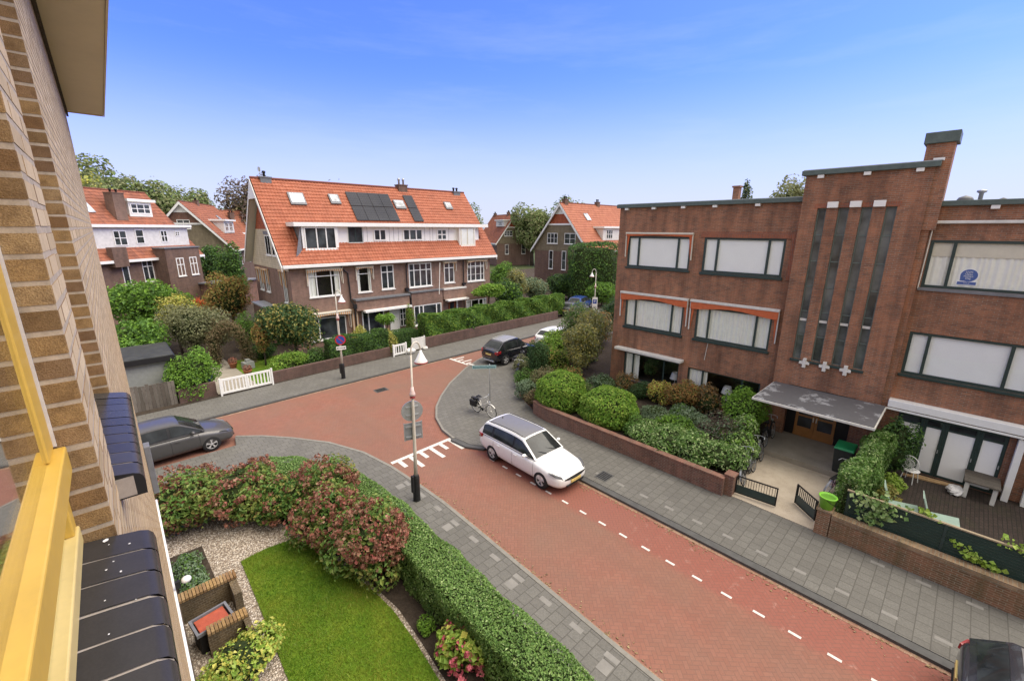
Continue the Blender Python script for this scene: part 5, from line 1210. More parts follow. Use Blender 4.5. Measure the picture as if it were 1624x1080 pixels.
        # a few specks of old paint and droppings
        b = MB()
        for k in range(15 if n > 15 else 2):
            x = rng.uniform(xb - 1.3, xb - .02); y = rng.uniform(F - .03, F + .07); r = rng.choice([.0015, .002, .002, .003, .004, .007]); h = 8.1245 + (y - F + .05) * .17
            b.quad(*[(x + r * math.cos(t) * rng.uniform(.7, 1.5), y + r * math.sin(t) * rng.uniform(.7, 1.2), h + .0012 + .0) for t in [2 * math.pi * q / 7 for q in range(7)]])
        o = b.build('paint_speck', M['white'], s); o['kind'] = 'stuff'
    sill(-2.6, 1.575, 38); sill(1.99, 3.095, 10)
    # our yellow window: jamb, transom, bottom rail, panes
    y0 = F + .083
    f = MB(); f.box(1.515, y0 - .010, 8.20, 1.574, y0 + .03, 8.36); f.box(1.465, y0 - .010, 8.438, 1.574, y0 + .03, 10.34); f.box(-2.6, y0 - .012, 10.25, 1.465, y0 + .03, 10.34)
    wf = f.build('window_frame', M['yellow'], G, bevel=.004)
    t = MB().box(-2.6, y0 - .032, 8.362, 1.574, y0 + .022, 8.436); t.build('transom', M['yellow'], wf, bevel=.004)
    t = MB().box(-2.6, y0 - .016, 8.148, 1.574, y0 + .024, 8.20); t.build('bottom_rail', M['yellow_pale'], wf, bevel=.004)
    MB().box(-2.6, y0 + .008, 8.20, 1.515, y0 + .012, 8.362).build('pane', M['pane_clear'], wf); MB().box(-2.6, y0 - .004, 8.436, 1.465, y0 + .0, 10.25).build('pane', M['pane_mirror'], wf)
    MB().box(1.5745, y0 - .016, 8.44, 1.5795, y0 + .02, 10.33).build('sealant', M['putty'], wf)
    MB().box(-2.6, y0 + .9, 8.1, 1.58, y0 + 1.0, 10.35).box(1.58, y0 + .07, 8.1, 1.62, y0 + .9, 10.35).build('room', M['interior'], wf)
    window(G, W2[0], W2[1], W2[2] + .05, W2[3], F + .01, (), (8.6,), .06, 'yellow', 'curtain', None, .08, 'window_frame')
    # wall lamp on the ledge
    l = thing('wall_lamp', 'small white lamp fixed to the white ledge of the near facade', 'lamp', G.matrix_basis @ Vector((7.75, F - .08, 3.52)), ROT_OWN)
    MB().box(-.03, -.02, -.05, .03, .05, .06).build('bracket', M['iron'], l); MB().ball((0, -.10, .03), (.06, .07, .055), 14, 9).build('lamp_shade', M['white'], l, smooth=True)
M['mortar_grey'] = mat_plain('grey_joint', (.33, .29, .24), .9, var=.2, sc=30)
build_own()
# planter pit with brick walls, red tray, herbs
t = thing('planter_wall', 'low weathered tan brick wall with a toothed coping at the edge of the gravel', 'garden wall', (0, 0, .1))
b = MB().box(.02, 11.02, -.1, 1.16, 11.24, .62); b.box(1.0, 10.45, -.1, 1.16, 11.02, .60); b.build('wall', M['brick_pit'], t)
b = MB()
for k in range(17): b.box(.03 + .068 * k, 10.98, .622, .085 + .068 * k, 11.27, .685)
b.build('coping', M['brick_yellow'], t)
t = thing('planter_wall', 'shorter tan brick wall with toothed coping, behind the yellow-green bush', 'garden wall', (0, 0, .1))
b = MB().box(.35, 9.62, -.1, 1.12, 9.82, .60); b.box(1.0, 9.2, -.1, 1.12, 9.62, .58); b.build('wall', M['brick_pit'], t)
b = MB()
for k in range(11): b.box(.36 + .068 * k, 9.59, .602, .415 + .068 * k, 9.85, .665)
b.build('coping', M['brick_yellow'], t)
MBx = MB().box(.05, 9.85, -.05, .98, 10.98, .112); structure(MBx.build('pit_floor', M['soil']))
t = thing('storage_box', 'dark box with an orange-red lid between the two low brick walls', 'box', (.50, 10.12, .1), R(8))
MB().box(-.32, -.24, 0, .32, .24, .50).build('body', M['black'], t, bevel=.02); b = MB().box(-.36, -.28, .502, .36, -.24, .58).box(-.36, .24, .502, .36, .28, .58).box(-.36, -.24, .502, -.31, .24, .58).box(.31, -.24, .502, .36, .24, .58); b.build('rim', M['grey_lead'], t)
MB().box(-.28, -.225, .502, .28, .225, .54).build('lid', M['red_tray'], t, bevel=.01)
M2 = None
for n_, c, r_ in (('fence_green', (.018, .040, .032), .6), ('wood_tan_dull', (.30, .24, .16), .8), ('lime', (.22, .55, .05), .5), ('lime_dark', (.10, .26, .02), .6), ('bin_dark', (.02, .026, .024), .5), ('bin_green', (.02, .26, .09), .45), ('mint', (.34, .46, .39), .5), ('bag', (.62, .61, .60), .4), ('shed_grey', (.27, .28, .26), .8), ('bin_blue', (.012, .028, .09), .5), ('terracotta', (.32, .12, .06), .8)): M[n_] = mat_plain(n_ + "_finish", c, r_, var=.15)
M['pink_frame'] = mat_plain('pink_frame_paint', (.50, .24, .33), .4, var=.1)
M['pale_teal'] = mat_plain('pale_teal_plate', (.27, .42, .43), .4, var=.08)
# ================================================================== cars
def make_car(name, label, loc, rotz, paint, L=4.6, W=1.76, H=1.48, kind='wagon', roof=None, glass='car_glass', group=None, rail=None, plate='plate_yellow', face='white'):
    T = thing(name, label, 'car', loc, rotz, group)
    hl, hw = L / 2, W / 2
    suv = kind == 'suv'; zb = .24 if suv else .19; wr = .36 if suv else .33
    xf, xr = hl - .92, -hl + (.98 if kind == 'wagon' else .80)
    belt = H * .645; hood = H * (.64 if suv else .635)
    # body: rings of half sections (x, half width, bottom, shoulder, top)
    st = [(hl, .50, .40, .50, .56), (hl - .05, .72, .27, .56, .63), (hl - .22, .90, zb + .01, .60, .71), (hl - .55, .97, zb, .66, .82), (hl - 1.0, .99, zb, .74, hood - .05), (hl - 1.35, 1.0, zb, .80, hood), (hl - 1.7, 1.0, zb, .84, belt - .01),
          (.2, 1.0, zb, .87, belt), (-.6, 1.0, zb, .90, belt + .01), (-hl + 1.1, .99, zb, .92, belt + .03), (-hl + .6, .965, zb + .02, .92, belt + .05), (-hl + .22, .93, zb + .06, .90, belt + .05), (-hl + .05, .84, .34, .84, belt + .0), (-hl, .70, .46, .76, belt - .10)]
    rows = []
    for (x, w, z0, zs, zt) in st:
        w *= hw; crown = .035 if zt > .6 else .0
        half = [(0, z0), (w * .80, z0), (w * .965, z0 + .10), (w, (z0 + zs) / 2 + .02), (w * .985, zs), (w * .90, zt - .015), (w * .5, zt + crown), (0, zt + crown * 1.3)]
        ring = [(x, y, z) for y, z in half] + [(x, -y, z) for y, z in half[-2:0:-1]]
        rows.append(ring)
    n = len(rows[0]); vs = [p for r in rows for p in r]
    fs = [(i * n + k, (i + 1) * n + k, (i + 1) * n + (k + 1) % n, i * n + (k + 1) % n) for i in range(len(rows) - 1) for k in range(n)]
    fs += [tuple(range(n)), tuple((len(rows) - 1) * n + k for k in range(n))[::-1]]
    b = MB().add(vs, fs); body = b.build('body', paint, T, smooth=True)
    sub = body.modifiers.new('s', 'SUBSURF'); sub.levels = sub.render_levels = 2
    # wheel arches cut out
    c = MB()
    for x in (xf, xr):
        for s in (1, -1): c.lathe([(wr + .055, hw * .55), (wr + .055, hw * 1.3)], (x, 0, wr), 28, 'y') if s > 0 else c.lathe([(wr + .055, -hw * 1.3), (wr + .055, -hw * .55)], (x, 0, wr), 28, 'y')
    cut = c.build('cut', M['black']); bm = bmesh.new(); bm.from_mesh(cut.data); bmesh.ops.recalc_face_normals(bm, faces=bm.faces); bm.to_mesh(cut.data); bm.free()
    bm = bmesh.new(); bm.from_mesh(body.data); bmesh.ops.recalc_face_normals(bm, faces=bm.faces); bm.to_mesh(body.data); bm.free()
    bo = body.modifiers.new('b', 'BOOLEAN'); bo.operation = 'DIFFERENCE'; bo.object = cut; bo.solver = 'EXACT'
    bpy.context.view_layer.update(); dg = bpy.context.evaluated_depsgraph_get()
    me = bpy.data.meshes.new_from_object(body.evaluated_get(dg)); body.modifiers.clear(); old = body.data; body.data = me; bpy.data.objects.remove(cut)
    me.materials.clear(); me.materials.append(paint); smooth_by_angle(body, 38)
    # cabin
    if kind == 'wagon': wsb, wst, mid, rt, rb, hr = hl - 1.24, hl - 2.02, -.3, -hl + .40, -hl + .10, .06
    elif kind == 'hatch': wsb, wst, mid, rt, rb, hr = hl - 1.05, hl - 1.85, -.3, -hl + .62, -hl + .12, .09
    else: wsb, wst, mid, rt, rb, hr = hl - 1.30, hl - 2.0, -.2, -hl + .75, -hl + .20, .10
    def hz(x):
        if x >= wst: t = (x - wst) / (wsb - wst); return (H - .045) * (1 - t) + (belt + .0) * t
        if x >= mid: t = (x - mid) / (wst - mid); return H - .045 * t * t
        if x >= rt: t = (mid - x) / (mid - rt); return H - hr * t * t
        t = (rt - x) / (rt - rb); return (H - hr) * (1 - t) + (belt + .05) * t
    wb = hw * .925; wt = hw * .70
    def hwid(x):
        t = max(0, min(1, (hz(x) - belt) / (H - belt))); w = wb + (wt - wb) * t
        if x < rt: w *= 1 - .05 * (rt - x) / (rt - rb)
        if x > wst: w *= 1 - .06 * (x - wst) / (wsb - wst)
        return w
    xs = sorted({wsb, wst, mid, rt, rb} | {wst + (wsb - wst) * k / 6 for k in range(7)} | {rt + (wst - rt) * k / 14 for k in range(15)} | {rb + (rt - rb) * k / 5 for k in range(6)})
    def top(x, v, off=0.0):
        w = hwid(x); cr = .055 * min(1, (hz(x) - belt) / .3 + .25); e = abs(v) ** 2.6
        return (x, w * v, hz(x) + cr * (1 - e) - .02 + off)
    def side(x, t, s, off=0.0):
        w0 = wb * (1 - (.05 * (rt - x) / (rt - rb) if x < rt else 0) - (.06 * (x - wst) / (wsb - wst) if x > wst else 0)); w1 = hwid(x); q = t + .10 * math.sin(math.pi * t)
        z = belt - .03 + (hz(x) - .02 - belt + .03) * t
        return (x, s * (w0 + (w1 - w0) * (t ** 1.25) + off), z + off * .3)
    b = MB(); b.grid([[top(x, -1 + 2 * k / 10) for k in range(11)] for x in xs])
    for s in (1, -1): b.grid([[side(x, k / 4, s) for k in range(5)] for x in xs])
    b.quad(*[top(rb, -1 + 2 * k / 10) for k in range(11)], (rb, hw * .85, belt - .05), (rb, -hw * .85, belt - .05))
    cb = b.build('cabin', paint, T, smooth=True); bm = bmesh.new(); bm.from_mesh(cb.data); bmesh.ops.remove_doubles(bm, verts=bm.verts, dist=.003); bmesh.ops.recalc_face_normals(bm, faces=bm.faces); bm.to_mesh(cb.data); bm.free(); smooth_by_angle(cb, 35)
    G = M[glass]
    def lin(a, c, k): return [a + (c - a) * i / k for i in range(k + 1)]
    MB().grid([[top(x, v, .012) for v in lin(-.90, .90, 8)] for x in lin(wsb - .03, wst + .05, 6)]).build('windscreen', G, T, smooth=True)
    MB().grid([[(p[0] - .012, p[1], p[2] + .008) for p in (top(x, v) for v in lin(-.84, .84, 8))] for x in lin(rt - .05, rt + (rb - rt) * .80, 4)]).build('rear_window', G, T, smooth=True)
    bp = -.12 if kind != 'hatch' else -.05; cp = xr - .02
    spans = [(bp + .04, wsb - .16), (cp + .04, bp - .05), (rt - .02, cp - .06)]
    for s in (1, -1):
        for (a, c) in spans:
            if c - a < .12: continue
            MB().grid([[side(x, t, s, .014) for t in lin(.16, .86, 3)] for x in lin(a, c, 8)]).build('side_window', G, T, smooth=True)
    for s in (1, -1): MB().grid([[side(x, t, s, .007) for t in lin(.12, .90, 3)] for x in lin(rt - .06, wsb - .10, 16)]).build('pillar_band', M['black'], T, smooth=True)
    if roof: MB().grid([[top(x, v, .010) for v in lin(-.86, .86, 8)] for x in lin(wst - .02, rt + .10, 8)]).build('roof_panel', roof, T, smooth=True)
    if rail:
        for s in (1, -1): MB().tube([(x, p[1] + s * -.02, p[2] + .045) for x in lin(wst - .1, rt + .1, 6) for p in (top(x, s * .93),)], .016, 6).build('roof_rail', rail, T, smooth=True)
    # wheels
    for x in (xf, xr):
        for s in (1, -1):
            w = MB().lathe([(wr * .62, -.10), (wr * .9, -.105), (wr, -.075), (wr, .075), (wr * .9, .105), (wr * .66, .10), (wr * .62, .06), (wr * .60, 0), (wr * .62, -.10)], (0, 0, 0), 28, 'y', False).build('wheel', M['rubber'], T, smooth=True)
            w.location = (x, s * (hw - .115), wr)
            r = MB(); y = s * .085
            r.lathe([(wr * .63, y * .9), (wr * .67, y * 1.12), (wr * .60, y * 1.1), (wr * .58, y * .7)], (0, 0, 0), 28, 'y', False); r.lathe([(.0, y * 1.05), (.045, y * 1.05), (.06, y * .8), (.0, y * .78)], (0, 0, 0), 12, 'y')
            for k in range(5):
                a = 2 * math.pi * k / 5 + .3
                for d in (-.13, .13): r.beam((.05 * math.cos(a), y * .9, .05 * math.sin(a)), (wr * .62 * math.cos(a + d), y * .98, wr * .62 * math.sin(a + d)), .032, .03, (0, 1, 0))
            r.build('rim', M['chrome'], w, smooth=False)
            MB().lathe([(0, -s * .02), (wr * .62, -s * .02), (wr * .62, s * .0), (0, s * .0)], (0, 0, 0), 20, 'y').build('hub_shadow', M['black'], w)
    MB().box(xr - wr - .1, -hw * .62, zb + .02, xf + wr + .1, hw * .62, .62).build('underbody', M['black'], T)
    # details
    for s in (1, -1):
        m = MB().ball((wsb - .42, s * (hw + .06), belt + .075), (.07, .10, .065), 12, 8).beam((wsb - .40, s * (hw * .92), belt + .02), (wsb - .42, s * (hw + .02), belt + .05), .05, .04); m.build('mirror', paint, T, smooth=True)
        h = MB(); zz = belt - .16
        lamp = [(hl - .10, .64, .60), (hl - .30, .86, .68), (hl - .55, .955, .77), (hl - .40, .88, .765), (hl - .16, .66, .69)]
        P = [(x, s * y * hw, z) for x, y, z in lamp]; cen = Vector(P[0]) * 0
        h.add([(p[0] + .03, p[1] * 1.025, p[2] + .005) for p in P] + [(p[0] - .10, p[1] * .86, p[2] - .03) for p in P], [tuple(range(5))] + [(i, (i + 1) % 5, 5 + (i + 1) % 5, 5 + i) for i in range(5)]); h.build('headlight', M['lamp_clear'], T)
        h = MB(); tl = [(-hl + .02, .66, belt - .06), (-hl + .12, .88, belt - .04), (-hl + .36, .965, belt + .01), (-hl + .34, .97, belt - .14), (-hl + .08, .86, belt - .22), (-hl + .01, .68, belt - .20)]
        P = [(x, s * y * hw, z) for x, y, z in tl]
        h.add([(p[0] - .018, p[1] * 1.02, p[2]) for p in P] + [(p[0] + .08, p[1] * .88, p[2]) for p in P], [tuple(range(6))] + [(i, (i + 1) % 6, 6 + (i + 1) % 6, 6 + i) for i in range(6)]); h.build('tail_light', M['lamp_red'], T)
        for x in (.10 + bp, xr + .32):
            MB().box(x, s * (hw - .012), belt - .17, x + .16, s * (hw + .012), belt - .135).build('door_handle', paint if kind != 'suv' else M['iron'], T, bevel=.008)
        b = MB()
        for x in (bp, xr + .10, xf - .36):
            z1_ = belt - .05
            for (za, zc) in ((.34, .55), (.55, .80), (.80, z1_)): yo = lambda z: hw * (.968 if z < .36 else 1.0 if z < .7 else .988 if z < .85 else .955)
            b.tube([(x, s * (hw * .975), .36), (x - .005, s * (hw * .995 + .0), .60), (x - .01, s * (hw * .985), .82), (x - .03, s * (hw * .93), z1_)], .0045, 4)
        b.build('door_seam', M['black'], T)
        MB().tube([(x, s * (wb * 1.0), belt - .022) for x in lin(wsb - .25, rt, 5)], .010, 4).build('window_strip', M['black'], T)
    # front and rear ends
    MB().add([(hl - .03, -.56, .585), (hl - .03, .56, .585), (hl + .012, .30, .555), (hl + .018, 0, .535), (hl + .012, -.30, .555), (hl - .03, -.56, .63), (hl - .03, .56, .63), (hl - .02, .30, .605), (hl - .015, 0, .60), (hl - .02, -.30, .605)], [(0, 4, 3, 2, 1), (5, 6, 7, 8, 9), (0, 5, 9, 4), (4, 9, 8, 3), (3, 8, 7, 2), (2, 7, 6, 1)]).build('grille', M['black'], T)
    MB().box(hl - .16, -.46, .30, hl + .010, .46, .385).build('lower_grille', M['black'], T, bevel=.03)
    MB().box(hl - .06, -.26, .425, hl + .030, .26, .525).build('number_plate', M[plate], T, bevel=.006)
    MB().box(-hl - .015, -.26, belt - .33, -hl + .06, .26, belt - .22).build('number_plate', M[plate], T, bevel=.006)
    MB().box(-hl - .006, -.50, .27, -hl + .14, .50, .38).build('rear_bumper_trim', M['black'] if kind != 'suv' else M['steel'], T, bevel=.03)
    MB().beam((wsb - .02, hw * .42, belt + .045), (wsb - .22, -.05, belt + .155), .018, .015).beam((wsb - .02, -.15, belt + .05), (wsb - .20, -hw * .5, belt + .14), .018, .015).build('wiper', M['black'], T)
    MB().lathe([(.035, 0), (.03, .05), (0, .06)], (rt + .28, 0, H - hr + .04), 10).build('aerial', M['black'], T)
    MB().box(rb + .02, -.50, belt + .02, rb + .06, .50, belt + .03).build('rear_seam', M['black'], T)
    return T
M['plate_yellow'] = mat_plain('yellow_number_plate', (.62, .47, .16), .5, var=.05)
M['lamp_clear'] = mat_dark_glass('headlamp_glass', (.07, .072, .075), .08)
M['lamp_red'] = mat_dark_glass('tail_lamp_glass', (.20, .008, .012), .12)
P_white = mat_paint('white_car_paint', (.80, .80, .79)); P_grey = mat_paint('grey_car_paint', (.085, .083, .082), .36, .3, coat=.3)
P_black = mat_paint('black_car_paint', (.012, .013, .018), .18); P_dgrey = mat_paint('dark_grey_car_paint', (.045, .048, .058), .22, .3)
P_roof = mat_paint('grey_roof_panel', (.16, .158, .155), .42, coat=.1); P_blue = mat_paint('blue_car_paint', (.02, .05, .20)); P_silver = mat_paint('silver_car_paint', (.12, .12, .125), .3, .5); P_sky_roof = mat_paint('sky_sheen_on_black_roof', (.24, .245, .25), .45, coat=.1)
M['chrome'] = mat_plain('silver_wheel_paint', (.50, .50, .50), .4, .2, var=.08)
make_car('parked_car', 'white estate car with dark grey roof parked at the kerb before the garden', (11.0, 10.55, 0), R(-90.5), P_white, 4.55, 1.76, 1.48, 'wagon', P_roof, rail=M['black'])
make_car('parked_car', 'silver grey hatchback parked beyond the flowering bushes, nose to the junction', (.90, 21.12, 0), R(3), P_grey, 4.3, 1.76, 1.52, 'hatch')
make_car('parked_car', 'black crossover seen from behind on the paved corner past the white bicycle', (20.15, 21.35, .10), R(2), P_black, 4.3, 1.82, 1.60, 'suv', P_sky_roof, rail=M['steel'])  # pale roof colour painted in for the sky mirrored by the black roof
make_car('parked_car', 'dark grey car cut off by the lower right corner of the photo', (10.80, -3.42, 0), R(-90), P_dgrey, 4.4, 1.78, 1.50, 'hatch', P_roof)
make_car('parked_car', 'white car whose roof just shows above the garden shrubs', (25.5, 21.55, .10), R(3), P_white, 4.2, 1.74, 1.46, 'hatch')
make_car('parked_car', 'dark silver car at the far end of the long hedge', (36.4, 28.6, .12), R(8), P_silver, 4.2, 1.74, 1.46, 'hatch')
make_car('parked_car', 'dark blue car beyond the end of the long hedge, under the trees', (39.6, 30.3, .12), R(14), P_blue, 4.1, 1.74, 1.48, 'hatch')

# ================================================================== bicycles
def make_bike(label, loc, rotz, lean, frame, cat='bicycle', bag=None, group=None, grey='rubber', rimmat='steel', fender='white_old'):
    T = thing('bicycle', label, cat, loc, rotz, group); T.rotation_euler = (lean, 0, rotz); r = .345
    for x in (.54, -.54):
        w = MB().tube([(x + r * math.cos(t), 0, r + r * math.sin(t)) for t in [2 * math.pi * k / 30 for k in range(30)]], .019, 6, True).build('wheel', M[grey], T, smooth=True)
        q = MB().tube([(x + (r - .028) * math.cos(t), 0, r + (r - .028) * math.sin(t)) for t in [2 * math.pi * k / 30 for k in range(30)]], .011, 5, True); q.lathe([(0, -.04), (.025, -.04), (.025, .04), (0, .04)], (x, 0, r), 8, 'y')
        for k in range(14): a = 2 * math.pi * k / 14; q.beam((x, .02 * (-1) ** k, r), (x + (r - .03) * math.cos(a), 0, r + (r - .03) * math.sin(a)), .0045, .0045)
        q.build('rim', M[rimmat], w)
        MB().grid([[(x + (r + .035) * math.cos(t), y, r + (r + .035) * math.sin(t)) for y in (-.03, 0, .03)] for t in [R(20) + R(140 if x > 0 else 175) * k / 14 + (R(20) if x > 0 else -R(5)) for k in range(15)]]).build('mudguard', M[fender], T, smooth=True)
    b = MB(); bb = (-.06, 0, .30); st_ = (-.20, 0, .78); hd = (.34, 0, .86); hb = (.38, 0, .66)
    b.tube([hd, hb], .022, 8); b.tube([hb, bb], .019, 8); b.tube([(.36, 0, .76), (-.10, 0, .46)], .016, 8); b.tube([bb, st_], .018, 8); b.tube([st_, (-.205, 0, .95)], .013, 6)
    for s in (.05, -.05): b.tube([bb, (-.54, s, r)], .010, 6); b.tube([(-.19, 0, .74), (-.54, s, r)], .009, 6); b.tube([hb, (.44, s, .58), (.54, s, r)], .012, 6)
    b.build('frame', M[frame], T, smooth=True)
    MB().tube([hd, (.30, 0, 1.08)], .014, 8).tube([(.10, .28, 1.05), (.24, .25, 1.09), (.33, .10, 1.10), (.33, -.10, 1.10), (.24, -.25, 1.09), (.10, -.28, 1.05)], .013, 8).build('handlebar', M['steel'], T, smooth=True)
    MB().add([(-.36, -.10, .97), (-.36, .10, .97), (-.16, .05, .985), (-.04, .02, .975), (-.04, -.02, .975), (-.16, -.05, .985), (-.34, -.09, .91), (-.34, .09, .91), (-.15, .04, .93), (-.05, .02, .94), (-.05, -.02, .94), (-.15, -.04, .93)], [(0, 5, 4, 3, 2, 1), (6, 7, 8, 9, 10, 11), (0, 1, 7, 6), (1, 2, 8, 7), (2, 3, 9, 8), (3, 4, 10, 9), (4, 5, 11, 10), (5, 0, 6, 11)]).build('saddle', M['black'], T, bevel=.015)
    c = MB().lathe([(.09, -.03), (.09, -.02), (0, -.02)], (-.06, 0, .30), 16, 'y'); c.beam((-.06, .06, .30), (.06, .07, .20), .02, .015); c.beam((-.06, -.06, .30), (-.18, -.07, .40), .02, .015); c.box(.03, .06, .185, .11, .16, .205); c.box(-.23, -.16, .39, -.15, -.06, .41); c.build('crank', M['iron'], T)
    MB().beam((-.20, 0, .72), (-.78, 0, .74), .12, .015).beam((-.74, .06, .73), (-.56, .06, r), .012, .012).beam((-.74, -.06, .73), (-.56, -.06, r), .012, .012).build('carrier', M['iron'], T)
    if bag:
        for s in (1, -1): MB().box(-.78, s * .07, .38, -.36, s * .20, .72).build('pannier', M[bag], T, bevel=.03)
        MB().box(-.78, -.07, .751, -.36, .07, .80).build('pannier_top', M[bag], T, bevel=.02)
    MB().lathe([(0, 0), (.05, 0), (.055, .05), (0, .09)], (.46, 0, .82), 10, 'x').build('headlight', M['steel'], T)
    return T
make_bike('white bicycle with black panniers standing on the paved corner', (12.62, 15.28, .10), R(-86), R(7), 'white_old', bag='black', rimmat='white_old')
make_bike('black bicycle nearest the low iron gate, leaning on the variegated hedge', (16.05, 4.28, .13), R(8), R(-13), 'iron', fender='grey_zinc', group='bicycles along the entrance path')
make_bike('grey bicycle between two others along the variegated hedge', (17.30, 4.32, .13), R(4), R(-12), 'grey_lead', fender='steel', group='bicycles along the entrance path')
make_bike('black bicycle with a brown saddle cover standing on the entrance platform', (19.3, 4.55, .34), R(2), R(-8), 'iron', bag=None, fender='black', group='bicycles along the entrance path')
make_bike('pink and grey bicycle leaning on the ivy hedge by the green bin', (17.55, 1.95, .13), R(-12), R(12), 'pink_frame', fender='grey_zinc', group='bicycles along the entrance path')
make_bike('dark bicycle half hidden behind the dark conifer near the black crossover', (17.55, 18.05, .10), R(40), R(6), 'iron', fender='black')

# motor scooter beside the crossover
def make_scooter(label, loc, rotz):
    T = thing('motor_scooter', label, 'scooter', loc, rotz)
    for x in (.62, -.58):
        w = MB().lathe([(.12, -.05), (.22, -.055), (.25, -.03), (.25, .03), (.22, .055), (.12, .05), (.12, -.05)], (x, 0, .25), 20, 'y', False).build('wheel', M['rubber'], T, smooth=True); MB().lathe([(0, -.045), (.125, -.045), (.125, .045), (0, .045)], (x, 0, .25), 14, 'y').build('rim', M['chrome'], w)
    b = MB().box(-.30, -.17, .26, .32, .17, .34); b.extrude([(-.30, -.16, .30), (-.86, -.14, .52), (-.84, -.14, .74), (-.12, -.16, .72)], (0, .31, 0)); b.extrude([(.30, -.19, .30), (.40, -.20, .92), (.48, -.18, .94), (.56, -.16, .45)], (0, .38, 0)); b.build('body', P_black, T, bevel=.04)
    MB().box(-.80, -.14, .745, -.10, .14, .84).build('seat', M['rubber'], T, bevel=.04); MB().tube([(.40, -.32, 1.05), (.44, -.1, 1.02), (.44, .1, 1.02), (.40, .32, 1.05)], .017, 8).tube([(.44, 0, 1.02), (.62, 0, .25)], .03, 8).build('handlebar', M['iron'], T, smooth=True)
    MB().ball((.55, 0, .88), (.05, .08, .06), 10, 6).build('headlight', M['lamp_clear'], T); MB().box(.50, -.09, .46, .80, .09, .52).build('mudguard', P_black, T, bevel=.02)
make_scooter('black motor scooter between the black crossover and the dark conifer', (19.35, 19.65, .10), R(20))

# ================================================================== street lamps and signs
def lamp_post(label, x, y, h, hookdir, z0=.10, group='street lamps', tilt=(0, 0), collar=True, base=True):
    T = thing('street_lamp', label, 'street lamp', (x, y, z0), 0, group); T.rotation_euler = (tilt[0], tilt[1], 0)
    dx, dy = math.cos(hookdir), math.sin(hookdir)
    MB().lathe([(.066, .9), (.055, 1.8), (.046, h * .62), (.044, h * .70), (.030, h * .705), (.030, h - .25)], (0, 0, 0), 14).build('post', M['cream_post'], T, smooth=True)
    if base:
        b = MB().lathe([(.13, 0), (.12, .05), (.115, .85), (.09, .95), (.076, .96)], (0, 0, 0), 14); b.box(-.17, -.06, .35, -.10, .06, .95); b.build('base', M['iron'], T, bevel=.01)
    if collar:
        MB().lathe([(.05, 0), (.10, .02), (.085, .10), (.06, .16), (.045, .30)], (0, 0, h * .70), 14).build('collar', M['pink_white'], T, smooth=True); MB().lathe([(.06, 0), (.09, -.03), (.08, -.07), (.05, -.08)], (0, 0, h * .70), 14).build('collar_band', M['red_band'], T, smooth=True)
    rad = .20; pts = [(0, 0, h - .26)] + [(dx * rad * (1 - math.cos(t)), dy * rad * (1 - math.cos(t)), h - .2 + 1.6 * rad * math.sin(t)) for t in [math.pi * k / 10 for k in range(11)]]
    MB().tube(pts, .027, 8).build('hook', M['cream_post'], T, smooth=True)
    c = (dx * rad * 2, dy * rad * 2, h - .58)
    s = MB().lathe([(.205, .0), (.21, .03), (.16, .10), (.08, .27), (.05, .33), (.032, .40)], c, 18).build('lamp_shade', M['white'], T, smooth=True)
    MB().lathe([(.212, -.022), (.216, .0), (.211, .026), (.195, .0)], c, 18).build('shade_rim', M['red_band'], s, smooth=True); MB().ball((c[0], c[1], c[2] + .03), (.16, .16, .08), 12, 6).build('bulb', M['lamp_glass'], s, smooth=True)
    return T
M['cream_post'] = mat_plain('cream_post_paint', (.54, .50, .42), .55, var=.12); M['pink_white'] = mat_plain('pink_white_enamel', (.66, .50, .46), .5, var=.1); M['red_band'] = mat_plain('dull_red_band', (.30, .05, .045), .5, var=.15)
M['lamp_glass'] = mat_plain('opal_glass', (.7, .7, .68), .3, var=.03)
M['sign_back'] = mat_plain('grey_sign_back', (.30, .32, .34), .45, .5, var=.12); M['sign_blue'] = mat_plain('sign_blue_film', (.03, .07, .34), .4, var=.06); M['sign_red'] = mat_plain('sign_red_film', (.50, .03, .03), .4, var=.08); M['street_blue'] = mat_plain('street_sign_teal', (.06, .16, .19), .4, var=.08)
lamp_post('cream street lamp with white shade carrying two grey sign backs, nearest the camera', 6.50, 11.50, 5.35, R(10), .10, tilt=(0, R(.9)))
def sign_round_back(x, y, z0):
    cam_dir = Vector((x, y, 0)).normalized(); a = math.atan2(cam_dir.y, cam_dir.x) - math.pi / 2 + R(12)
    T = thing('traffic_sign', 'round sign seen from its grey back on the cream street lamp by the near kerb', 'sign', (x, y, z0), a)
    MB().lathe([(0, 0), (.34, 0), (.34, .02), (0, .02)], (0, .09, 3.20), 36, 'y').build('plate', M['sign_back'], T); MB().lathe([(.325, -.012), (.348, -.012), (.348, .025), (.325, .025)], (0, .09, 3.20), 36, 'y').build('rim', M['steel'], T)
    for z_ in (3.05, 3.33): MB().box(-.2, .05, z_, .2, .088, z_ + .04).build('bracket', M['steel'], T)
    MB().lathe([(0, .0215), (.33, .0215), (.33, .023), (0, .023)], (0, .09, 3.20), 36, 'y').build('face', M['white'], T)
    T2 = thing('traffic_sign', 'rectangular sign seen from its grey back, below the round one on the street lamp', 'sign', (x, y, z0), a)
    b = MB().box(-.28, .08, 2.20, .28, .10, 2.80); b.build('plate', M['sign_back'], T2, bevel=.01); MB().box(-.30, .075, 2.19, -.27, .105, 2.81).box(.27, .075, 2.19, .30, .105, 2.81).build('rim', M['steel'], T2); [MB().box(-.25, .04, z_, .25, .078, z_ + .04).build('bracket', M['steel'], T2) for z_ in (2.30, 2.66)]
    MB().box(-.27, .1015, 2.21, .27, .1035, 2.79).build('face', M['white'], T2)
sign_round_back(6.535, 11.50, .10)
lamp_post('cream street lamp carrying a blue no stopping sign on the far pavement', 9.75, 25.25, 5.3, R(-60), .10)
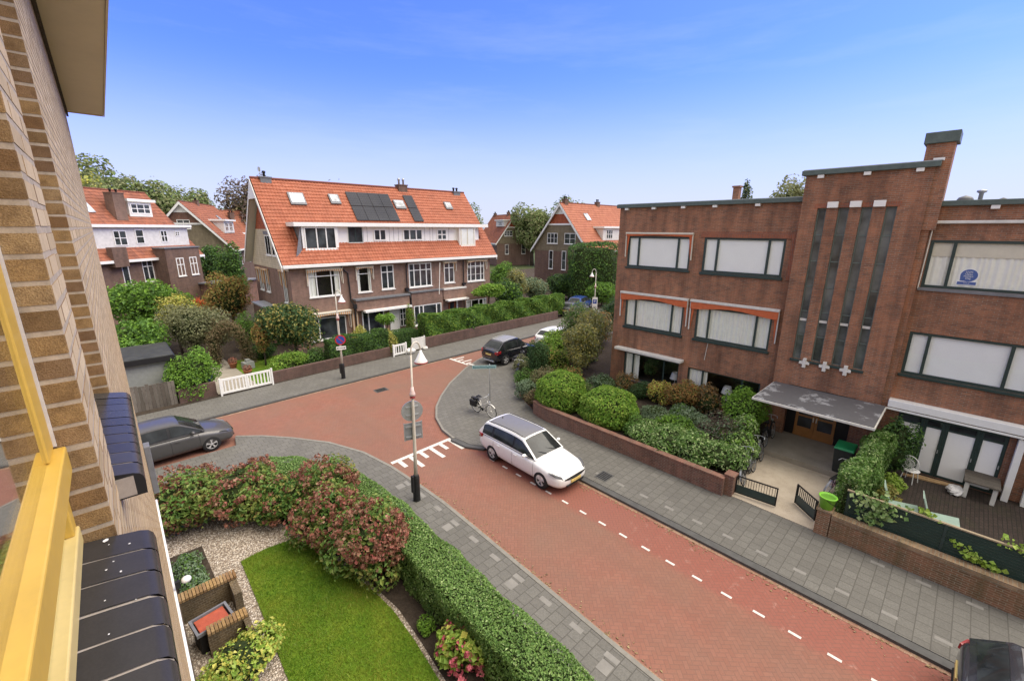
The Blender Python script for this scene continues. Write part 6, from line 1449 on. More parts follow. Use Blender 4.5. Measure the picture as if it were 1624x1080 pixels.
T = thing('traffic_sign', 'round blue no stopping sign with red border and a small white plate below', 'sign', (9.74, 25.14, .10), R(-21))
MB().lathe([(0, 0), (.30, 0), (.30, .02), (0, .02)], (0, -.03, 2.45), 36, 'y').build('plate', M['sign_red'], T); MB().lathe([(0, -.004), (.235, -.004), (.235, 0), (0, 0)], (0, -.032, 2.45), 36, 'y').build('face', M['sign_blue'], T)
MB().beam((-.17, -.039, 2.62), (.17, -.039, 2.28), .05, .004, (0, 1, 0)).build('slash', M['sign_red'], T)
p = MB().box(-.27, -.05, 1.85, .27, -.03, 2.06).build('under_plate', M['white'], T); q = MB().box(-.20, -.054, 1.94, .20, -.051, 1.97); q.add([(-.25, -.054, 1.955), (-.17, -.054, 1.90), (-.17, -.054, 2.01)], [(0, 1, 2)]); q.add([(.25, -.054, 1.955), (.17, -.054, 2.01), (.17, -.054, 1.90)], [(0, 1, 2)]); q.build('arrow', M['black'], p)
lamp_post('far slender street lamp with a small white parking sign before the clipped column', 33.4, 23.9, 5.2, R(150), .10)
T = thing('traffic_sign', 'narrow white and blue parking sign on the far street lamp', 'sign', (33.35, 23.84, .1), R(-54))
MB().box(-.24, -.03, 1.5, .24, -.01, 2.7).build('plate', M['white'], T, bevel=.01); q = MB().box(-.17, -.035, 2.1, .17, -.031, 2.5).build('face', M['sign_blue'], T); text_mesh('P', .34, M['white'], T, (0, -.037, 2.30), (R(90), 0, 0)); MB().box(-.17, -.035, 1.65, .17, -.031, 1.70).box(-.17, -.035, 1.80, .17, -.031, 1.85).build('line', M['black'], T)
# street name sign on a thin post
T = thing('street_name_sign', 'narrow teal street name sign on a thin grey post on the paved corner', 'street sign', (13.55, 16.35, .10), R(-38))
MB().lathe([(.022, 0), (.022, 2.15), (0, 2.17)], (.28, .02, 0), 10).build('post', M['steel'], T, smooth=True)
pl = MB().box(-.62, -.02, 1.92, .62, -.005, 2.10).build('plate', M['pale_teal'], T, bevel=.004)
q = MB(); rr = random.Random(8); x = -.57
while x < .55:
    w = rr.choice([.04, .05, .055, .03]); hgt = rr.choice([.075, .075, .08, .11]); z0_ = 1.965
    if abs(x - .17) < .03: z0_ = 1.935; hgt = .10
    if x < -.55: hgt = .12; w = .06
    q.box(x, -.024, z0_, x + w, -.0205, z0_ + hgt * .28); q.box(x, -.0238, z0_ + hgt * .28 + .001, x + w * .38, -.0206, z0_ + hgt); q.box(x + w * .62, -.0242, z0_ + hgt * .28 + .001, x + w, -.0207, z0_ + hgt * .8); x += w + .016
q.build('lettering', M['street_blue'], pl)

# ================================================================== garden walls, gates, fences
def low_wall(label, pts, th, h, mat='brick_low', z0=.08, coping='brick', cat='garden wall', slope=None):
    T = thing('garden_wall', label, cat, (pts[0][0], pts[0][1], z0)); ox, oy = pts[0]; P = [(x - ox, y - oy) for x, y in pts]
    MB().prism(P + offset_line(P, -th)[::-1], -.1, h).build('wall', M[mat], T)
    MB().prism(offset_line(P, .02) + offset_line(P, -th - .02)[::-1], h + .002, h + .07).build('coping', M[coping], T)
    return T
M['coping_red'] = mat_brick('rowlock_coping', (.25, .12, .085), (.15, .075, .055), (.20, .17, .13), .075, .30, .3, .5)
M['brick_far'] = mat_brick('dark_garden_wall_brick', (.15, .085, .068), (.095, .055, .045), (.14, .12, .10), .22, .0625, .35, .4); M['coping_far'] = mat_plain('dark_brick_coping', (.12, .075, .062), .9, var=.3)
M['coping_tan'] = mat_brick('rowlock_coping_tan', (.36, .245, .15), (.22, .13, .085), (.32, .27, .20), .30, .075, .45, .6, stain_col=(.09, .08, .03))
low_wall('low red brick garden wall along the right pavement, from the paved corner to the iron gate', [(14.72, 13.7), (14.55, 13.1), (14.5, 12.6), (14.5, 4.52)], .22, .62, 'brick_low', coping='coping_red')
T = thing('gate_pier', 'short brick pier at the left side of the entrance path beside the iron gate', 'gate pier', (14.5, 4.28, .08)); MB().box(-.05, -.02, -.05, .30, .26, .74).build('pier', M['brick_low'], T); MB().box(-.08, -.05, .742, .33, .29, .80).build('cap', M['coping_red'], T)
T = thing('gate_pier', 'mossy brick pier at the right side of the entrance path carrying the green bucket', 'gate pier', (14.45, 1.55, .08)); MB().box(0, -.02, -.05, .36, .32, .80).build('pier', M['brick_moss'], T); MB().box(-.03, -.05, .802, .39, .35, .86).build('cap', M['coping_tan'], T)
T = thing('garden_wall', 'mossy brick wall with a tan rowlock top below the dark green fence', 'garden wall', (14.48, 1.48, .08)); MB().box(0, -13, -.05, .24, .03, .66).build('wall', M['brick_moss'], T); MB().box(-.03, -13, .662, .27, .03, .78).build('coping', M['coping_tan'], T)
T = thing('slat_fence', 'dark green slatted fence standing behind the mossy brick wall', 'fence', (14.80, 1.30, .2)); b = MB()
for k in range(16): b.box(.015, -13, .08 + k * .083, .035, 0, .152 + k * .083)
b.build('slat_panel', M['fence_green'], T)
for k in range(7): MB().box(0, -.08 - 2.02 * k, 0, .05, -.02 - 2.02 * k, 1.42).build('post', M['green_dark'], T)
MB().box(-.01, -13, 1.422, .07, .02, 1.455).build('top_rail', M['wood_tan_dull'], T)
def iron_gate(label, loc, rotz, w, h):
    T = thing('iron_gate', label, 'gate', loc, rotz); f = MB()
    f.box(0, -.02, .06, .04, .02, h); f.box(w - .04, -.02, .06, w, .02, h); f.box(.04, -.015, h - .04, w - .04, .015, h); f.box(.04, -.015, .06, w - .04, .015, .10); f.build('gate_frame', M['iron'], T)
    MB().box(.04, -.008, .10, w - .04, .008, h * .52).build('lower_panel', M['green_dark'], T)
    b = MB(); n = int(w / .075)
    for k in range(1, n): b.box(k * w / n - .007, -.007, h * .52, k * w / n + .007, .007, h - .04)
    b.build('bars', M['iron'], T)
    return T
iron_gate('low black iron gate on the left side of the entrance path', (14.72, 4.26, .12), R(-83), 1.25, .72)
iron_gate('low black iron gate standing open against the pier with the green bucket', (14.95, 1.95, .12), R(48), .95, .75)
T = thing('bucket', 'bright lime green bucket with a dark handle on the brick pier', 'bucket', (14.63, 1.70, .94)); MB().lathe([(.0, 0), (.16, 0), (.215, .36), (.235, .365), (.235, .39), (.205, .39), (.15, .03), (0, .03)], (0, 0, 0), 20).build('body', M['lime'], T, smooth=True); MB().tube([(.22 * math.cos(t), .22 * math.sin(t) * -1, .36 - .17 * math.sin(t)) for t in [math.pi * k / 10 for k in range(11)]], .008, 5).build('handle', M['black'], T); MB().lathe([(0, .33), (.19, .33), (.19, .345), (0, .345)], (0, 0, 0), 18).build('water', M['lime_dark'], T)
T = thing('wheelie_bin', 'dark wheelie bin with a green lid beside the entrance doors', 'bin', (18.75, 1.98, .34), R(-90)); MB().add([(-.24, -.26, 0), (.24, -.26, 0), (.24, .26, 0), (-.24, .26, 0), (-.29, -.34, .95), (.29, -.34, .95), (.29, .34, .95), (-.29, .34, .95)], [(0, 3, 2, 1), (4, 5, 6, 7), (0, 1, 5, 4), (1, 2, 6, 5), (2, 3, 7, 6), (3, 0, 4, 7)]).build('body', M['bin_dark'], T, bevel=.03)
MB().add([(-.31, -.38, .952), (.31, -.38, .952), (.31, .36, .952), (-.31, .36, .952), (-.28, -.34, 1.03), (.28, -.34, 1.03), (.28, .34, 1.06), (-.28, .34, 1.06)], [(0, 3, 2, 1), (4, 5, 6, 7), (0, 1, 5, 4), (1, 2, 6, 5), (2, 3, 7, 6), (3, 0, 4, 7)]).build('lid', M['bin_green'], T, bevel=.02)
for s in (-.25, .25): MB().lathe([(0, -.03), (.1, -.03), (.1, .03), (0, .03)], (s, .3, .1), 14, 'x').build('wheel', M['rubber'], T)
# terrace furniture
def garden_chair(label, loc, rotz):
    T = thing('garden_chair', label, 'chair', loc, rotz, 'pale green garden chairs')
    MB().add([(-.30, -.34, .44), (.30, -.34, .44), (.30, .30, .36), (-.30, .30, .36), (-.30, -.34, .465), (.30, -.34, .465), (.30, .30, .385), (-.30, .30, .385)], [(0, 3, 2, 1), (4, 5, 6, 7), (0, 1, 5, 4), (1, 2, 6, 5), (2, 3, 7, 6), (3, 0, 4, 7)]).build('seat', M['mint'], T)
    MB().extrude([(-.30, .305, .38), (.30, .305, .38), (.28, .52, 1.02), (-.28, .52, 1.02)], (0, .022, .006)).build('backrest', M['mint'], T)
    for x in (-.27, .27):
        MB().tube([(x, -.32, 0), (x, -.30, .44)], .016, 6).build('leg', M['mint'], T); MB().tube([(x, .42, 0), (x, .28, .37)], .016, 6).build('leg', M['mint'], T)
garden_chair('left of the two pale green garden chairs behind the dark fence', (17.0, .12, .2), R(6)); garden_chair('right of the two pale green garden chairs behind the dark fence', (17.1, -.78, .2), R(4))
T = thing('round_chair', 'white metal garden chair with a round openwork back near the tall ivy bush', 'chair', (20.0, .18, .2), R(70)); MB().lathe([(0, .44), (.24, .44), (.245, .455), (.235, .47), (0, .47)], (0, 0, 0), 20).build('seat', M['white'], T, smooth=True)
b = MB().tube([(.26 * math.cos(t), .22, .78 + .27 * math.sin(t)) for t in [2 * math.pi * k / 22 for k in range(22)]], .014, 6, True)
for k in range(9): a = math.pi * k / 9; b.beam((.26 * math.cos(a), .22, .78 + .27 * math.sin(a)), (-.26 * math.cos(a), .22, .78 - .27 * math.sin(a)), .009, .009)
b.tube([(.13 * math.cos(t), .22, .78 + .13 * math.sin(t)) for t in [2 * math.pi * k / 16 for k in range(16)]], .009, 6, True); b.build('backrest', M['white'], T)
for k in range(4): a = math.pi / 4 + k * math.pi / 2; MB().tube([(.2 * math.cos(a), .2 * math.sin(a), .44), (.26 * math.cos(a), .26 * math.sin(a), 0)], .013, 6).build('leg', M['white'], T)
T = thing('garden_table', 'grey plank table with white legs in front of the terrace doors', 'table', (20.85, -1.55, .2), R(0)); b = MB()
for k in range(6): b.box(-.85 + k * .285, -.42, .60, -.85 + k * .285 + .275, .42, .65)
b.build('tabletop', M['wood_grey'], T)
for x in (-.75, .68):
    for y in (-.38, .27): MB().box(x, y, 0, x + .11, y + .11, .598).build('leg', M['white_old'], T)
for k, (x, y, a, l) in enumerate(((20.55, .0, -80, 1.5), (20.72, -.15, -84, 1.35))): tag(MB().box(-l / 2, -.05, 0, l / 2, .05, .05).build('timber_plank', M['wood_tan'], None, loc=(x, y - .35, .2 + .055 * 0), rotz=R(a)), ('pale timber plank on the terrace, the one nearer the dark fence', 'pale timber plank on the terrace, the one nearer the terrace doors')[k], 'plank', 'loose timber planks')
rng = np.random.default_rng(77); V, Q = core_faces(rng, (.30, .22, .17), 1.0, 14, 9, .13); tag(link('plastic_bag', fast_mesh('plastic_bag', V, Q), M['bag'], None, (20.15, -.98, .2)), 'crumpled white plastic bag lying beside the garden table', 'bag')
tag(MB().box(-.4, -.6, 0, .4, .6, .015).build('doormat', M['black'], None, loc=(19.6, -3.3, .204)), 'dark mat on the terrace near the white posts', 'doormat')

# ---- across the side street
low_wall('brown brick garden wall left of the double white gate, under the bright bush', [(1.9, 27.05), (3.55, 27.15)], -.22, .75, 'brick_far', coping='coping_far')
low_wall('long brown brick garden wall between the white gates, below the hedge', [(6.35, 27.2), (10.8, 27.45), (14.15, 27.55)], -.22, .62, 'brick_far', coping='coping_far')
low_wall('brown brick garden wall below the long bright hedge on the right', [(17.2, 27.75), (25.5, 28.05), (33.2, 28.2)], -.22, .75, 'brick_far', coping='coping_far')
def white_gate(label, loc, rotz, w, h, n, double=False):
    T = thing('white_gate', label, 'gate', loc, rotz)
    for k in range(2 if double else 1):
        lw = w / (2 if double else 1); o = k * lw; b = MB(); b.box(o, -.03, .1, o + .09, .03, h); b.box(o + lw - .10, -.03, .1, o + lw - .01, .03, h); b.box(o + .09, -.025, .1, o + lw - .1, .025, .22); b.box(o + .09, -.025, h - .12, o + lw - .1, .025, h)
        for q in range(n): x = o + .09 + (lw - .19) * (q + .5) / n; b.box(x - .035, -.015, .22, x + .035, .015, h - .12)
        b.build('gate_leaf', M['white'], T)
    for x in (-.08, w): MB().box(x, -.05, 0, x + .08, .05, h + .05).build('post', M['white'], T)
white_gate('double white wooden gate with upright bars before the garden path', (3.75, 26.9, .1), R(2), 2.5, .95, 6, True)
white_gate('small white lattice gate between the hedge and the dark clipped block', (14.3, 27.3, .1), R(2), .95, .85, 4)
T = thing('garden_gate', 'plain white boarded garden gate beside the white stones', 'gate', (16.1, 27.75, .1), R(2)); MB().box(0, -.03, .05, 1.0, .03, .95).build('panel', M['white_old'], T, bevel=.01); MB().box(-.08, -.05, 0, -.002, .05, 1.0).box(1.002, -.05, 0, 1.08, .05, 1.0).build('post', M['white_old'], T)
for k, (x, y, sx, lab) in enumerate(((15.6, 27.25, .38, 'larger white boulder on the far pavement edge by the white boarded gate'), (17.0, 27.5, .22, 'smaller white boulder at the start of the long hedge wall'))):
    V, Q = core_faces(np.random.default_rng(40 + k), (sx, sx * .8, sx * .6), 1.0, 12, 8, sx * .45); tag(link('boulder', fast_mesh('boulder', V, Q), M['white_old'], None, (x, y, .11)), lab, 'boulder', 'white boulders')
T = thing('wooden_fence', 'weathered upright plank fence beside the grey shed', 'fence', (-6, 27.1, .1), R(.8)); rr = random.Random(4); b = MB(); x = 0
while x < 7.7: b.box(x, -.015 + rr.uniform(-.006, .006), 0, x + .135, .015, 1.32 + rr.uniform(-.05, .03)); x += .145
b.build('planks', M['wood_grey'], T); MB().box(0, .018, .35, 7.8, .06, .44).box(0, .018, 1.0, 7.8, .06, 1.09).build('rails', M['wood_grey'], T)
T = thing('garden_shed', 'pale grey shed with a black flat roof behind the plank fence', 'shed', (-3.2, 28.5, .1)); MB().box(0, 0, 0, 5.1, 3.2, 2.15).build('wall', M['shed_grey'], T); MB().box(-.2, -.25, 2.10, 5.35, 3.4, 2.36).build('roof_edge', M['black'], T); MB().box(-.15, -.2, 2.362, 5.3, 3.35, 2.40).build('roof', M['roof_dark'], T)
T = thing('wheelie_bin', 'dark blue bin just behind the double white gate', 'bin', (3.25, 28.0, .12)); MB().add([(-.22, -.24, 0), (.22, -.24, 0), (.22, .24, 0), (-.22, .24, 0), (-.28, -.3, .95), (.28, -.3, .95), (.28, .3, .95), (-.28, .3, .95)], [(0, 3, 2, 1), (4, 5, 6, 7), (0, 1, 5, 4), (1, 2, 6, 5), (2, 3, 7, 6), (3, 0, 4, 7)]).build('body', M['bin_blue'], T, bevel=.03); MB().box(-.30, -.33, .952, .30, .32, 1.03).build('lid', M['bin_blue'], T, bevel=.03)
for k, (x, y, lab) in enumerate(((5.6, 29.6, 'terracotta pot with red-brown flowers beside the garden path, the nearer one'), (5.3, 32.0, 'terracotta pot with flowers further up the garden path'))):
    T = thing('flower_pot', lab, 'plant pot', (x, y, .13), 0, 'pots beside the garden path'); MB().lathe([(0, 0), (.16, 0), (.23, .32), (.25, .33), (.25, .38), (.2, .38), (0, .34)], (0, 0, 0), 16).build('pot', M['terracotta'], T, smooth=True)
    rng = new_rng(); U = unit(rng, 260); P = U * rng.uniform(.6, 1, (260, 1)) * np.array((.28, .28, .22)); P[:, 2] += .50; leafy_object('flowers', [(*leaf_faces(rng, P, U, .09), 0)], [LM['head']], T)
tag(MB().box(-.3, -.25, 0, .3, .25, .45).box(-.12, -.12, .452, .12, .12, .62).build('well_box', M['shed_grey'], None, loc=(6.0, 31.3, .13), rotz=R(12)), 'small grey garden box with a knob beside the arch of foliage', 'box')

# ================================================================== plants
# ---- our own front garden
hedge('clipped_hedge', 'long clipped green hedge along the near pavement below the camera', [(4.74, -6), (4.76, 0), (4.80, 6), (4.86, 10.2), (4.80, 11.8), (4.45, 13.3), (3.7, 14.7), (2.9, 15.5)], 1.02, .10, 1.13, 'hedge', .055, 1600, rough=.04, leaf2='variegated', frac2=.10)
hy = 'flowering shrubs in the front garden'
shrub('hydrangea', 'wide hydrangea with faded red-brown heads nearest the yellow brick wall', 'shrub', .70, 15.15, 1.35, 1.3, 1.80, 'hydra', 3600, .12, .1, 10, heads='head', nheads=420, headr=.085, group=hy)
shrub('hydrangea', 'hydrangea with faded red-brown heads behind the gravel, in front of the silver grey car', 'shrub', 2.05, 14.65, 1.25, 1.2, 1.78, 'hydra', 3600, .12, .1, 10, heads='head', nheads=380, headr=.085, group=hy)
shrub('green_shrub', 'mixed green and yellow shrub between the two groups of hydrangeas', 'shrub', 3.05, 13.35, .85, .85, 1.45, 'mid', 2600, .11, .1, 9, leaf2='autumn', frac2=.3, heads='head', nheads=60, headr=.08)
shrub('hydrangea', 'hydrangea with the reddest heads at the corner of the hedge, topmost of its group', 'shrub', 4.15, 12.75, 1.0, 1.0, 1.80, 'hydra', 3000, .12, .1, 10, heads='head', nheads=300, headr=.085, group=hy)
shrub('hydrangea', 'hydrangea at the far end of the lawn, between two others', 'shrub', 3.72, 11.6, .98, 1.0, 1.62, 'hydra', 3000, .12, .1, 10, heads='head', nheads=280, headr=.085, group=hy)
shrub('hydrangea', 'hydrangea nearest the camera, pressed against the hedge above the bare soil', 'shrub', 4.12, 9.75, 1.02, 1.35, 1.80, 'hydra', 3800, .12, .1, 11, heads='head', nheads=400, headr=.085, group=hy)
shrub('yellow_shrub', 'yellow-green variegated bush at the foot of the yellow brick building', 'shrub', .72, 8.75, .80, .80, .85, 'lime', 2600, .075, .1, 10, lump=.5, leaf2='yellow', frac2=.45, aspect=.8)
shrub('herb_patch', 'low grey-green ground cover in the narrow bed by the near wall', 'plant', .36, 12.6, .46, 1.2, .38, 'grey', 2600, .075, .1, 14, lump=.45, leaf2='mid', frac2=.35)
shrub('hydrangea', 'small lime hydrangea with pink heads at the bottom of the flower bed', 'shrub', 4.15, 5.95, .42, .65, .75, 'lime', 800, .13, .1, 8, heads='pink', nheads=60, headr=.085, aspect=.75, leaf2='yellow', frac2=.15)
shrub('bedding_plant', 'small green plant alone on the bare soil', 'plant', 4.02, 7.05, .24, .26, .30, 'bright', 260, .075, .12, 7, core=.4)
def grass(name, poly, n, z, leaf, label, size=.045):
    rng = new_rng(); P = np.array(poly); lo, hi = P.min(0), P.max(0); pts = rng.uniform(lo, hi, (n * 2, 2)); x, y = pts[:, 0], pts[:, 1]; inside = np.zeros(len(pts), bool)
    for i in range(len(P)):
        a, b_ = P[i], P[(i + 1) % len(P)]; c = ((a[1] > y) != (b_[1] > y)) & (x < (b_[0] - a[0]) * (y - a[1]) / (b_[1] - a[1] + 1e-12) + a[0]); inside ^= c
    pts = pts[inside][:n]; m = len(pts); ang = rng.uniform(0, 2 * np.pi, m); h = size * rng.uniform(.5, 1.3, m); w = .0055 * rng.uniform(.7, 1.4, m); ln = rng.normal(0, .5, (m, 2)) * h[:, None]
    d = np.stack([np.cos(ang), np.sin(ang)], 1) * w[:, None]
    V = np.zeros((m, 4, 3)); V[:, 0, :2] = pts - d; V[:, 1, :2] = pts + d; V[:, 2, :2] = pts + d * .3 + ln; V[:, 3, :2] = pts - d * .3 + ln; V[:, 2, 2] = V[:, 3, 2] = h; V[:, :, 2] += z
    o = link(name, fast_mesh(name, V.reshape(-1, 3), np.arange(4 * m).reshape(-1, 4)), LM[leaf]); return tag(o, label, 'grass', None, 'stuff')
LAWN = [(1.47, 12.35), (2.1, 12.42), (2.86, 12.3), (3.25, 11.2), (3.45, 10.3), (3.68, 8.8), (3.74, 8.0), (3.70, 7.0), (3.60, 5.9), (3.5, 4), (1.32, 4), (1.38, 8.1), (1.44, 10.5)]
grass('grass', LAWN, 60000, .13, 'grass', 'short mown grass of the front lawn, yellowing in patches')
# loose pebbles on the gravel
rng = new_rng(); n = 5200; px = rng.uniform(.0, 3.0, n); py = rng.uniform(8.0, 15.0, n); k = ~((px > 1.36) & (py < 12.45)) & ~((px < .95) & (py > 9.5) & (py < 13.9)); px, py = px[k], py[k]; n = len(px)
r = rng.uniform(.012, .026, n); base = np.array([(1, 0, 0), (.3, .95, 0), (-.8, .6, 0), (-.8, -.6, 0), (.3, -.95, 0), (0, 0, .8)], float)
V = base[None] * r[:, None, None]; V[:, :, :2] *= rng.uniform(.7, 1.2, (n, 1, 2)); V += np.stack([px, py, np.full(n, .114)], 1)[:, None]
Q = np.array([(0, 1, 5), (1, 2, 5), (2, 3, 5), (3, 4, 5), (4, 0, 5)])[None] + (np.arange(n) * 6)[:, None, None]
tag(link('gravel', fast_mesh('gravel', V.reshape(-1, 3), Q.reshape(-1, 3)), mat_island('pebbles', [(.30, .24, .18), (.52, .45, .36), (.64, .58, .50), (.40, .33, .26), (.72, .68, .62)], .9, .2, .1)), 'loose pale pebbles of the gravel path', 'gravel', None, 'stuff')

# ---- garden of the flats
og = 'shrubs in the garden of the flats'
def ball(label, x, y, r, h, leaf, n=4200, size=.10, **k): return clipped_shape('round_shrub', label, 'shrub', x, y, r, r, h, leaf, n, size, .30, 2.25, .045, leaf2='lime', frac2=.4)
ball('bright green rounded bush at the corner of the low brick wall, left of its twin', 15.65, 12.95, 1.22, 1.85, 'bright', 8500)
ball('bright green rounded bush behind the white car, right of its twin', 15.92, 10.35, 1.28, 1.62, 'bright', 8500)
shrub('small_shrub', 'small leafy shrub right of the two bright rounded bushes', 'shrub', 15.55, 8.75, .5, .5, .95, 'mid', 1100, .09, .3, group=og)
shrub('conifer', 'dark upright conifer at the paved corner beside the bicycle wheel', 'shrub', 17.9, 16.55, .85, .85, 2.7, 'dark', 4200, .09, .25, 14, .40, .4)
shrub('olive_shrub', 'dull olive shrub between the dark conifer and the bright rounded bushes', 'shrub', 16.65, 14.75, .95, .9, 1.45, 'bronze', 2600, .085, .3, leaf2='olive', frac2=.5)
for (x, y, r, h, lf, lab) in ((15.15, 14.25, .62, 1.0, 'bronze', 'small bronze shrub at the paved corner, touching the left rounded bush'), (15.75, 15.35, .7, 1.1, 'grey', 'small grey-green shrub at the edge of the paved corner'), (16.9, 16.7, .75, 1.2, 'mid', 'small mid green shrub at the paved corner in front of the dark conifer'), (18.6, 18.3, .8, 1.2, 'olive', 'small olive shrub at the edge of the paved corner beside the motor scooter')):
    shrub('small_shrub', lab, 'shrub', x, y, r, r, h, lf, 1700, .09, .12, group=og)
shrub('bright_shrub', 'bright lime leafy shrub behind the dark conifer', 'shrub', 20.9, 17.9, 1.2, 1.1, 2.3, 'lime', 3400, .12, .3, leaf2='bright', frac2=.5)
tree('garden_tree', 'loose garden tree with yellowing leaves at the left end of the flats', 'tree', 19.7, 14.9, 1.5, 1.45, .4, 3.9, 'autumn', 5600, .12, .3, .06, 20, .30, .6, leaf2='olive', frac2=.4, core=.35)
tree('garden_tree', 'taller olive green tree against the corner of the flats', 'tree', 21.5, 15.7, 1.4, 1.35, .6, 4.3, 'olive', 4600, .12, .3, .06, 20, .30, .6, leaf2='autumn', frac2=.5, core=.35)
shrub('rose_shrub', 'loose rose shrub with a few pale blooms behind the left rounded bush', 'shrub', 18.0, 14.2, .95, .95, 1.55, 'rust', 2000, .09, .3, leaf2='mid', frac2=.45, core=.4)
shrub('green_shrub', 'dull green shrub under the left end of the low windows', 'shrub', 18.9, 12.6, .95, .95, 1.15, 'grey', 2200, .08, .3, leaf2='dark', frac2=.4)
shrub('rust_shrub', 'reddish low shrub below the window with the plants', 'shrub', 19.8, 12.0, .7, .7, 1.15, 'bronze', 1500, .08, .3, leaf2='rust', frac2=.4)
shrub('green_shrub', 'dark green shrub below the wide left ground floor window', 'shrub', 19.6, 10.9, .7, .7, 1.0, 'dark', 1500, .08, .3)
shrub('yellow_shrub', 'yellow and orange shrub in the middle of the garden bed', 'shrub', 19.75, 9.9, .75, .7, 1.25, 'yellow', 1700, .09, .3, leaf2='rust', frac2=.3)
shrub('rust_shrub', 'orange-brown rhododendron under the right ground floor window', 'shrub', 20.0, 8.7, .95, .9, 1.55, 'rust', 2800, .10, .3, leaf2='autumn', frac2=.25)
shrub('rust_shrub', 'darker brown shrub right of the orange-brown one', 'shrub', 20.15, 7.55, .75, .75, 1.45, 'bronze', 2000, .09, .3, leaf2='rust', frac2=.35)
shrub('laurel', 'bright green laurel beside the left edge of the entrance canopy', 'shrub', 19.55, 5.75, 1.10, .95, 1.95, 'bright', 4600, .11, .3, 12, aspect=.5, core=.7)
shrub('lavender', 'grey-green low mound left of the middle of the garden bed', 'shrub', 17.9, 9.0, .85, .75, .75, 'grey', 1900, .085, .3, group='grey-green mounds')
shrub('lavender', 'grey-green low mound nearer the laurel', 'shrub', 18.3, 7.3, 1.0, .8, .80, 'grey', 2300, .085, .3, group='grey-green mounds')
shrub('lavender', 'grey-green low mound below the brown shrub', 'shrub', 18.7, 8.2, .8, .7, .7, 'grey', 1700, .085, .3, leaf2='mid', frac2=.4, group='grey-green mounds')
shrub('purple_shrub', 'dark purplish open shrub in front of the laurel', 'shrub', 17.15, 5.9, 1.1, 1.05, 1.50, 'purple', 1900, .08, .3, core=.35, leaf2='grey', frac2=.3)
shrub('green_shrub', 'fresh green small shrub inside the low wall, before the grey-green mounds', 'shrub', 16.7, 7.9, .6, .6, .85, 'bright', 1300, .09, .3)
for k, (x, y, r, h, lab) in enumerate(((15.35, 8.15, .85, .85, 'variegated ground cover shrub spilling over the low brick wall, leftmost of its row'), (15.5, 7.05, .95, .95, 'variegated ground cover shrub over the low wall, second from the left in its row'), (15.55, 5.95, .95, 1.0, 'variegated ground cover shrub over the low wall, third from the left in its row'), (15.7, 5.05, .9, 1.0, 'variegated ground cover shrub over the low wall, beside the gate pier'))):
    shrub('ground_cover', lab, 'shrub', x, y, r, r, h, 'variegated', 3000, .095, .35, 12, .48, .4, core=.72, leaf2='mid', frac2=.4, group='variegated shrubs over the low wall')
for k, (x, y, r, h, lab) in enumerate(((16.75, 5.0, .85, 1.35, 'pale green bushy shrub behind the first bicycle at the entrance path'), (17.9, 5.05, .8, 1.45, 'pale green bushy shrub behind the second bicycle, nearer the laurel'))):
    shrub('green_shrub', lab, 'shrub', x, y, r, r * .8, h, 'variegated', 2800, .10, .3, 12, .48, .4, core=.72, leaf2='bright', frac2=.45)
shrub('green_shrub', 'mid green filler shrub between the purplish shrub and the grey-green mounds', 'shrub', 17.0, 7.3, .7, .7, .9, 'mid', 1600, .09, .3, leaf2='bright', frac2=.4)
shrub('green_shrub', 'grey-green shrub beside the right rounded bush, below the windows', 'shrub', 17.9, 11.2, .8, .8, .9, 'grey', 1700, .085, .3, leaf2='mid', frac2=.4)
shrub('green_shrub', 'mid green shrub behind the left rounded bush', 'shrub', 17.3, 13.1, .8, .8, 1.0, 'mid', 1700, .09, .3, leaf2='olive', frac2=.4)
hedge('ivy_hedge', 'ivy covered hedge from the entrance canopy down to the mossy pier', [(14.95, 1.32), (16.5, 1.24), (18.5, 1.15), (19.6, 1.1)], .62, .15, 1.85, 'variegated', .085, 1000, 'hedge', .09, .2, leaf2='mid', frac2=.6)
shrub('ivy_bush', 'tall dark ivy bush at the right edge of the entrance canopy', 'shrub', 20.1, .72, .72, .62, 2.35, 'dark', 3600, .10, .2, 12, .45, leaf2='mid', frac2=.35)
shrub('fern', 'yellowing ferns at the foot of the ivy hedge on the terrace', 'plant', 18.0, .62, .65, .42, .5, 'autumn', 420, .16, .2, 10, core=.3, aspect=.3)
shrub('fern', 'fresh green leafy plant before the round white chair', 'plant', 18.9, .45, .5, .4, .5, 'lime', 320, .14, .2, 9, core=.3, aspect=.4)
def climber(label, pts, n, leaf, spread, size):
    rng = new_rng(); P = np.array(pts, float); k = rng.integers(0, len(P) - 1, n); t = rng.random((n, 1)); C = P[k] * (1 - t) + P[k + 1] * t + rng.normal(0, 1, (n, 3)) * np.array(spread); U = np.tile([-.8, 0, .5], (n, 1)); o0 = C.mean(0)
    b = MB().tube([tuple(p - o0) for p in P], .008, 5); V = np.array(b.v); Q = np.array([f for f in b.f if len(f) == 4])
    o = leafy_object('ivy', [(*leaf_faces(rng, C - o0, U, size, .8), 0), (V, Q, 1)], [LM[leaf], M['bark']], None, tuple(o0)); return tag(o, label, 'climbing plant', 'ivy on the dark fence')
climber('pale ivy hanging over the left end of the dark fence, near the bucket', [(14.72, 1.0, 1.45), (14.76, .7, 1.68), (14.74, .3, 1.6), (14.7, .55, 1.15), (14.72, .85, 1.0)], 210, 'variegated', (.05, .16, .14), .11)
climber('thin trail of yellow-green ivy across the middle of the dark fence', [(14.74, -1.0, 1.25), (14.72, -1.3, 1.1), (14.74, -1.55, 1.0), (14.72, -1.75, .95)], 90, 'lime', (.03, .09, .06), .10)
climber('yellow-green ivy over the top rail between the two pale green chairs', [(14.85, -.25, 1.66), (14.9, -.42, 1.72), (14.9, -.5, 1.7)], 34, 'lime', (.05, .10, .05), .10)
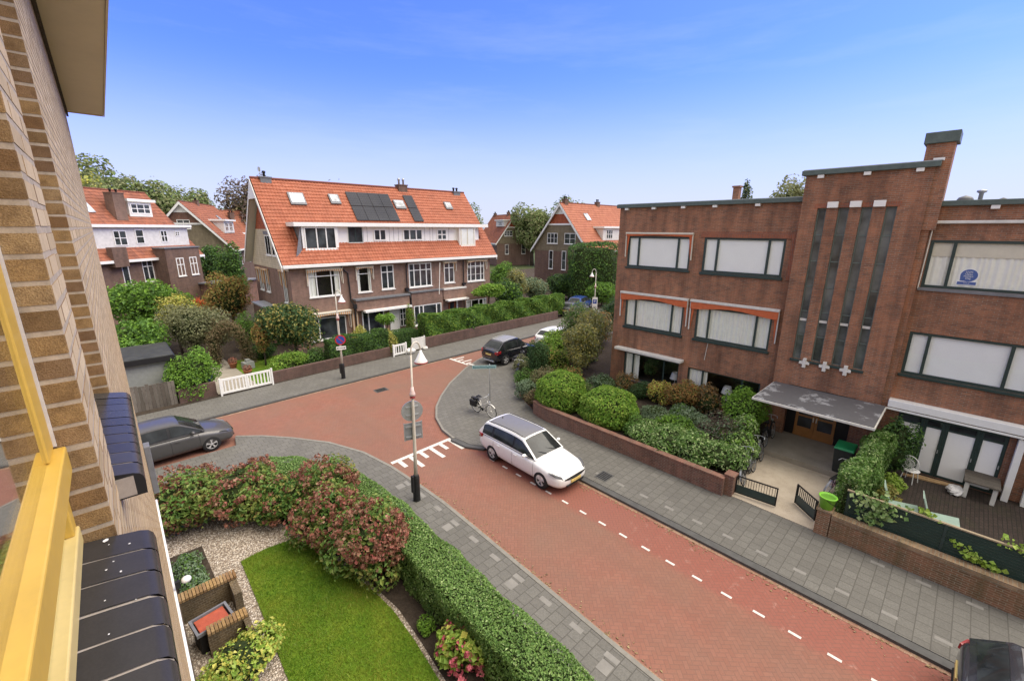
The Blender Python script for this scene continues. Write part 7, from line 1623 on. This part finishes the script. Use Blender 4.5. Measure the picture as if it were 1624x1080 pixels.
climber('yellow-green ivy on the top rail at the right edge of the fence', [(14.82, -1.75, 1.68), (14.85, -2.4, 1.7), (14.8, -2.9, 1.62)], 130, 'lime', (.05, .15, .08), .10)

# ---- across the side street, left to right
tree('broadleaf_tree', 'big fresh green spreading tree at the left, below the row house', 'tree', 2.1, 40.5, 2.9, 2.7, 1.2, 5.6, 'bright', 7500, .22, .1, .18, 14, .42, .4, leaf2='mid', frac2=.5)
tree('broadleaf_tree', 'lower green leafy tree at the far left behind the shed', 'tree', .7, 34.2, 2.1, 2.0, .7, 3.6, 'mid', 4200, .20, .1, .12, 12, .42, .45, leaf2='bright', frac2=.4)
tree('garden_tree', 'dark green tree in the gap between the row house and the white gable tip house', 'tree', 10.2, 63.5, 2.0, 2.0, 1.0, 6.8, 'dark', 3200, .26, .1, .12, 12, .42, .45, leaf2='mid', frac2=.5)
tree('garden_tree', 'tall green tree touching the left end of the long orange-roofed house', 'tree', 10.6, 56.0, 1.7, 1.7, 1.0, 7.6, 'mid', 3200, .24, .1, .12, 12, .42, .45, leaf2='dark', frac2=.4)
tree('yellow_tree', 'yellow-green tree between the big green tree and the olive tree', 'tree', 3.4, 38.4, 1.5, 1.4, 1.2, 4.6, 'yellow', 2600, .16, .1, .08, 10, .4, .5, leaf2='autumn', frac2=.5, core=.35)
tree('olive_tree', 'wide grey-olive tree behind the bright bush', 'tree', 3.9, 35.4, 2.25, 2.1, .8, 4.2, 'olive', 6200, .14, .1, .12, 14, .42, .45)
tree('olive_tree', 'second grey-olive tree nearer the arch of brown foliage', 'tree', 5.1, 34.6, 1.3, 1.3, .8, 3.4, 'olive', 3200, .13, .1, .08, 12, .42, .45, leaf2='bronze', frac2=.3)
shrub('bush', 'bright green bush over the brown garden wall beside the double white gate', 'shrub', 2.7, 28.15, 1.4, 1.2, 2.75, 'bright', 5600, .12, .1, 12, leaf2='mid', frac2=.3, core=.68)
# arch of brown-green foliage over the path
rng = new_rng(); pts = [(4.6, 33.2, 0.1), (4.55, 33.2, 1.2), (4.7, 33.1, 2.2), (5.2, 33.0, 2.75), (5.8, 32.9, 2.6), (6.2, 32.7, 1.8), (6.35, 32.6, .8), (6.4, 32.6, 0.1)]; P = np.array(pts); kk = rng.integers(0, len(P) - 1, 4200); tt = rng.random((4200, 1)); U = unit(rng, 4200); C = P[kk] * (1 - tt) + P[kk + 1] * tt + U * rng.uniform(.2, .52, (4200, 1)); o0 = np.array((5.4, 33, 0)); b = MB().tube([tuple(p - o0) for p in P], .16, 8); ok = C[:, 2] > .12
tag(leafy_object('foliage_arch', [(*leaf_faces(rng, C[ok] - o0, U[ok], .11), 0), (np.array(b.v), np.array([f for f in b.f if len(f) == 4]), 1)], [LM['bronze'], M['twig']], None, tuple(o0)), 'clipped brown-green arch of foliage over the garden path', 'hedge arch')
tree('autumn_tree', 'dense rust and green tree at the left end of the long house', 'tree', 7.6, 42.5, 2.0, 1.9, .9, 5.6, 'autumn', 5200, .16, .1, .12, 14, .42, .4, leaf2='rust', frac2=.45, core=.6)
tree('red_maple', 'small bright red-orange maple in front of the low garage', 'tree', 6.0, 45.5, 1.0, 1.0, .9, 3.2, 'red', 1500, .14, .1, .06, 9, .42, .5)
shrub('topiary', 'rounded dark topiary with a bright top left of the long house', 'shrub', 7.0, 36.0, .85, .85, 2.9, 'mid', 2600, .10, .1, 12, .4, .35, leaf2='bright', frac2=.3)
shrub('blue_conifer', 'blue-green conifer by the side of the long house', 'shrub', 8.2, 37.0, .7, .7, 2.6, 'grey', 2000, .09, .1, 12, .4, .4, leaf2='dark', frac2=.4)
tree('broadleaf_tree', 'round dense tree with pale-backed leaves in front of the long house', 'tree', 8.75, 30.6, 2.0, 1.9, .8, 4.3, 'dark', 6200, .17, .1, .10, 16, .42, .42, leaf2='autumn', frac2=.35, core=.6)
tree('autumn_tree', 'small orange-leaved tree touching the left side of the round dense tree', 'tree', 7.0, 31.2, .8, .8, .9, 3.2, 'autumn', 1500, .13, .1, .05, 9, .42, .5, leaf2='rust', frac2=.5)
shrub('bush', 'light green bush at the edge of the small lawn above the wall', 'shrub', 7.8, 28.7, 1.25, .9, 1.35, 'lime', 2800, .10, .1, 10, leaf2='bright', frac2=.6)
shrub('bush', 'dark little bush on the small lawn beside the round tree', 'shrub', 7.4, 33.0, .85, .8, 1.1, 'dark', 1500, .10, .1, leaf2='mid', frac2=.4)
shrub('bush', 'green bush between light bush and hedge, at the foot of the round tree', 'shrub', 9.4, 28.9, 1.0, .8, 1.3, 'dark', 2200, .10, .1, leaf2='mid', frac2=.5)
hedge('garden_hedge', 'bushy green hedge on the wall behind the no stopping sign', [(10.0, 28.2), (12.0, 28.25), (14.2, 28.3)], 1.0, .4, 1.55, 'mid', .10, 520, rough=.10, round_=.25, leaf2='dark', frac2=.5)
shrub('yellow_shrub', 'yellowing shrub at the right end of the hedge behind the no stopping sign', 'shrub', 14.45, 28.7, .7, .7, 1.75, 'autumn', 1500, .10, .1, leaf2='yellow', frac2=.4)
hedge('clipped_hedge', 'dark clipped square hedge in front of the white front door', [(14.9, 29.3), (17.2, 29.4)], 1.3, .1, 1.30, 'dark', .07, 800, rough=.03, leaf2='mid', frac2=.35)
hedge('garden_hedge', 'long bright hedge over the brown wall on the right of the side street', [(17.6, 28.75), (21.0, 28.9), (25.5, 29.0), (29.5, 29.1), (34.6, 29.2)], 1.3, .4, 2.0, 'mid', .14, 560, rough=.12, round_=.35, leaf2='lime', frac2=.18)
shrub('bush', 'darker bush drooping over the wall in the middle of the long bright hedge', 'shrub', 22.2, 28.5, 1.0, .7, 1.9, 'dark', 1800, .13, .3, leaf2='bright', frac2=.5)
tree('fern_tree', 'small tree fern shaped shrub before the porch of the long house', 'tree', 16.0, 31.5, .8, .8, 1.2, 2.5, 'bright', 900, .20, .1, .07, 8, .42, .5, aspect=.3, core=.3)
shrub('climbing_rose', 'climbing plant on the house wall right of the white front door', 'shrub', 18.75, 32.6, .5, .4, 2.5, 'bright', 1200, .11, .1, leaf2='autumn', frac2=.3, core=.35)
shrub('yellow_shrub', 'pale yellow shrub by the striped awning of the long house', 'shrub', 13.6, 31.0, .7, .6, 1.6, 'yellow', 1200, .10, .1)
tree('wisteria', 'broad bright climbing wisteria over the right bay of the long house', 'tree', 27.3, 32.2, 2.3, .9, 2.2, 3.8, 'lime', 3200, .19, .1, .10, 12, .42, .5, leaf2='bright', frac2=.6)
tree('garden_tree', 'leafy dark green tree right of the wisteria', 'tree', 31.0, 33.5, 1.8, 1.8, .4, 4.2, 'dark', 3600, .19, .1, .10, 12, .42, .45, leaf2='bright', frac2=.35)
tree('garden_tree', 'feathery bronze-green tree between the wisteria and the gable house', 'tree', 34.8, 36.2, 1.8, 1.8, .8, 4.6, 'olive', 3000, .18, .1, .10, 12, .40, .5, leaf2='autumn', frac2=.4)
tree('garden_tree', 'wide grey-green tree below the gable house', 'tree', 38.0, 36.0, 2.4, 2.2, .4, 3.6, 'grey', 4200, .19, .1, .12, 12, .42, .45, leaf2='olive', frac2=.4)
tree('garden_tree', 'bright tree against the wall of the distant middle house', 'tree', 40.5, 44.5, 2.4, 2.2, .6, 4.8, 'mid', 3600, .22, .1, .12, 12, .42, .45, leaf2='bright', frac2=.4)
tree('garden_tree', 'dark tree left of the tall clipped green column', 'tree', 43.2, 36.6, 2.4, 2.0, .4, 3.8, 'dark', 3200, .22, .1, .12, 12, .42, .45, leaf2='mid', frac2=.3)
clipped_shape('clipped_column', 'tall clipped green column of ivy beside the flats', 'hedge', 45.3, 32.9, 3.1, 2.0, 7.2, 'mid', 9500, .22, .1, 7.0, .03, leaf2='dark', frac2=.5, rotz=R(-40), low=-1)
tree('garden_tree', 'loose bright tree at the foot of the tall clipped green column', 'tree', 42.8, 29.6, 1.8, 1.8, .3, 3.0, 'bright', 2400, .20, .1, .08, 10, .42, .5, leaf2='mid', frac2=.5)
shrub('conifer', 'dark conifer between the far street lamp and the corner of the flats', 'shrub', 31.5, 20.6, 1.1, 1.1, 3.2, 'dark', 3000, .13, .1, 12, .4, .4)
shrub('bush', 'rust and green bush at the bend behind the far street lamp', 'shrub', 30.5, 22.6, .9, .9, 1.5, 'rust', 1400, .13, .1, leaf2='autumn', frac2=.5)
shrub('bush', 'green shrub at the left corner of the flats, under the first awning', 'shrub', 22.6, 17.2, 1.2, 1.2, 2.4, 'dark', 2600, .12, .3, leaf2='mid', frac2=.4)
tree('garden_tree', 'leafy tree filling the side of the flats behind the rust-leaved tree', 'tree', 23.2, 17.6, 1.7, 1.6, .5, 4.0, 'mid', 4200, .13, .3, .08, 12, .42, .45, leaf2='olive', frac2=.5)
shrub('bush', 'broad yellow-green shrub between the rust-leaved tree and the bright lime shrub', 'shrub', 19.3, 16.4, 1.2, 1.1, 1.9, 'autumn', 3000, .11, .3, leaf2='bright', frac2=.5)
shrub('bush', 'large green bush at the far side of the flats before the far street lamp', 'shrub', 26.5, 18.9, 1.9, 1.5, 2.9, 'olive', 3600, .15, .3, leaf2='rust', frac2=.35)
shrub('bush', 'green shrub behind the loose garden tree', 'shrub', 23.8, 19.0, 1.4, 1.2, 2.3, 'mid', 2600, .13, .3, leaf2='olive', frac2=.4)
# ---- trees on the skyline
def far_tree(label, x, y, rx, base, top, leaf, leaf2, frac2, n=5200, size=.6, name='skyline_tree', **k): return tree(name, label, 'tree', x, y, rx, rx * .85, base, top, leaf, n, size, 0, .4, 18, .36, .5, leaf2=leaf2, frac2=frac2, **k)
far_tree('big pale green tree rising behind the brick row house at the far left', 1.5, 96, 7.0, 3, 20.0, 'farolive', 'fargreen', .5)
far_tree('yellowing tree behind the first chimney of the brick row house', .6, 84, 4.2, 3, 16.4, 'yellow', 'farolive', .6, 3000, .5)
far_tree('second pale green tree behind the row house, right of the biggest one', 8.8, 100, 6.5, 3, 19.0, 'farolive', 'fargreen', .5)
far_tree('third pale green tree behind the row house, above its roof dormer', 14.0, 104, 6.0, 3, 17.4, 'fargreen', 'farolive', .5)
far_tree('lower green tree behind the white gable tip', 19.5, 110, 5.0, 3, 15.4, 'fargreen', 'farolive', .35, 3600)
far_tree('dark reddish tree on the skyline left of the long house chimney', 22.0, 98, 5.2, 3, 18.6, 'farpurple', 'bronze', .3, 4200, .5, core=.35)
far_tree('dark reddish tree just behind the left end of the long orange roof', 26.0, 100, 4.8, 3, 19.6, 'farpurple', 'bronze', .3, 3600, .5, core=.35)
far_tree('olive tree top showing above the long orange ridge', 30.3, 75, 4.4, 4, 17.8, 'farolive', 'farolive', .3, 3400, .42)
far_tree('small pale tree between the long house and the distant middle house', 79, 101, 5.0, 2, 16.2, 'farolive', 'fargreen', .4, 2600)
far_tree('large green tree left of the orange gable on the right', 80, 77, 6.6, 2, 16.0, 'fargreen', 'farolive', .5, 5200)
far_tree('tallest green tree behind the orange gable on the right', 85, 70.5, 7.2, 2, 18.8, 'fargreen', 'farolive', .35, 5200)
far_tree('olive tree showing above the roof of the flats beside the stair tower', 58.2, 16.0, 3.6, 5, 15.6, 'farolive', 'farolive', .4, 3600, .34)
far_tree('narrow poplar tip above the roof of the flats', 61.2, 21.6, 1.15, 4, 15.9, 'dark', 'farolive', .3, 2400, .28, 'poplar')

# fallen leaves and grit gathered along the kerbs
rng = new_rng(); n = 900; t_ = rng.random(n); side = rng.random(n) < .5
yy = np.where(side, rng.uniform(-4, 13, n), rng.uniform(-4, 11.5, n)); xx = np.where(side, np.interp(yy, [q[1] for q in LK], [q[0] for q in LK]) + .13 + np.abs(rng.normal(0, .16, n)), 11.5 - np.abs(rng.normal(0, .16, n)))
Pl = np.stack([xx, yy, np.full(n, .014)], 1); V, Q = leaf_faces(rng, Pl, np.tile([0, 0, 1.0], (n, 1)), .055, .6, .1, .25)
tag(link('fallen_leaves', fast_mesh('fallen_leaves', V, Q), mat_leaf('dry_leaves', [(.20, .13, .06), (.30, .22, .10), (.14, .09, .045), (.36, .29, .16)], .1)), 'dry fallen leaves and grit gathered along both kerbs of the red road', 'fallen leaves', None, 'stuff')
